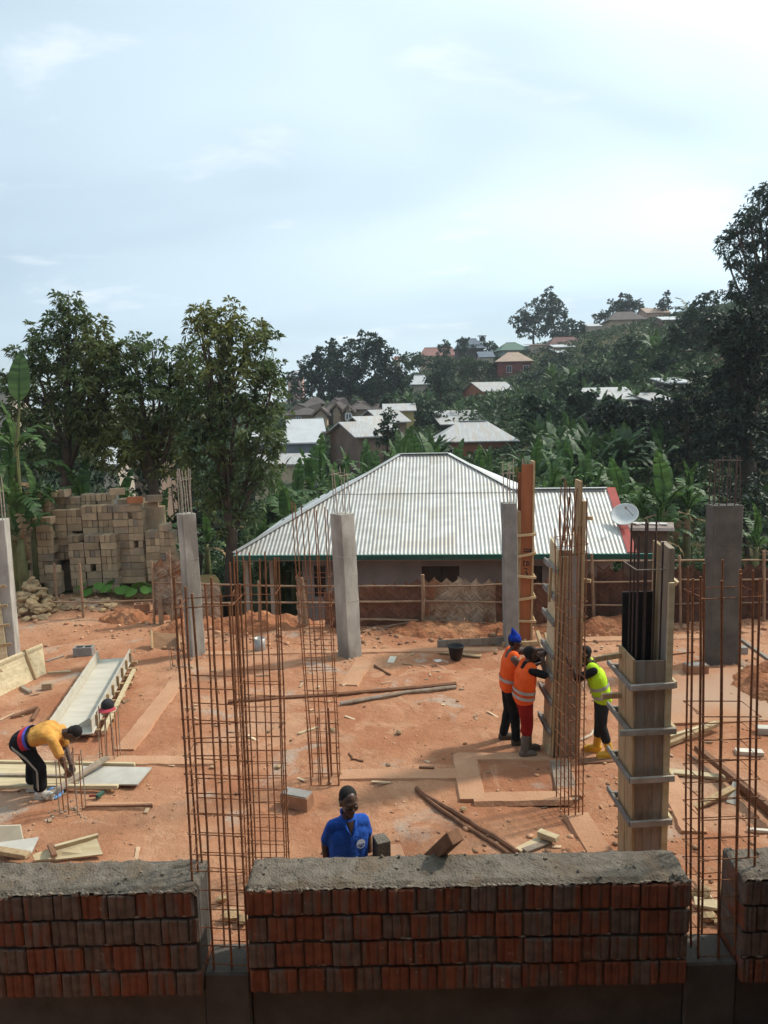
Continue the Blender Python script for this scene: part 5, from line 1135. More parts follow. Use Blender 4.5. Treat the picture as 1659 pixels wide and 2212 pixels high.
tree('mango_tree', 'leftmost mango tree with a pointed top behind the block stack', g0(140, 24), fat([(148, 660, 24, 30), (130, 705, 38, 30), (165, 715, 38, 40), (212, 712, 24, 26), (95, 770, 45, 40), (150, 775, 60, 45), (210, 775, 50, 40), (60, 770, 22, 28), (90, 840, 60, 50), (165, 845, 65, 50), (60, 910, 45, 60), (130, 920, 70, 60), (195, 900, 40, 50), (236, 830, 34, 36), (235, 905, 40, 40), (40, 850, 34, 40), (100, 980, 60, 40), (180, 970, 50, 36)], 1.28), 24, 64, 12, .225, .066, M_mango, .3, .2)
tree('mango_tree', 'low spreading mango tree in the middle with a crooked trunk', g0(340, 23.4), fat([(290, 750, 24, 24), (330, 760, 32, 26), (262, 790, 30, 30), (375, 785, 25, 30), (300, 815, 40, 28), (350, 830, 45, 35), (265, 860, 45, 40), (325, 885, 60, 45), (385, 880, 45, 50), (290, 945, 50, 35), (350, 955, 50, 40), (395, 830, 30, 40), (412, 790, 28, 34), (415, 870, 34, 44), (240, 800, 26, 30), (300, 995, 50, 28), (365, 1005, 45, 28), (240, 960, 40, 36)], 1.28), 23.4, 66, 12, .225, .066, M_mango, .3, .2)
tree('mango_tree', 'tall full mango tree just left of the zinc roof', g0(492, 21.8), fat([(432, 685, 24, 28), (470, 700, 24, 24), (505, 688, 26, 26), (540, 715, 28, 32), (450, 740, 45, 40), (515, 755, 50, 45), (570, 775, 32, 40), (595, 810, 20, 32), (440, 810, 50, 50), (510, 830, 60, 50), (575, 855, 40, 45), (450, 890, 55, 50), (525, 915, 60, 50), (590, 900, 22, 40), (560, 970, 40, 45), (490, 980, 45, 40), (440, 970, 35, 40), (525, 1040, 35, 35), (470, 1050, 30, 30), (540, 1085, 34, 34), (475, 1105, 32, 34), (440, 1040, 36, 36), (515, 1140, 26, 28), (575, 1020, 30, 34), (425, 920, 36, 44)], 1.28), 21.8, 64, 12, .225, .066, M_mango, .3, .19)
# trees of the slope
def ftree(name, label, x, Y, lobes, dens, L, mt, trunk=.35, k=8, group=None, dsc=.8): return tree(name, label, g0(x, Y), fat(lobes, 1.08), Y, dens*2.6, k, L*.8, L*.42, mt, .2, trunk*.7, group, dsc=dsc)
ftree('eucalyptus_tree', 'left one of three dark eucalyptus behind the villa', 690, 122, [(716, 752, 18, 18), (700, 780, 25, 22), (672, 800, 30, 26), (715, 805, 30, 28), (650, 830, 28, 30), (690, 845, 40, 32), (640, 860, 20, 22)], 5.0, .75, M_mangofar)
ftree('eucalyptus_tree', 'middle one of three dark eucalyptus behind the villa', 760, 124, [(758, 750, 16, 16), (745, 775, 24, 20), (770, 785, 28, 24), (735, 815, 36, 28), (785, 820, 36, 28), (745, 850, 45, 30), (800, 850, 30, 26)], 5.0, .75, M_mangofar)
ftree('eucalyptus_tree', 'right one of three dark eucalyptus behind the villa', 815, 120, [(800, 742, 24, 20), (822, 758, 22, 22), (845, 780, 20, 22), (805, 775, 26, 22), (840, 815, 32, 28), (815, 840, 40, 28), (860, 840, 26, 26), (872, 810, 20, 22)], 5.0, .75, M_mangofar)
ftree('eucalyptus_tree', 'tall airy eucalyptus grove tree on the hilltop, left half', 1150, 190, [(1150, 678, 26, 18), (1130, 700, 20, 16), (1160, 702, 24, 18), (1135, 718, 20, 12), (1165, 660, 16, 12)], 3.2, .9, M_euca, .4)
ftree('eucalyptus_tree', 'tall airy eucalyptus grove tree on the hilltop, peaked right half', 1195, 186, [(1186, 630, 9, 6), (1184, 648, 18, 12), (1200, 665, 18, 14), (1188, 685, 22, 16), (1210, 690, 16, 18), (1200, 712, 26, 16)], 3.2, .9, M_euca, .4)
ftree('tree', 'low dark hilltop thicket right of the eucalyptus grove', 1240, 182, [(1225, 718, 22, 18), (1250, 718, 20, 16), (1262, 724, 12, 12)], 4.5, .9, M_mangofar)
ftree('eucalyptus_tree', 'rounded eucalyptus behind the dark roofed crest house', 1352, 185, [(1354, 650, 16, 12), (1330, 660, 14, 10), (1380, 662, 12, 12), (1350, 672, 26, 14), (1310, 684, 14, 10), (1290, 690, 10, 8)], 4, .9, M_euca)
ftree('tree', 'thin ragged tree standing up beside the pink crest house', 1436, 172, [(1440, 640, 6, 8), (1436, 655, 10, 10), (1428, 664, 10, 8)], 5, .8, M_euca, .2)
ftree('tree', 'small round tree on the skyline left of the water tank', 1001, 172, [(1001, 742, 10, 10), (1000, 752, 9, 9)], 6, .8, M_mangofar, .25)
ftree('tree', 'small round tree in front of the long red roof', 959, 170, [(960, 752, 11, 11), (957, 766, 9, 10)], 6, .8, M_mangofar, .25)
ftree('tree', 'leafy tree around the water tank stand', 1040, 176, [(1020, 755, 14, 10), (1052, 752, 16, 10), (1065, 758, 10, 8)], 5, .8, M_mangofar, .25)
ftree('tree', 'wide hedge-like tree below the long red roof', 905, 168, [(890, 775, 24, 14), (925, 782, 24, 12), (960, 786, 24, 12)], 5, .8, M_bush, .3)
ftree('tree', 'big rounded dark tree at mid slope beside the white hut', 955, 118, [(950, 800, 18, 20), (965, 820, 24, 22), (940, 830, 22, 20), (960, 850, 30, 20)], 6, .65, M_mangofar, .35)
ftree('tree', 'bushy tree left of the two-storey red house', 1040, 146, [(1005, 788, 20, 14), (1035, 792, 24, 16), (1058, 805, 16, 14), (1010, 810, 18, 12)], 6, .7, M_bush, .3)
ftree('tree', 'dark leafy tree beside the ochre house', 920, 86, [(915, 880, 24, 18), (940, 890, 20, 16), (912, 905, 20, 16), (930, 915, 14, 14)], 12, .45, M_mangofar, .25)
ftree('tree', 'slim dark tree between the gable houses and the bananas', 838, 52, [(838, 898, 12, 12), (840, 918, 18, 18), (822, 935, 14, 16), (848, 945, 16, 18), (832, 960, 14, 14)], 26, .30, M_mangofar, .14)
ftree('tree', 'hillside tree right of the bright white shed', 1290, 120, [(1278, 765, 22, 22), (1310, 775, 26, 22), (1290, 800, 26, 20), (1335, 790, 22, 22)], 6, .65, M_mangofar, .3)
ftree('tree', 'dark hillside tree below the crest houses', 1370, 95, [(1350, 760, 28, 24), (1385, 755, 28, 22), (1365, 795, 34, 22), (1415, 780, 28, 26), (1330, 800, 22, 18)], 8, .55, M_mangofar, .35)
ftree('tree', 'dense dark tree at the right end of the crest', 1530, 80, [(1532, 655, 22, 22), (1515, 690, 32, 26), (1545, 700, 26, 30), (1480, 720, 32, 28), (1525, 745, 40, 30), (1460, 760, 34, 28), (1500, 790, 45, 30)], 12, .48, M_mangofar, .35)
tree('eucalyptus_tree', 'huge eucalyptus leaning into the picture at the right edge', g0(1690, 42), [(1660, 410, 26, 26), (1640, 440, 26, 22), (1618, 468, 26, 18), (1655, 480, 34, 26), (1590, 498, 26, 16), (1625, 515, 34, 22), (1560, 535, 18, 18), (1596, 545, 26, 16), (1650, 550, 40, 30), (1580, 570, 14, 10), (1620, 590, 36, 22), (1665, 600, 40, 40), (1595, 625, 30, 22), (1640, 640, 45, 34), (1690, 480, 40, 60)], 42, 92, 9, .26, .08, M_euca, .3, .28, None, dsc=.9)
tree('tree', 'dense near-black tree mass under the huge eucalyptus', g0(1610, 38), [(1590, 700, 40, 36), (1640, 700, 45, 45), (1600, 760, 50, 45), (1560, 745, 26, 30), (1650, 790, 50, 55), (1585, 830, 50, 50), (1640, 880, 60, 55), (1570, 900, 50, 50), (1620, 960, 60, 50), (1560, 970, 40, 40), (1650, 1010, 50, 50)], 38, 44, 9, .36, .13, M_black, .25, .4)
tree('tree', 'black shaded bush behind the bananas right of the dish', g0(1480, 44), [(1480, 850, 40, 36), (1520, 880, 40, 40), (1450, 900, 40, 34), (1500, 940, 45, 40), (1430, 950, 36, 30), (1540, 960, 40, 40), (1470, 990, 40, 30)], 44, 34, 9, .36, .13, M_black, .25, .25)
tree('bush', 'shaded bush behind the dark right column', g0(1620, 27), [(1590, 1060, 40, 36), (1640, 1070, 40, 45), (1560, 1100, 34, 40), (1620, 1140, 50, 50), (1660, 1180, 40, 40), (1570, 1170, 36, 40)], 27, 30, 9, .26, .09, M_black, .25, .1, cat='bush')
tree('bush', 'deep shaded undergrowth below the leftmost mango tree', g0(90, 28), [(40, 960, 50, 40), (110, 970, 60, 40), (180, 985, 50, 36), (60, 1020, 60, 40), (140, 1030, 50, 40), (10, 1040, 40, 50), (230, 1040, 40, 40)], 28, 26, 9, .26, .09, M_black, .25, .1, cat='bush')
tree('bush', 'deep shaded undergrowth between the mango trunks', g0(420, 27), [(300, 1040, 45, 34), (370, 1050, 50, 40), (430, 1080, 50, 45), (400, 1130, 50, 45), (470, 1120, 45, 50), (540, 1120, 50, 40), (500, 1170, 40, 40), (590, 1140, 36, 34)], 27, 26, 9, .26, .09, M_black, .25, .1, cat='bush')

for i_, (lb, x_, Y_, lo_) in enumerate((
  ('dark bushy tree above the right wing of the zinc roof', 1170, 52, [(1150, 880, 30, 22), (1190, 890, 34, 24), (1165, 915, 36, 24)]),
  ('dark bushy tree left of the striped sheet roof', 1240, 58, [(1225, 850, 30, 24), (1255, 870, 28, 24), (1230, 895, 34, 24)]),
  ('dark bushy tree below the striped sheet roof', 1330, 46, [(1310, 900, 34, 26), (1350, 905, 34, 26), (1330, 935, 40, 26)]),
  ('dark bushy tree right below the pale sheet roof', 1415, 48, [(1400, 900, 34, 26), (1440, 905, 30, 26), (1410, 940, 40, 28)]),
  ('dark tree between the white shed and the striped roof', 1300, 82, [(1280, 815, 30, 20), (1320, 822, 34, 20), (1350, 815, 26, 18)]),
  ('dark tree above the pale sheet roof on the right', 1430, 78, [(1410, 815, 30, 22), (1450, 800, 34, 26), (1480, 830, 30, 20)]),
  ('dark tree under the two-storey red house', 1150, 118, [(1130, 830, 26, 14), (1165, 820, 26, 18), (1195, 812, 24, 18), (1220, 800, 24, 18)]),
  ('bushy tree right of the two-storey red house', 1190, 138, [(1180, 785, 18, 14), (1205, 778, 18, 12), (1230, 785, 18, 14)]),
  ('wide dark tree behind the gable houses', 870, 108, [(850, 868, 26, 14), (885, 860, 24, 16), (985, 868, 26, 12)]))):
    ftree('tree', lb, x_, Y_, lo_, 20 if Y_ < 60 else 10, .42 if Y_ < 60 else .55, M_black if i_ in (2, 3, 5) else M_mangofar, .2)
# banana plants
M_ban = leafmat('banana_leaf', (.075, .138, .036), (.050, .102, .028), .4, .34)
M_banfar = leafmat('banana_leaf_far', (.066, .115, .038), (.046, .086, .031), .5, .3)
M_dry = mat('dry_banana_leaf', (.30, .20, .11), (.20, .13, .07), 4, .9, rnd=.2)
M_stem = mat('banana_stem', (.16, .17, .06), (.11, .10, .045), 3, .7, rnd=.2)
def banana_leaf(seed, L, W, rise, bend, torn=.5, nseg=17):
    r = random.Random(seed); mid = []; ang = rise; p = Vector((0, 0, 0))
    for i in range(nseg+1):
        mid.append(p.copy()); p = p+Vector((math.cos(ang), 0, math.sin(ang)))*(L/nseg); ang -= bend/nseg*(.4+1.3*i/nseg)
    V, F = [], []
    prof = lambda u: W*.5*max(.03, math.sin(math.pi*min(1, max(0, (u-.10)/.90))**.72))**.65 if u > .10 else .02
    tear = [r.random() < torn for _ in range(nseg)]; tear2 = [r.random() < torn for _ in range(nseg)]
    for s, te in ((1, tear), (-1, tear2)):
        sag = 0
        for i in range(nseg):
            u0, u1 = i/nseg, (i+1)/nseg; a, b_ = mid[i], mid[i+1]; g = (b_-a)*(r.uniform(.1, .34) if te[i] else 0)
            dr = r.uniform(.0, .34) if te[i] else .05; w0, w1 = prof(u0), prof(u1); fwd = (b_-a)*.55
            o = len(V); V += [a, b_, b_+Vector((0, s*w1, .10*w1-w1*dr*2))+fwd-g, a+Vector((0, s*w0, .10*w0-w0*dr*2))+fwd+g]
            F.append([o, o+1, o+2, o+3] if s > 0 else [o+3, o+2, o+1, o])
    m_ = MB(); m_.add(V, F); m_.tube([q-Vector((0, 0, .012)) for q in mid[::2]], [.03*(1-.85*k_/len(mid[::2])) for k_ in range(len(mid[::2]))], 5)
    return m_
BLEAF = [banana_leaf(1, 1.9, .46, 1.2, 1.6, .7).mesh('leaf', M_ban), banana_leaf(2, 2.1, .50, 1.0, 2.0, .85).mesh('leaf', M_ban), banana_leaf(3, 2.0, .46, .8, 2.3, .95).mesh('leaf', M_ban), banana_leaf(4, 1.8, .46, 1.4, .8, .2).mesh('leaf', M_ban), banana_leaf(5, 1.9, .42, .8, 2.9, .9).mesh('leaf', M_ban)]
BDRY = banana_leaf(9, 1.7, .28, .2, 3.2, .9).mesh('dry_leaf', M_dry)
def banana(label, p, H, group, nl=9, dry=2, lean=0.0, seed=0):
    r = random.Random(seed); p = Vector(p); t = thing('banana_plant', label, 'banana plant', p, group); st = max(.5, H-1.7); s = H/4.0
    m_ = MB(); top = p+Vector((lean, 0, st)); m_.tube([p-Vector((0, 0, .2)), p.lerp(top, .5), top], [.13*s+.02, .11*s+.02, .06*s+.015], 8); m_.build('stem', M_stem, t, True)
    a0 = r.uniform(0, 6.28)
    for i in range(nl):
        o = link_mesh('leaf', BLEAF[(i+seed) % 3 if i > 1 else 3] if i < nl-2 else BLEAF[4], t); o.location = top-p+Vector((0, 0, -.02*i)); k = s*r.uniform(.68, 1.0); o.scale = (k, k*r.uniform(.9, 1.1), k); o.rotation_euler = (r.uniform(-.15, .15), r.uniform(-.15, .15) - (.25 if i < 2 else 0), a0+i*2.4+r.uniform(-.3, .3))
    for i in range(dry):
        o = link_mesh('dry_leaf', BDRY, t); o.location = top-p+Vector((0, 0, -.15-.1*i)); k = s*r.uniform(.7, 1.0); o.scale = (k, k, k); o.rotation_euler = (0, 0, r.uniform(0, 6.28))
    return t
def bplant(x, ytop, Y, label, group, seed, nl=8, dry=2, lean=0.0):
    q = at(x, ytop, Y); z = gz1(q.x, Y); banana(label, (q.x, Y, z), max(1.6, q.z-z), group, nl, dry, lean, seed)
B1 = 'banana plants between the mango tree and the zinc roof'; L1 = 'banana plant from left in the thicket left of the zinc roof slope'
for i, (x, y, Y) in enumerate(sorted(((590, 1000, 29), (615, 1030, 26), (640, 1000, 30), (668, 985, 31), (690, 960, 32), (650, 1060, 25), (720, 985, 29), (600, 1090, 24), (745, 975, 33), (700, 1040, 26.5), (560, 1090, 25), (630, 1110, 23.5), (575, 1050, 27)))): bplant(x, y, Y, ORD[i+1]+' '+L1, B1, i)
B2 = 'banana plants behind the ridge of the zinc roof'; L2 = 'banana plant from left rising behind the ridge of the zinc roof'
for i, (x, y, Y) in enumerate(sorted(((790, 970, 34), (845, 960, 36), (868, 940, 38), (905, 955, 36), (940, 955, 34), (985, 962, 34), (1030, 970, 35), (1060, 955, 36), (810, 985, 31)))): bplant(x, y, Y, ORD[i+1]+' '+L2, B2, 20+i)
B3 = 'banana plants right of the zinc roof ridge'; L3 = 'banana plant from left in the grove above the right roof wing'
for i, (x, y, Y) in enumerate(sorted(((1130, 965, 33), (1160, 950, 34), (1195, 975, 31), (1230, 945, 34), (1262, 960, 32), (1290, 985, 29), (1315, 965, 32), (1180, 1010, 29), (1240, 1010, 28), (1320, 1020, 27), (1345, 990, 29), (1210, 935, 38)))): bplant(x, y, Y, ORD[i+1]+' '+L3, B3, 40+i)
L4 = ('big banana plant with torn leaves right of the dish', 'banana plant with hanging dry leaves beside the dark column', 'banana plant just left of the big torn one by the dish', 'banana plant behind the shed with drooping leaves', 'banana plant right of the dark column at the picture edge')
for i, (x, y, Y) in enumerate(((1440, 985, 25), (1490, 990, 25.5), (1395, 1010, 26), (1420, 1040, 24), (1640, 1060, 23))): bplant(x, y, Y, L4[i], None, 60+i, 10, 3)
L5 = ('banana plant with a pale upright leaf over the block stack', 'banana plant behind the left end of the block stack', 'banana plant with broad leaf right over the block stack', 'tall banana plant at the left edge with one huge upright leaf', 'banana plant under the tall full mango tree', 'young banana plant behind the right of the block stack')
for i, (x, y, Y) in enumerate(((168, 978, 24), (95, 1020, 25), (255, 1000, 25), (20, 900, 21.5), (440, 1060, 24), (345, 1040, 25))): bplant(x, y, Y, L5[i], None, 80+i, 7 if i != 3 else 6, 1)
for i, (x, y, Y) in enumerate(((8, 950, 20.3), (60, 985, 20.9), (30, 1010, 19.9))): bplant(x, y, Y, ('left', 'right', 'front')[i]+' one of three low banana plants under the huge leaf', None, 90+i, 9, 2)
q = at(42, 880, 20.6); lf = thing('banana_leaf', 'huge upright banana leaf at the left edge against the sky', 'leaf', (q.x, 20.6, gz1(q.x, 20.6)))
m_ = MB(); m_.tube([Vector((q.x-.25, 20.6, 0)), Vector((q.x-.2, 20.6, q.z-1.2)), q], [.09, .07, .025], 8); m_.build('stalk', M_stem, lf)
for k_ in range(4):
    o = link_mesh('blade', BLEAF[1+k_ % 2], lf); o.location = (q-Vector((q.x, 20.6, gz1(q.x, 20.6))))+Vector((-.2, 0, -1.1)); o.scale = (.8, .8, .8); o.rotation_euler = (0, 0, 1.2+k_*1.5)
o = link_mesh('blade', banana_leaf(31, 1.45, .72, 1.50, .25, .0).mesh('leaf', M_ban), lf); o.location = (q-Vector((q.x, 20.6, gz1(q.x, 20.6)))); o.rotation_euler = (0, 0, rad(75))
# far banana plants: too small to show parts
def far_banana(seed):
    r = random.Random(seed); b = MB(); b.tube([Vector((0, 0, -.3)), Vector((0, 0, 2.2))], [.14, .08], 6)
    for i in range(8):
        src = banana_leaf(seed*10+i, 2.1, .6, [1.35, 1.2, 1.0, .8, .9, .6, 1.1, .7][i], [.5, 1.0, 1.5, 1.9, 1.6, 2.1, 1.2, 2][i], .4, 6); M_ = Matrix.Translation((0, 0, 2.2)) @ Matrix.Rotation(i*2.4+r.uniform(-.3, .3), 4, 'Z')
        b.add([M_ @ v for v in src.v], src.f)
    return b.mesh('banana_plant', M_banfar)
FB = [far_banana(k) for k in range(4)]
def fbanana(x, y, Y, label, group, s=None):
    q = at(x, y, Y); z = gz1(q.x, Y); o = link_mesh('banana_plant', random.choice(FB)); H = max(2.2, min(6.0, q.z-z)); o.location = (q.x, Y, z); k = H/4.1; o.scale = (k, k, k); o.rotation_euler = (0, 0, random.uniform(0, 6.28)); setp(o, label, 'banana plant', group)
for i in range(58):
    x = random.uniform(1125, 1440); u = random.random(); y = 815+u*120 + max(0, (1200-x))*.25; Y = 70-u*32
    if x < 1150 and y < 900: y += 60
    fbanana(x, y, Y, 'banana plant in the dark plantation on the right hillside', 'hillside bananas right')
for i in range(34): fbanana(random.uniform(985, 1125), random.uniform(868, 890), random.uniform(86, 100), 'banana plant in the row below the orange brick house', 'bananas below the orange house')
for i in range(26): fbanana(random.uniform(850, 930), random.uniform(838, 868), random.uniform(100, 114), 'banana plant below the small white hut', 'bananas below the white hut')
for i in range(30): fbanana(random.uniform(1180, 1340), random.uniform(780, 815), random.uniform(85, 125), 'banana plant on the slope under the bright white shed', 'bananas below the white shed')
for i in range(16): fbanana(random.uniform(1380, 1480), random.uniform(708, 760), random.uniform(80, 110), 'banana plant just below the hill crest on the right', 'bananas under the crest')
for i in range(12): fbanana(random.uniform(880, 960), random.uniform(925, 950), random.uniform(46, 60), 'banana plant left of the brick bungalow', 'bananas beside the bungalow')
# palm on the crest
pm = thing('palm_tree', 'shaggy palm sticking out on the crest at the right', 'palm', (lambda q: (q.x, 100, gz1(q.x, 100)))(at(1488, 690, 100)))
q = at(1488, 675, 100); m_ = MB(); m_.tube([pm.location, q], [.3, .22], 8); m_.build('trunk', M_bark, pm)
for i in range(16):
    o = link_mesh('frond', banana_leaf(200+i, 3.2, .9, random.uniform(.1, 1.3), random.uniform(1.2, 2.2), .95).mesh('frond', M_mangofar), pm); o.location = q-pm.location; o.rotation_euler = (0, 0, i*2.4)
# large-leaved plants at the foot of the block stack
for i, (x, y) in enumerate(((212, 1290), (256, 1290), (312, 1296))):
    p = gp(x, y, .1); p.y -= .2; t = thing('taro_plant', ('left', 'middle', 'right')[i]+' one of three broad-leaved green plants at the foot of the block stack', 'plant', p)
    for k in range(6):
        a = k*1.1+i; h = random.uniform(.28, .5); e = p+Vector((.28*math.cos(a), .2*math.sin(a)-.05, h)); m_ = MB(); m_.tube([p, p.lerp(e, .6)+Vector((0, 0, .08)), e], .008, 5); s_ = m_.build('stalk', M_stem, t)
        m_ = MB(); w = random.uniform(.12, .18); d = Vector((math.cos(a), math.sin(a)-.3, -.5)).normalized(); sd = d.cross(Vector((0, 0, 1))).normalized(); n_ = 9; ring = [e+d*(.10-.26*(-math.cos(2*math.pi*j/n_)) if False else .20*math.cos(2*math.pi*j/n_)+.08)*1.0+sd*w*math.sin(2*math.pi*j/n_) for j in range(n_)]
        m_.add([e+Vector((0, 0, .02))]+ring, [[0, 1+j, 1+(j+1) % n_] for j in range(n_)]); m_.build('leaf', leafmat('taro_leaf', (.10, .22, .035), (.075, .17, .03), .2, .3), t)
# undergrowth covering the slopes
def undergrowth():
    rng = np.random.default_rng(5); n = 30000
    Y = 22+rng.uniform(0, 1, n)**1.5*190; X_ = rng.uniform(-.62, .66, n)*Y*1.0+0
    ok = ~((X_ > -5) & (X_ < 9) & (Y < 27.5)) & ~((X_ < -4.5) & (Y < 24.5)); X_, Y = X_[ok], Y[ok]
    Zg = gh(X_, Y); s = np.clip(Y/90, .4, 1.1); C = np.stack([X_, Y, Zg+s*rng.uniform(.05, .75, len(Y))], -1)
    O = np.tile(np.array([0, 0, .6]), (len(C), 1)); Vs, Fs = [], []; off = 0
    for lo, hi, L in ((0, 35, .30), (35, 70, .45), (70, 400, .65)):
        m_ = (Y >= lo) & (Y < hi)
        V, F = rosettes(C[m_], O[m_], 9, L, L*.4, .3, rng); Vs.append(V); Fs.append(F+off); off += len(V)
    o = link_mesh('undergrowth', npmesh('undergrowth', np.concatenate(Vs), np.concatenate(Fs), M_bush)); setp(o, 'tangled green undergrowth covering the slopes', 'undergrowth', kind='stuff')
undergrowth()
# ------------------------------------------------------------------ people
def fuse(b, voxel, it, name, mt, parent, fold=0.0):
    """weld overlapping solids into one continuous skin"""
    me = b.mesh('tmp', None); ob = bpy.data.objects.new('tmp', me); COL.objects.link(ob)
    md = ob.modifiers.new('r', 'REMESH'); md.mode = 'VOXEL'; md.voxel_size = voxel; sm = ob.modifiers.new('s', 'SMOOTH'); sm.factor = .5; sm.iterations = it
    dg = bpy.context.evaluated_depsgraph_get(); dg.update(); m2 = bpy.data.meshes.new_from_object(ob.evaluated_get(dg))
    bpy.data.objects.remove(ob); bpy.data.meshes.remove(me); m2.name = name
    n = len(m2.vertices); co = np.empty(n*3, np.float32); m2.vertices.foreach_get('co', co); co = co.reshape(-1, 3)
    if fold:
        nr = np.empty(n*3, np.float32); m2.vertices.foreach_get('normal', nr); nr = nr.reshape(-1, 3)
        q = co*np.array([17, 17, 11]); f_ = np.sin(q[:, 0]+1.7*np.sin(q[:, 2]*1.3)+q[:, 1]*.8)*np.cos(q[:, 2]*1.1+1.3*np.sin(q[:, 1]*1.2)); co = co+nr*(f_*fold)[:, None]
    co = co-np.array(origin_of(parent)); m2.vertices.foreach_set('co', co.astype(np.float32).ravel())
    m2.polygons.foreach_set('use_smooth', np.ones(len(m2.polygons), bool)); m2.update()
    m2.materials.clear(); m2.materials.append(mt); return link_mesh(name, m2, parent)
def cloth(name, c, bump=.25): return mat(name, c, tuple(v*.66 for v in c), 5, .9, .55, 13, spec=.12, bdist=.05)
M_skin = mat('dark_skin', (.080, .042, .028), (.062, .031, .021), 9, .42, .05, 60, spec=.5)
M_hair = mat('black_hair', (.010, .008, .008), (.014, .011, .010), 60, .8, .4, 150)
M_eye = mat('eye_white', (.30, .26, .23), (.26, .22, .2), 5, .4); M_iris = mat('iris', (.012, .008, .006), None, 5, .2)
def hand(b, w, d, pn, side, s=1.0, curl=.5):
    """palm, four fingers and a thumb; d along the forearm, pn palm normal, side lateral direction of the thumb"""
    d = d.normalized(); pn = (pn-d*pn.dot(d)).normalized(); lt = d.cross(pn).normalized(); lt = lt if lt.dot(side) > 0 else -lt
    for o in (-.026, -.009, .009, .026): capm(b, w+lt*o*s, w+d*.085*s+lt*o*1.15*s, .015*s, .014*s, 8, 3)
    for i, (o, L) in enumerate(((.031, .072), (.011, .082), (-.010, .076), (-.030, .060))):
        k0 = w+d*.09*s+lt*o*s; d1 = (d*math.cos(curl)+pn*math.sin(curl)); k1 = k0+d1*L*.5*s; d2 = (d*math.cos(curl*2.2)+pn*math.sin(curl*2.2)); k2 = k1+d2*L*.5*s
        capm(b, k0, k1, .0105*s, .0098*s, 8, 3); capm(b, k1, k2, .0098*s, .0088*s, 8, 3)
    t0 = w+d*.025*s+lt*.030*s; t1 = t0+(d*.6+lt*.8+pn*.25).normalized()*.042*s; t2 = t1+(d*.9+lt*.2+pn*.4).normalized()*.034*s
    capm(b, t0, t1, .0135*s, .012*s, 8, 3); capm(b, t1, t2, .012*s, .0095*s, 8, 3)
def person(label, base, yaw, J, wear, s=1.0, group=None):
    """J: joints in the person's own frame (x right, y forward, z up) for a 1.72 m body"""
    t = thing('person', label, 'person', base); R = rz3(yaw); B = Vector(base)
    W = lambda p: B+R @ (Vector(p)*s)
    D = lambda p: R @ Vector(p)
    hip, chest, neck, head = W(J['hip']), W(J['chest']), W(J['neck']), W(J['head']); X = D((1, 0, 0))
    Rh = R @ J.get('Rh', Matrix.Identity(3)); hs = J.get('hs', 1.0); s0 = s; H = lambda x, y, z: head+Rh @ (Vector((x, y, z))*s*hs)
    up = (chest-hip).normalized(); fwd = X.cross(up)*-1 if X.cross(up).dot(D((0, 1, 0))) < 0 else X.cross(up)
    shR, shL, elR, elL, wrR, wrL = [W(J[k]) for k in ('shR', 'shL', 'elR', 'elL', 'wrR', 'wrL')]
    hR, hL = hip+X*.09*s-up*.02*s, hip-X*.09*s-up*.02*s; kR, kL, aR, aL, tR, tL = [W(J[k]) for k in ('kR', 'kL', 'aR', 'aL', 'tR', 'tL')]
    def torso(b, e, lo=0.0, hi=1.0, wide=0.0):
        a0, a1 = hip.lerp(chest, lo), hip.lerp(chest, hi)
        for sg in (-1, 1):
            tw = J.get('tw', 1.0); w0 = (.085+(.10-.085)*lo)*tw; w1 = (.085+(.105-.085)*hi)*tw
            capm(b, a0+X*sg*(w0+wide)*s, a1+X*sg*(w1+wide)*s, (.102-.008*lo+e)*s, (.102+e)*s)
        capm(b, a0, a1, (.115+e)*s, (.118+e)*s)
    def shoulders(b, e): 
        capm(b, shR.lerp(shL, .14)-up*.012*s, shL.lerp(shR, .14)-up*.012*s, (.060+e)*s, (.060+e)*s); capm(b, chest, (shR+shL)/2, (.115+e)*s, (.085+e)*s)
    b = MB(); torso(b, 0); shoulders(b, 0); capm(b, (shR+shL)/2, neck.lerp(head, .45), .062*s, .054*s)
    for h_, k_, a_, t_ in ((hR, kR, aR, tR), (hL, kL, aL, tL)):
        capm(b, h_, k_, .086*s, .058*s); capm(b, k_, a_, .056*s, .038*s); capm(b, k_.lerp(a_, .25)-fwd*.012*s, k_.lerp(a_, .5), .055*s, .045*s); capm(b, a_-Vector((0, 0, .03*s)), t_, .042*s, .032*s)
    for sh_, el_, wr_ in ((shR, elR, wrR), (shL, elL, wrL)):
        capm(b, sh_, el_, .052*s, .040*s); capm(b, el_, wr_, .040*s, .027*s)
    hand(b, wrR, (wrR-elR), D(J.get('pnR', (0, 0, -1))), D(J.get('thR', (0, 1, 0))), s, J.get('curl', .5)); hand(b, wrL, (wrL-elL), D(J.get('pnL', (0, 0, -1))), D(J.get('thL', (0, 1, 0))), s, J.get('curl', .5))
    ellm(b, H(0, -.008, .022), (.075*s*hs, .094*s*hs, .098*s*hs), Rh); ellm(b, H(0, .022, -.05), (.058*s*hs, .064*s*hs, .066*s*hs), Rh); ellm(b, H(0, .066, -.098), (.028*s*hs, .022*s*hs, .02*s*hs), Rh)
    capm(b, H(-.035, .078, .034), H(.035, .078, .034), .014*s*hs, .014*s*hs, 10, 4); capm(b, H(0, .084, .012), H(0, .104, -.030), .009*s*hs, .016*s*hs, 10, 4); ellm(b, H(0, .092, -.034), (.021*s*hs, .012*s*hs, .010*s*hs), Rh, 10, 6)
    ellm(b, H(0, .084, -.062), (.026*s*hs, .012*s*hs, .009*s*hs), Rh, 12, 6); ellm(b, H(0, .081, -.078), (.024*s*hs, .012*s*hs, .010*s*hs), Rh, 12, 6)
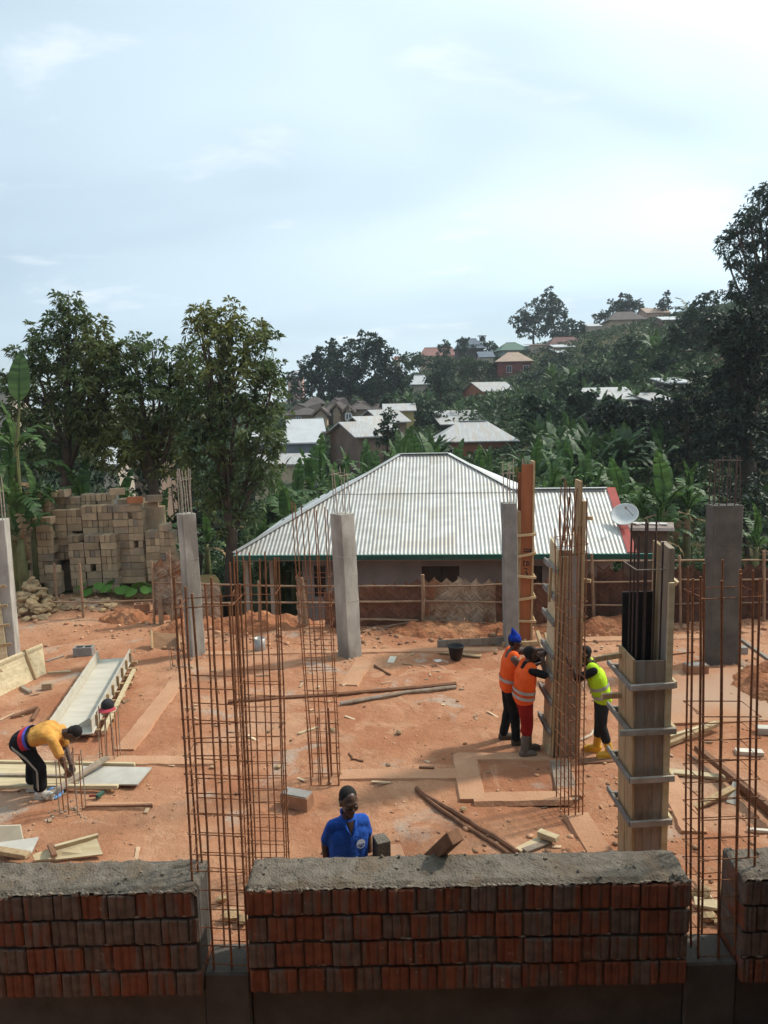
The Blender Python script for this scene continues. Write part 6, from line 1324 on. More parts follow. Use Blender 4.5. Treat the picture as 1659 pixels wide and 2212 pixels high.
    for sg in (-1, 1): ellm(b, H(sg*.042, .058, -.018), (.028*s*hs, .030*s*hs, .030*s*hs), Rh, 10, 6); ellm(b, H(sg*.077, -.008, -.006), (.011*s*hs, .022*s*hs, .032*s*hs), Rh, 10, 6)
    bd = fuse(b, .0085, 2, 'body', M_skin, t)
    for sg in (-1, 1):
        e = MB(); ellm(e, H(sg*.032, .077, .006), (.012*s, .009*s, .006*s), Rh, 10, 6); eo = e.build('eye', M_eye, t, True); e = MB(); ellm(e, H(sg*.032, .084, .006), (.0065*s, .004*s, .0065*s), Rh, 8, 5); e.build('iris', M_iris, eo, True)
    if wear.get('hair', True):
        b = MB(); ellm(b, H(0, -.030, .044), (.080*s*hs, .092*s*hs, .088*s*hs), Rh); ellm(b, H(0, -.045, .0), (.078*s*hs, .062*s*hs, .07*s*hs), Rh); fuse(b, .008, 2, 'hair', M_hair, t)
    def legs(b, e, end, flare=0.0):
        for h_, k_, a_ in ((hR, kR, aR), (hL, kL, aL)):
            capm(b, h_, k_, (.090+e)*s, (.068+e)*s)
            if end > 0: capm(b, k_, k_.lerp(a_, end), (.066+e)*s, (.054+e+flare)*s)
    for g in wear['items']:
        b = MB(); kd = g['kind']; e = g.get('e', .014)
        if kd == 'trousers':
            torso(b, e, -.06, .22); legs(b, e, g.get('end', .9), g.get('flare', 0)); fuse(b, .012, 3, g.get('name', 'trousers'), g['mat'], t, .004)
        elif kd == 'shirt':
            torso(b, e, g.get('lo', -.05), 1); shoulders(b, e*.8)
            f_ = g.get('sleeve', .6)
            for sh_, el_, wr_ in ((shR, elR, wrR), (shL, elL, wrL)):
                capm(b, sh_-up*.01*s, sh_.lerp(el_, min(1, f_)), (.049+e)*s, (.050+e*.9)*s)
                if f_ > 1: capm(b, el_, el_.lerp(wr_, f_-1), (.044+e*.8)*s, (.034+e*.8)*s)
            if g.get('collar'):
                for k in range(9):
                    a = math.pi*(-.62+1.24*k/8)+math.pi; c_ = neck+X*.066*s*math.sin(a)+fwd*(.062*s*math.cos(a)+.005); capm(b, c_+Vector((0, 0, .005)), c_+Vector((0, 0, .03*s)), .013*s, .012*s, 8, 3)
            fuse(b, .011, 6, g.get('name', 'shirt'), g['mat'], t, .0018)
        elif kd == 'vest':
            torso(b, e, g.get('lo', -.02), .96); 
            for sg, sh_ in ((1, shR), (-1, shL)): capm(b, chest+X*sg*.10*s, (shR+shL)/2+X*sg*.115*s, (.10+e)*s, (.066+e)*s)
            fuse(b, .011, 4, 'vest', g['mat'], t, .0025)
            for f_ in g.get('bands', ()):      # reflective tape around the body
                m_ = MB(); c_ = hip.lerp(chest, f_); n = 28; hb = .024*s; rr = []
                for q in (-hb, hb):
                    for k in range(n):
                        a = 2*math.pi*k/n; rr.append(c_+up*q+X*(.205+e)*s*1.0*math.cos(a)*(1.0 if abs(math.cos(a)) < 2 else 1)+fwd*(.118+e+.009)*s*math.copysign(abs(math.sin(a))**.8, math.sin(a)))
                m_.add(rr, [[k, (k+1) % n, n+(k+1) % n, n+k] for k in range(n)]); m_.build('reflective_band', g['tape'], t, True)
        elif kd == 'boots':
            for (k_, a_, t_, nm) in ((kR, aR, tR, 'boot'), (kL, aL, tL, 'boot')):
                b = MB(); top = k_.lerp(a_, g.get('top', .35)); capm(b, top, a_, .066*s, .054*s); hz = Vector((0, 0, .035*s)); capm(b, a_-hz-(t_-a_).normalized()*.03*s, t_, .052*s, .044*s); capm(b, a_-hz, t_-(t_-a_)*.3, .056*s, .05*s); bo = fuse(b, .010, 2, nm, g['mat'], t)
                m_ = MB(); f_ = Vector((t_.x-a_.x, t_.y-a_.y, 0)).normalized(); z0 = B.z+.012; p0 = Vector((a_.x, a_.y, z0))-f_*.07*s; p1_ = Vector((t_.x, t_.y, z0))+f_*.035*s; m_.bar(p0, p1_, .098*s, .028, (0, 0, 1), .01); m_.build('sole', g.get('sole', g['mat']), bo)
        elif kd == 'seg':
            n = 30; rr = []; nr = 5
            for i in range(nr):
                c_ = hip.lerp(chest, g['lo']+(g['hi']-g['lo'])*i/(nr-1))
                for k in range(n):
                    a = 2*math.pi*k/n; rr.append(c_+X*(.19+e)*s*math.cos(a)+fwd*(.112+e)*s*math.copysign(abs(math.sin(a))**.8, math.sin(a)))
            b.add(rr, [[i*n+k, i*n+(k+1) % n, (i+1)*n+(k+1) % n, (i+1)*n+k] for i in range(nr-1) for k in range(n)]); b.build(g['name'], g['mat'], t, True)
        elif kd == 'beanie':
            ellm(b, H(0, -.018, .045), (.086*s, .104*s, .095*s), Rh); capm(b, H(0, -.03, .10), H(0, -.085, .20), .066*s, .016*s); bo = fuse(b, .009, 2, 'beanie', g['mat'], t)
        elif kd == 'stripes':
            for k in (-1, 0, 1):
                m_ = MB(); q = fwd*.022*k*s; m_.tube([hR+X*.112*s+q-up*.05*s, hR.lerp(kR, .5)+X*.108*s+q, kR+X*.097*s+q, kR.lerp(aR, .75)+X*.088*s+q], .006*s, 5); m_.build('side_stripe', g['mat'], t)
    return t, dict(head=head, chest=chest, hip=hip, X=X, fwd=fwd, up=up, H=H, s=s)
def stand(**k):
    J = dict(hip=(0, 0, .95), chest=(0, 0, 1.27), neck=(0, .0, 1.47), head=(0, .02, 1.60), shR=(.185, 0, 1.41), shL=(-.185, 0, 1.41), elR=(.23, -.03, 1.12), elL=(-.23, -.03, 1.12), wrR=(.24, .06, .88), wrL=(-.24, .06, .88),
             kR=(.10, .02, .50), kL=(-.10, .02, .50), aR=(.10, 0, .09), aL=(-.10, 0, .09), tR=(.12, .16, .042), tL=(-.12, .16, .042), pnR=(-1, 0, 0), pnL=(1, 0, 0), thR=(0, 1, 0), thL=(0, 1, 0))
    J.update(k); return J
rotx = lambda a: Matrix.Rotation(a, 3, 'X'); rotz = lambda a: Matrix.Rotation(a, 3, 'Z')
M_tape = mat('reflective_tape', (.40, .38, .36), (.32, .30, .29), 8, .4, metal=.2)
M_orange = mat('orange_vest', (.86, .115, .012), (.74, .085, .010), 6, .8, .25, 20, bdist=.03); M_neon = mat('neon_vest', (.52, .80, .02), (.42, .66, .015), 6, .8, .25, 20, bdist=.03)
M_blackc = cloth('black_cloth', (.016, .015, .017)); M_char = cloth('charcoal_cloth', (.030, .029, .033)); M_redc = cloth('red_trousers', (.30, .018, .014)); M_bluep = cloth('blue_polo', (.025, .095, .43)); M_yel = cloth('orange_tee', (.74, .37, .090)); M_greyc = cloth('grey_sleeve', (.16, .12, .10))
# man in the blue polo behind the wall
p = at(744, 1697, 6.75); PB = (p.x+.02, 6.75, 0.0); sB = p.z/1.722
tb, kb = person('man in a blue polo shirt with a round white badge standing behind the wall', PB, rad(198), stand(tw=.74, chest=(0, 0, 1.24), shR=(.145, 0, 1.355), shL=(-.145, 0, 1.355), neck=(0, .01, 1.46), head=(.0, .065, 1.592), hs=1.05, Rh=rotz(rad(8)) @ rotx(rad(-13)), elR=(.205, -.07, 1.13), elL=(-.21, -.07, 1.13), wrR=(.205, -.02, .88), wrL=(-.22, -.03, .88)),
    dict(items=[dict(kind='trousers', mat=M_char, end=.92), dict(kind='shirt', mat=M_bluep, e=.016, sleeve=.72, collar=True, lo=-.12), dict(kind='boots', mat=M_blackc, top=.85)]), sB)
M_badge = mat('badge_white', (.62, .66, .74), (.55, .6, .68), 5, .7)
bc = kb['hip'].lerp(kb['chest'], .86)+kb['X']*(-.085*sB)+kb['fwd']*(.134*sB); n_ = (kb['fwd']*1.0+kb['X']*-.12+kb['up']*.10).normalized(); ex = n_.cross(Vector((0, 0, 1))).normalized()*-1; ey = ex.cross(n_)*-1
if ex.x < 0: ex = -ex
if ey.z < 0: ey = -ey
def disc(r, off, mt, nm, half=False, r0=0.0):
    m_ = MB(); n = 24; rng_ = [math.pi*i/n for i in range(n+1)] if half else [2*math.pi*i/n for i in range(n)]; c = bc+n_*off
    if r0:
        vs = [c+ex*r*math.cos(a)+ey*r*math.sin(a) for a in rng_]+[c+ex*r0*math.cos(a)+ey*r0*math.sin(a) for a in rng_]; fs = [[i, (i+1) % n, n+(i+1) % n, n+i] for i in range(n)]
    else:
        vs = [c]+[c+ex*r*math.cos(a)+ey*r*math.sin(a) for a in rng_]; fs = [[0, 1+i, 1+(i+1) % len(rng_)] for i in range(len(rng_) if not half else len(rng_)-1)]
    m_.add(vs, fs); m_.build(nm, mt, tb)
disc(.044, .004, M_badge, 'badge_ring', False, .037); disc(.037, .004, M_badge, 'badge_dome', True)
tc_ = bpy.data.curves.new('badge_text', 'FONT'); tc_.body = 'STC'; tc_.size = .032; tc_.align_x = 'CENTER'; to = bpy.data.objects.new('badge_text', tc_); COL.objects.link(to)
dg = bpy.context.evaluated_depsgraph_get(); dg.update(); tm = bpy.data.meshes.new_from_object(to.evaluated_get(dg)); bpy.data.objects.remove(to)
for v in tm.vertices: v.co = Vector(bc+n_*.005+ex*v.co.x+ey*(v.co.y-.024))-origin_of(tb)
tm.materials.clear(); tm.materials.append(M_badge); link_mesh('badge_text', tm, tb)
# bending man
pd = gp(76, 1716); 
JD = dict(hip=(0, -.10, .80), chest=(0, .24, .90), neck=(0, .43, .90), head=(0, .57, .86), Rh=rotx(rad(-95)), shR=(.18, .37, .86), shL=(-.18, .37, .86), elR=(.20, .46, .60), elL=(-.16, .40, .60), wrR=(.12, .50, .37), wrL=(-.05, .50, .38), kR=(.12, .14, .44), kL=(-.12, -.04, .43), aR=(.12, .12, .09), aL=(-.12, -.08, .09), tR=(.14, .28, .042), tL=(-.13, .08, .042), pnR=(-1, 0, 0), pnL=(1, 0, 0), thR=(0, -1, 0), thL=(0, -1, 0), curl=.8)
person('man bending over in an orange-yellow shirt and striped dark trousers', (pd.x, pd.y, .0), rad(-86), JD,
    dict(items=[dict(kind='trousers', mat=M_blackc, end=.75, flare=.01, e=.024), dict(kind='seg', name='red_waistband', lo=.10, hi=.27, e=.036, mat=cloth('red_band', (.50, .035, .05))), dict(kind='seg', name='blue_waistband', lo=.27, hi=.38, e=.035, mat=cloth('blue_band', (.10, .11, .50))), dict(kind='shirt', mat=M_yel, e=.020, sleeve=.75, lo=.60), dict(kind='boots', mat=mat('white_rubber', (.60, .56, .50), (.50, .44, .37), 6, .6), top=.30), dict(kind='stripes', mat=mat('grey_stripe', (.36, .33, .28), None, 4))]), 1.0)
# blue beanie man
pa = gp(1098, 1603)
person('man in a blue pointed woollen hat and orange vest beside the formwork', (pa.x, pa.y, 0), rad(-88), stand(chest=(0, .03, 1.28), neck=(0, .06, 1.48), head=(0, .10, 1.61), Rh=rotx(rad(-12)), shR=(.18, .05, 1.41), shL=(-.18, .06, 1.42), elR=(.19, .22, 1.20), wrR=(.12, .43, 1.30), elL=(-.17, .32, 1.40), wrL=(-.12, .56, 1.44), aR=(.10, .10, .09), tR=(.11, .25, .042), kR=(.10, .08, .5), aL=(-.10, -.06, .09), tL=(-.11, .09, .042), pnR=(0, 0, -1), pnL=(0, 0, -1), thR=(-1, 0, 0), thL=(1, 0, 0)),
    dict(hair=True, items=[dict(kind='trousers', mat=M_blackc, end=.95), dict(kind='shirt', mat=M_greyc, e=.012, sleeve=1.35), dict(kind='vest', mat=M_orange, e=.026, bands=(.30,), tape=M_tape), dict(kind='boots', mat=mat('muddy_shoe', (.10, .075, .055), None, 6, .8), top=.8), dict(kind='beanie', mat=cloth('blue_knit', (.014, .050, .42)))]), 1.0)
# front orange vest man
pc = gp(1130, 1630)
person('man with red trousers, grey boots and striped orange vest hammering the formwork', (pc.x, pc.y, 0), rad(-80), stand(chest=(0, .03, 1.26), neck=(0, .06, 1.46), head=(0, .12, 1.58), Rh=rotx(rad(14)) @ rotz(rad(4)), shR=(.18, .06, 1.39), shL=(-.18, .08, 1.40), elR=(.19, .27, 1.30), wrR=(.12, .25, 1.53), elL=(-.17, .36, 1.46), wrL=(-.12, .50, 1.70), aR=(.09, -.02, .09), tR=(.10, .14, .042), aL=(-.10, .12, .09), tL=(-.11, .28, .042), kL=(-.10, .10, .5), pnR=(-1, .3, 0), pnL=(0, 1, 0), thR=(0, -1, 0), thL=(1, 0, 0), curl=.9),
    dict(items=[dict(kind='trousers', mat=M_redc, end=.18, e=.026, flare=.012), dict(kind='trousers', name='black_socks', mat=M_blackc, end=.5, e=-.004), dict(kind='shirt', mat=M_blackc, e=.012, sleeve=.9), dict(kind='vest', mat=M_orange, e=.030, lo=-.10, bands=(.02, .30), tape=M_tape), dict(kind='boots', mat=mat('grey_rubber', (.17, .135, .11), (.12, .095, .08), 6, .7), top=.42)]), .985)
# neon vest man
pe = gp(1306, 1630)
person('man in a neon yellow vest and yellow rubber boots reaching for the cage', (pe.x, pe.y, 0), rad(84), stand(hip=(0, .06, .94), chest=(0, .16, 1.24), neck=(0, .25, 1.43), head=(0, .33, 1.55), Rh=rotx(rad(-6)), shR=(.18, .22, 1.37), shL=(-.18, .22, 1.37), elL=(-.19, .44, 1.24), wrL=(-.14, .56, 1.46), elR=(.16, .48, 1.36), wrR=(.10, .62, 1.55), kR=(.10, .06, .5), kL=(-.10, .08, .5), aR=(.10, .10, .09), tR=(.11, .26, .042), aL=(-.10, -.06, .09), tL=(-.12, .10, .042), pnR=(0, 1, 0), pnL=(0, 1, 0), thR=(-1, 0, 0), thL=(1, 0, 0), curl=.9),
    dict(items=[dict(kind='trousers', mat=M_char, end=.55), dict(kind='shirt', mat=M_blackc, e=.014, sleeve=.95), dict(kind='vest', mat=M_neon, e=.026, lo=-.08, bands=(.10, .52), tape=M_tape), dict(kind='boots', mat=mat('yellow_rubber', (.72, .40, .035), (.58, .32, .03), 6, .45), top=.35)]), 1.0)
# hammer in the front man's hand
# open collar of the blue polo
s = sB; nb = kb['hip'].lerp(kb['chest'], 1.0); X_, fw_, up_ = kb['X'], kb['fwd'], kb['up']; m_ = MB()
q = [nb+X_*-.045*s+up_*.175*s+fw_*.082*s, nb+X_*.045*s+up_*.175*s+fw_*.082*s, nb+X_*.006*s+up_*.055*s+fw_*.142*s]; c_ = (q[0]+q[1])/2+fw_*.022*s
m_.add([q[0], c_, q[1], q[2], q[0].lerp(q[2], .5)+fw_*.012*s, q[1].lerp(q[2], .5)+fw_*.012*s, (c_+q[2])/2+fw_*.014*s], [[0, 4, 6, 1], [1, 6, 5, 2], [4, 3, 6], [6, 3, 5]]); m_.build('open_collar', M_skin, tb, True)
for sg in (-1, 1):
    m_ = MB(); a = q[0] if sg < 0 else q[1]; b_ = q[2]; m_.tube([a+X_*sg*.01*s+fw_*.006*s, a.lerp(b_, .5)+X_*sg*.016*s+fw_*.018*s, b_+fw_*.006*s], [.012*s, .013*s, .006*s], 6); m_.build('collar', M_bluep, tb, True)
# ------------------------------------------------------------------ timber, boards and odds and ends on the plot
def gpt(x, y, z=0.0):
    p = gp(x, y, z); return Vector((p.x, p.y, max(z, gz1(p.x, p.y)+z)))
def plank(label, a, b_, w, t_, mt, za=0.0, zb=None, name='plank', cat='plank', flat=True, jit=.004):
    zb = za if zb is None else zb; p, q = gp(*a, za), gp(*b_, zb); p.z = gz1(p.x, p.y)+za+t_/2; q.z = gz1(q.x, q.y)+zb+t_/2
    m_ = MB(); m_.bar(p, q, w, t_, (0, 0, 1), .004, jit); o = m_.build(name, mt); return setp(o, label, cat)
def pole(label, pts, r, mt, z=.0, name='pole', cat='pole'):
    P = []
    for i, (x, y) in enumerate(pts):
        p = gp(x, y, r+z); p.z = gz1(p.x, p.y)+r*.8+z; P.append(p)
    n = []
    for i in range(len(P)-1):
        for k in range(4): n.append(P[i].lerp(P[i+1], k/4)+Vector((random.uniform(-.012, .012), random.uniform(-.012, .012), random.uniform(-.002, .006))))
    n.append(P[-1]); m_ = MB(); m_.tube(n, [r*random.uniform(.85, 1.12) for _ in n], 7); o = m_.build(name, mt); return setp(o, label, cat)
def sheetq(label, c4, t_, mt, zs, name='plywood_sheet', cat='plywood'):
    """flat board from four ground pixels, heights zs"""
    P = [gp(x, y, z) for (x, y), z in zip(c4, zs)]; m_ = MB(); n = (P[1]-P[0]).cross(P[2]-P[0]).normalized()
    if n.z < 0: n = -n
    m_.prism(P, n*t_); o = m_.build(name, mt); return setp(o, label, cat), P
# white U-shaped trough
fa, fb = gp(250, 1424, .12), gp(152, 1590, .12); d = (fb-fa).normalized(); x = d.cross(Vector((0, 0, 1))).normalized()
if x.x < 0: x = -x
tr = thing('formwork_trough', 'long white U-shaped beam formwork trough lying on sleepers', 'formwork', Vector(((fa.x+fb.x)/2, (fa.y+fb.y)/2, 0)))
wd = .31; hs_ = .24
m_ = MB(); m_.prism([fa-x*wd, fa+x*(wd+.04), fb+x*(wd+.04), fb-x*wd], Vector((0, 0, .02))); m_.build('bottom_board', M_plywhite, tr)
for sg in (-1, 1):
    a, b_ = fa+x*wd*sg, fb+x*wd*sg+d*-.03; m_ = MB(); up = Vector((0, 0, hs_)); m_.prism([a+Vector((0, 0, .021)), b_+Vector((0, 0, .021)), b_+up, a+up+d*.12], x*sg*.02); m_.build('side_board', M_plywhite, tr)
    for k in range(2):
        a2, b2 = fa.lerp(fb, .02)+x*(wd*sg-.012*sg), fa.lerp(fb, .98)+x*(wd*sg-.012*sg); m_ = MB(); m_.bar(a2+Vector((0, 0, .05+.12*k)), b2+Vector((0, 0, .05+.12*k)), .006, .004); m_.build('board_joint', M_ply, tr)
    for k in range(8):
        c = fa.lerp(fb, .08+.12*k)+x*(wd+.045)*sg; m_ = MB(); m_.bar(Vector((c.x, c.y, .10)), Vector((c.x, c.y, .33)), .04, .04, x); m_.build('stud', M_wood, tr)
for k in range(9):
    c = fa.lerp(fb, .05+.112*k); m_ = MB(); m_.bar(Vector((c.x, c.y, .085))-x*.42, Vector((c.x, c.y, .085))+x*random.uniform(.46, .58), .06, .06); m_.build('sleeper', M_wood, tr)
m_ = MB(); a, b_ = fa.lerp(fb, .22)+x*.50, fa.lerp(fb, 1.0)+x*.50; a.z = b_.z = .145; m_.bar(a, b_, .07, .05); m_.build('edge_batten', M_ply, tr)
m_ = MB(); a, b_ = fb-d*.5+x*.05, fb+d*-.02-x*.05
m_.prism([fb-d*.28+x*.29+Vector((0, 0, .022)), fb-d*.28-x*.02+Vector((0, 0, .022)), fb-d*.28+x*.29+Vector((0, 0, .2))], d*.02); m_.build('end_stop', M_plywhite, tr)
# leaning yellow panel at the left edge
a0, a1 = gp(99, 1457), gp(-30, 1519); b1, b0 = at(90, 1391, a0.y+.30), at(-30, 1440, a1.y+.30)
pn = thing('formwork', 'pale yellow board panel leaning at the left edge', 'panel', (a0+a1)/2)
for k in range(3):
    u, v = k/3+.004, (k+1)/3-.004; m_ = MB(); m_.prism([a0.lerp(b1, u), a1.lerp(b0, u), a1.lerp(b0, v), a0.lerp(b1, v)], Vector((0, .024, .008))); m_.build('board', M_ply, pn)
q0, q1 = a0.lerp(a1, .18)+Vector((0, -.035, -.0)), b1.lerp(b0, .32)+Vector((0, -.035, .03)); m_ = MB(); m_.bar(q0, q1, .07, .045, (0, -1, .3)); m_.build('batten', M_wood, pn)
m_ = MB(); e0, e1 = b0.lerp(a1, .08), b1.lerp(a0, .08); m_.bar(e0+Vector((0, -.025, 0)), e1+Vector((0, -.025, 0)), .04, .06); m_.build('batten', M_ply, pn)
for k in range(2):
    q = a0.lerp(a1, .3+.5*k)+Vector((.0, .35, .0)); m_ = MB(); m_.bar(Vector((q.x, q.y+.2, .02)), a0.lerp(b1, .75).lerp(a1.lerp(b0, .75), .3+.5*k)+Vector((0, .03, 0)), .05, .05); m_.build('prop', M_wood, pn)
# pale form panel standing before the leftmost column
a0, a1 = gp(17, 1425), gp(-25, 1432); pn = thing('formwork', 'upright pale timber form against the leftmost column', 'panel', a0)
h0 = at(4, 1240, a0.y).z
for k in range(2): m_ = MB(); u, v = a0.lerp(a1, k*.5+.02), a0.lerp(a1, k*.5+.48); sh_ = Vector((-.06, 0, 0)); m_.prism([u, v, v+sh_+Vector((0, 0, h0-.05*k)), u+sh_+Vector((0, 0, h0))], Vector((0, .025, 0))); m_.build('board', M_ply, pn)
for k in range(4): m_ = MB(); z = .35+.42*k; m_.bar(a0+Vector((.12, -.03, z)), a1+Vector((-.1, -.03, z)), .03, .06); m_.build('batten', M_wood, pn)
# boards lying around the bending man
sheetq('pale plywood lying under the bending man at the left edge', [(-15, 1653), (178, 1654), (168, 1694), (-15, 1696)], .02, M_ply, [.06]*4); sheetq('grey cement-stained plywood sheet right of the bending man', [(172, 1657), (328, 1660), (297, 1697), (170, 1697)], .02, mat('grey_sheet', (.46, .44, .39), (.36, .33, .28), 2.5, .8, .1, 30), [.055]*4)
plank('long pale batten along the far edge of the lying plywood', (-10, 1650), (292, 1655), .05, .05, M_ply, .06); plank('long pale batten along the near edge of the lying plywood', (-10, 1702), (255, 1703), .06, .05, M_ply, .05); plank('grey strip of board between the lying plywood and the far batten', (-10, 1676), (160, 1678), .05, .03, M_woodgrey, .085)
plank('stubby timber sleeper under the lying plywood', (228, 1700), (240, 1709), .09, .06, M_wood, 0, None, 'timber_block', 'timber'); plank('small timber sleeper at the grey sheet corner', (298, 1672), (318, 1672), .08, .05, M_wood, 0, None, 'timber_block', 'timber')
plank('weathered plank slanting under the bending man', (95, 1728), (232, 1640), .12, .035, M_woodgrey, .02, .16); 
q = gpt(118, 1714, .03); m_ = MB(); m_.lathe(q, [(.02, 0), (.10, .004), (.115, .02), (.10, .022), (.02, .012)], 20, (.2, -.3, 1)); o = m_.build('plastic_lid', mat('blue_plastic', (.17, .33, .62), None, 4, .4)); setp(o, 'small blue plastic lid beside the white boots', 'lid')
q = gpt(212, 1722, .03); m_ = MB(); m_.bar(q+Vector((-.12, 0, .015)), q+Vector((.0, .01, .015)), .03, .03); tp = thing('claw_hammer', 'small tool with a green and red handle on the earth', 'tool', q); m_.build('handle', mat('tool_red', (.30, .07, .05), None, 4), tp); m_ = MB(); m_.bar(q+Vector((0, -.05, .025)), q+Vector((.05, .07, .025)), .05, .05); m_.build('head', mat('tool_green', (.05, .11, .08), None, 4), tp)
# boards behind the left wall
zt = [0, 0, .0, .0]
a = gp(-8, 1823); pn = thing('plywood_offcut', 'upright pale plywood offcut at the bottom left edge', 'plywood', a); pts = [gp(-8, 1826), gp(50, 1818)]; m_ = MB(); m_.prism([pts[0], pts[1], at(43, 1783, pts[1].y+.1), at(-8, 1785, pts[0].y+.1)], Vector((0, .022, 0))); m_.build('board', mat('grey_ply', (.50, .44, .33), (.42, .36, .27), 2, .8), pn)
sheetq('pale grey plywood sheet lying behind the left wall', [(-10, 1824), (84, 1811), (66, 1849), (-10, 1841)], .02, mat('grey_sheet', (.46, .44, .39)), [.10, .04, .04, .10]); sheetq('bright yellow board lying tilted behind the left wall', [(118, 1838), (208, 1812), (222, 1848), (120, 1860)], .025, M_ply, [.12, .12, .03, .03]); sheetq('narrow yellow board end behind the left wall', [(70, 1850), (110, 1835), (122, 1858), (75, 1862)], .025, M_ply, [.08, .08, .03, .03])
plank('pale batten on the upper edge of the tilted yellow board', (118, 1836), (212, 1809), .05, .05, M_ply, .13); plank('orange timber strip behind the left wall', (-10, 1838), (62, 1852), .10, .05, M_wood, .10); plank('short reddish batten across the tilted yellow board', (108, 1826), (118, 1852), .06, .035, M_woodred, .14)
# long poles on the earth
pole('long dusty red pole lying across the middle of the plot', [(492, 1513), (740, 1497), (985, 1476)], .042, M_woodred); pole('shorter split pole lying beside the long red pole', [(736, 1520), (880, 1497), (985, 1483)], .036, M_woodgrey); pole('stub of thin branch near the long red pole', [(808, 1437), (843, 1456)], .022, M_woodred)
pole('long thin pole slanting towards the wall', [(898, 1703), (1010, 1768), (1116, 1838)], .034, M_woodred); pole('second thin pole lying beside the slanting one', [(906, 1712), (1000, 1780), (1098, 1842)], .026, M_woodred)
plank('short fresh timber offcut by the slanting poles', (1164, 1802), (1204, 1817), .10, .07, M_ply, .05); plank('left one of two short boards under the fresh offcut', (1118, 1840), (1172, 1810), .10, .03, M_ply); plank('right one of two short boards under the fresh offcut', (1132, 1842), (1188, 1818), .09, .03, M_woodgrey, .0)
# smeared brick on the earth and another behind the wall
def brickthing(label, p, rz, L, Wd, Hh, mt, topmt=None):
    t = thing('brick_block', label, 'block', p); R = rz3(rz); m_ = MB(); m_.cbox(Vector(p)+Vector((0, 0, Hh/2)), (L/2, Wd/2, Hh/2), R, .006, .003); m_.build('block', mt, t)
    if topmt: m_ = MB(); m_.cbox(Vector(p)+Vector((0, 0, Hh+.006)), (L/2-.012, Wd/2-.012, .008), R, .003, .003); m_.build('mortar_smear', topmt, t)
q = gp(642, 1742); brickthing('reddish brick block with grey mortar on top near the man in blue', (q.x, q.y, .0), rad(-22), .40, .20, .19, M_blkred, M_conc_d2)
q = at(824, 1842, 6.75); brickthing('mortar-smeared block standing right of the man in blue', (q.x, 6.75, q.z-.02 if False else max(0, q.z-.05)), rad(20), .13, .16, .20, M_mortar)
m_ = MB(); m_.cbox((q.x, 6.80, max(.1, q.z-.05)/2), (.22, .16, max(.1, q.z-.05)/2-.002), rz3(.2), .01, .004); o = m_.build('block_pile', M_blkred); setp(o, 'low block pier behind the wall under the smeared block', 'block')
# heavy timber leaning over the wall
T = at(984, 1806, 5.46); P_ = at(944, 1843, 5.64); dr = (P_-T).normalized(); Lw = P_ + dr*((P_.z-.02)/-dr.z if dr.z < 0 else 1); m_ = MB(); m_.bar(T, P_+dr*1.0, .12, .10, (0, 0, 1), .006, .003); o = m_.build('timber_beam', M_woodred); setp(o, 'dark red timber leaning over the top of the middle wall', 'timber')
# bucket
q = gp(985, 1419); q.z = gz1(q.x, q.y); bk = thing('bucket', 'black rubber bucket on the earth before the fence', 'bucket', q); Mb = mat('black_rubber', (.014, .014, .017), (.022, .022, .025), 6, .5)
m_ = MB(); m_.lathe(q, [(.10, 0), (.115, .01), (.165, .27), (.178, .275), (.178, .29), (.160, .288), (.112, .03), (.02, .025)], 24); m_.build('shell', Mb, bk, True); m_ = MB(); m_.tube([q+Vector((.17*math.cos(a), .17*math.sin(a)*.3-.04, .28+.05*math.sin(a))) for a in [math.pi*i/8 for i in range(9)]], .006, 5); m_.build('handle', Mb, bk)
# steel can, wooden tray, tools
q = gp(562, 1406); q.z = gz1(q.x, q.y); cn = thing('steel_can', 'open grey metal can standing near the centre column', 'can', q); m_ = MB(); m_.lathe(q, [(.115, 0), (.12, .01), (.12, .30), (.113, .30), (.11, .02), (.01, .018)], 22); m_.build('shell', mat('galvanised', (.40, .39, .37), (.30, .28, .26), 5, .5, metal=.4), cn, True)
q0, q1 = gp(330, 1402), gp(390, 1402); ty = thing('mixing_tray', 'tilted brown wooden tray behind the pale left column', 'tray', (q0+q1)/2); pts = [q0, q1, at(388, 1372, q1.y+.3), at(328, 1366, q0.y+.3)]; m_ = MB(); m_.prism(pts, Vector((0, .02, .01))); m_.build('floor_board', mat('brown_ply', (.34, .19, .10), (.26, .14, .075), 3, .8), ty)
for a, b_ in ((0, 3), (1, 2)): m_ = MB(); m_.prism([pts[a], pts[b_], pts[b_]+Vector((0, -.1, .12)), pts[a]+Vector((0, -.12, .07))], Vector((.02 if a == 0 else -.02, 0, 0))); m_.build('side_board', M_wood, ty)
plank('board standing on edge behind the black bucket', (945, 1398), (1092, 1392), .03, .16, M_woodgrey); plank('pale board end lying at the black bucket', (948, 1408), (1040, 1415), .14, .03, M_wood)
q = gpt(948, 1430, .01); tl = thing('trowel', 'steel trowel lying left of the black bucket', 'trowel', q); m_ = MB(); m_.prism([q+Vector((-.12, .08, .015)), q+Vector((.04, .10, .02)), q+Vector((.08, -.02, .02)), q+Vector((-.05, -.06, .015))], Vector((0, 0, .006))); m_.build('blade', mat('steel_blade', (.42, .42, .42), None, 5, .4, metal=.5), tl); m_ = MB(); m_.tube([q+Vector((.06, 0, .03)), q+Vector((.17, -.14, .035))], .014, 6); m_.build('handle', M_woodgrey, tl)
plank('white chip of board on the earth left of the trowel', (843, 1430), (850, 1420), .14, .015, mat('white_board', (.66, .6, .5), None, 4)); plank('short dark batten on the ground beam near the poles', (905, 1663), (938, 1664), .05, .05, M_woodred)
plank('thin pale stick near the slender cage', (644, 1588), (688, 1572), .045, .03, M_ply); pole('curled strip of bark on the earth', [(752, 1625), (762, 1638), (785, 1643)], .016, M_woodred)
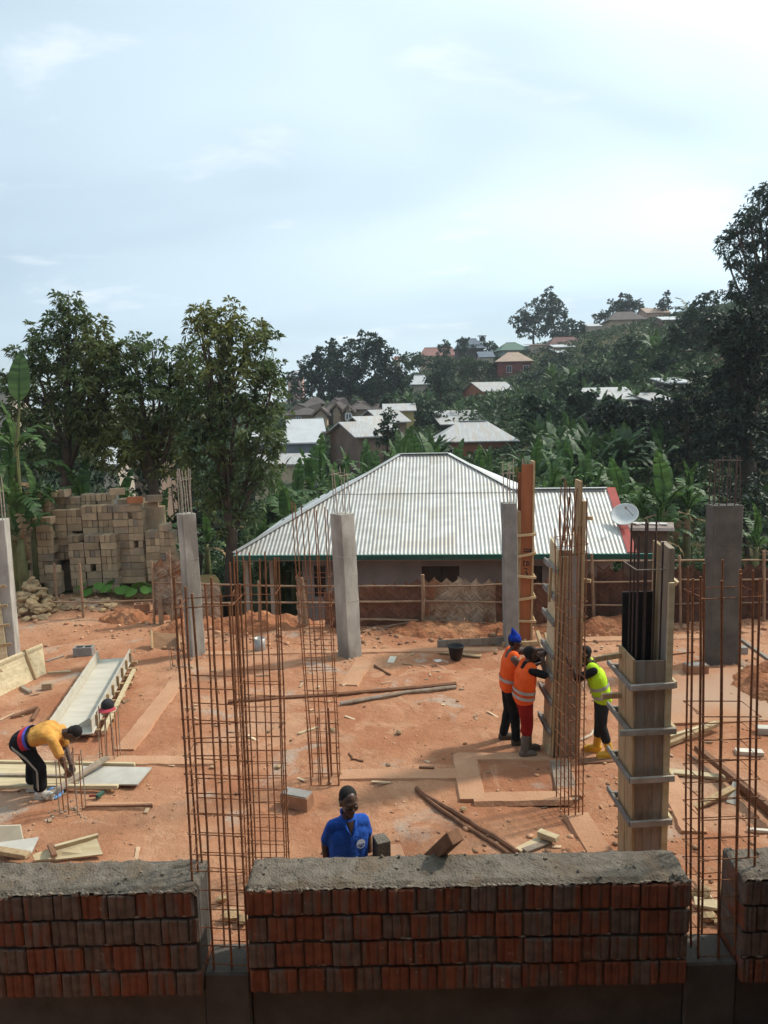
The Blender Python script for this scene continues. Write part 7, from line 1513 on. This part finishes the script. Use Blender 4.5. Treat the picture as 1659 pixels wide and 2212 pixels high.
plank('scrap timber near the starter bars at the left', (25, 1552), (82, 1532), .07, .05, M_woodred, .0, .03); plank('short forked scrap of timber at the left', (70, 1556), (84, 1535), .05, .04, M_woodred, .02)
plank('thin stick lying right of the yellow panel', (104, 1454), (152, 1452), .05, .03, M_ply); plank('curved grey stick beyond the yellow panel', (100, 1428), (138, 1418), .05, .03, M_woodgrey); plank('slanting short prop end under the yellow panel', (46, 1487), (66, 1499), .07, .06, M_woodgrey)
q = gp(103, 1489); brickthing('small broken brick near the leaning yellow panel', (q.x, q.y, 0), .2, .18, .12, .13, M_blk)
plank('thin edge board half sunk in the earth at the left', (185, 1747), (330, 1747), .03, .05, M_woodred); pole('bent pale pipe behind the neon vest man', [(1252, 1598), (1275, 1588), (1292, 1570)], .022, mat('pale_pipe', (.56, .47, .36), None, 4))
plank('long stout timber leaning from the fence to the middle formwork', (1192, 1470), (1160, 1368), .07, .09, M_wood, .10, .75); plank('second stout timber leaning beside the first', (1204, 1470), (1178, 1372), .06, .08, M_wood, .08, .72); plank('low board at the foot of the red formwork', (1085, 1398), (1200, 1392), .06, .10, M_wood)
plank('broad plank lying in front of the middle formwork', (1210, 1648), (1228, 1722), .28, .03, M_woodgrey, .035); plank('flat board under the neon man’s boots', (1250, 1646), (1340, 1640), .16, .03, M_woodred, .0)
# right side scraps
q = gp(1502, 1456); brickthing('reddish block in front of the dark column', (q.x, q.y, 0), .05, .42, .22, .19, M_blkred, M_conc_d2); 
q = gp(1560, 1412); brickthing('pale block half hidden right of the dark column', (q.x+.35, q.y, 0), .1, .3, .15, .14, M_conc_d2)
plank('thin dark rod on the earth left of the dark column', (1432, 1418), (1500, 1410), .03, .03, M_woodred); plank('long timber rail slanting at the far right edge', (1592, 1380), (1672, 1440), .07, .07, M_woodgrey, .28, .28); plank('reddish timber slanting behind the right cage', (1428, 1618), (1558, 1566), .07, .06, M_wood, .02, .10); plank('pale timber beside the slanting reddish one', (1440, 1596), (1548, 1566), .06, .05, M_ply, .0, .08)
plank('bright plank on the earth left of the right cage', (1444, 1668), (1566, 1682), .13, .04, M_ply, .02); plank('long red-brown beam running to the right edge', (1505, 1622), (1675, 1760), .09, .08, M_woodred, .08, .14); plank('second beam under the long red-brown one', (1560, 1672), (1680, 1775), .08, .06, M_woodred, .0); plank('pale board propped under the beams at the right', (1500, 1745), (1590, 1702), .10, .04, M_wood, .0, .10)
plank('pale square timber at the right edge', (1588, 1626), (1648, 1630), .13, .06, mat('white_board', (.66, .6, .5))); plank('pale stone-coloured timber at the far right edge', (1632, 1582), (1690, 1588), .16, .10, M_plywhite); plank('white lath at the lower right edge', (1614, 1796), (1690, 1802), .05, .04, mat('white_board', (.66, .6, .5))); plank('grey-white triangular offcut behind the right cage', (1578, 1735), (1592, 1690), .10, .02, M_plywhite, .0, .16)
plank('thin pale lath in the right wall gap', (1505, 1890), (1548, 1960), .02, .02, M_ply, .05); plank('pale board across the right wall gap', (1500, 1952), (1600, 1968), .14, .03, M_ply, .04); plank('thin straight lath lying along the right ground beam', (1600, 1446), (1680, 1500), .06, .04, M_ply); 
m_ = MB(); P4 = [gp(1440, 1452), gp(1610, 1444), gp(1680, 1560), gp(1400, 1568)]; m_.prism([p_+Vector((0, 0, -.05)) for p_ in P4], Vector((0, 0, .085))); o = m_.build('floor_slab', mat('dusty_slab', (.41, .22, .125), (.34, .165, .088), 1.4, .95, .5, 20, c3=(.38, .24, .16))); setp(o, kind='structure')
for i, (x, y) in enumerate(((500, 1985), (525, 1995), (480, 1950), (1528, 1990), (1560, 2000), (1515, 1940))):
    q = gp(x, y); stone(q.x, q.y, .05, random.uniform(.06, .1), 'rubble stone seen through the '+('left' if x < 800 else 'right')+' wall gap', 'rubble in the '+('left' if x < 800 else 'right')+' wall gap')
for i, (x, y) in enumerate(((415, 1443), (290, 1330), (600, 1660), (862, 1584), (720, 1580), (1000, 1750), (460, 1660), (1350, 1700))):
    q = gp(x, y); stone(q.x, q.y, .02, random.uniform(.03, .055), ('reddish pebble left of the rubble', 'stone near the hollow bricks', 'stone by the closely tied cage', 'stone in front of the red trousers man', 'stone beside the slender cage foot', 'stone right of the man in blue', 'stone by the left wall cage', 'stone right of the big formwork')[i], None)
# ------------------------------------------------------------------ unseen shell added behind and right of the camera to shade the wall
ub = thing('added_shade_shell', 'unseen concrete shell added behind the camera to shade the front wall', 'building', (0, -2.5, 0))
def ubox(nm, x0, x1, y0, y1, z0, z1, mt=M_conc_d2): m_ = MB(); m_.cbox(((x0+x1)/2, (y0+y1)/2, (z0+z1)/2), ((x1-x0)/2, (y1-y0)/2, (z1-z0)/2), None, .01); m_.build(nm, mt, ub)
M_raw = mat('shade_shell_wall', (.16, .13, .11), (.10, .085, .07), 2, .95, .3, 20)
ubox('floor_slab', -7, 6.0, -6, 1.45, 3.45, 3.65); ubox('roof_slab', -7, 6.0, -6, 2.2, 7.4, 7.6); ubox('back_wall', -7, 6.0, -3.3, -3.1, 3.652, 7.398, M_raw); ubox('lower_wall', -7, 6.0, -.2, .0, -.1, 3.448, M_raw)
ubox('side_wall', -7.25, -7.002, -6, 1.4, -.1, 7.6, M_raw); ubox('shade_wing_wall', 6.004, 6.25, -6, 6.0, -.1, 7.3, M_raw); ubox('shade_wing_roof', 6.252, 11, -6, 6.0, 7.1, 7.3); ubox('shade_wing_wall', 6.252, 11, 5.8, 6.0, -.1, 7.098, M_raw)  # wing added to keep sun off the strip before the wall
for x_ in (-6.5, -2.5, 1.6, 5.6): ubox('column', x_-.15, x_+.15, -2.6, -2.3, 3.652, 7.398)
# ------------------------------------------------------------------ thin haze over the valley
m_ = MB(); m_.cbox((0, 150, 14), (190, 175, 32), None, .01); hz = m_.build('haze', None, None, False, (0, 0, 0)); setp(hz, 'thin bluish haze lying over the valley', 'haze', kind='stuff')
hm = bpy.data.materials.new('haze'); hm.use_nodes = True; hn = hm.node_tree; hn.nodes.remove(hn.nodes['Principled BSDF'])
pv = hn.nodes.new('ShaderNodeVolumePrincipled'); pv.inputs['Color'].default_value = (.86, .93, 1.0, 1); pv.inputs['Density'].default_value = 0.0004; pv.inputs['Anisotropy'].default_value = 0.2
hn.links.new(pv.outputs[0], hn.nodes['Material Output'].inputs['Volume']); hz.data.materials.append(hm)
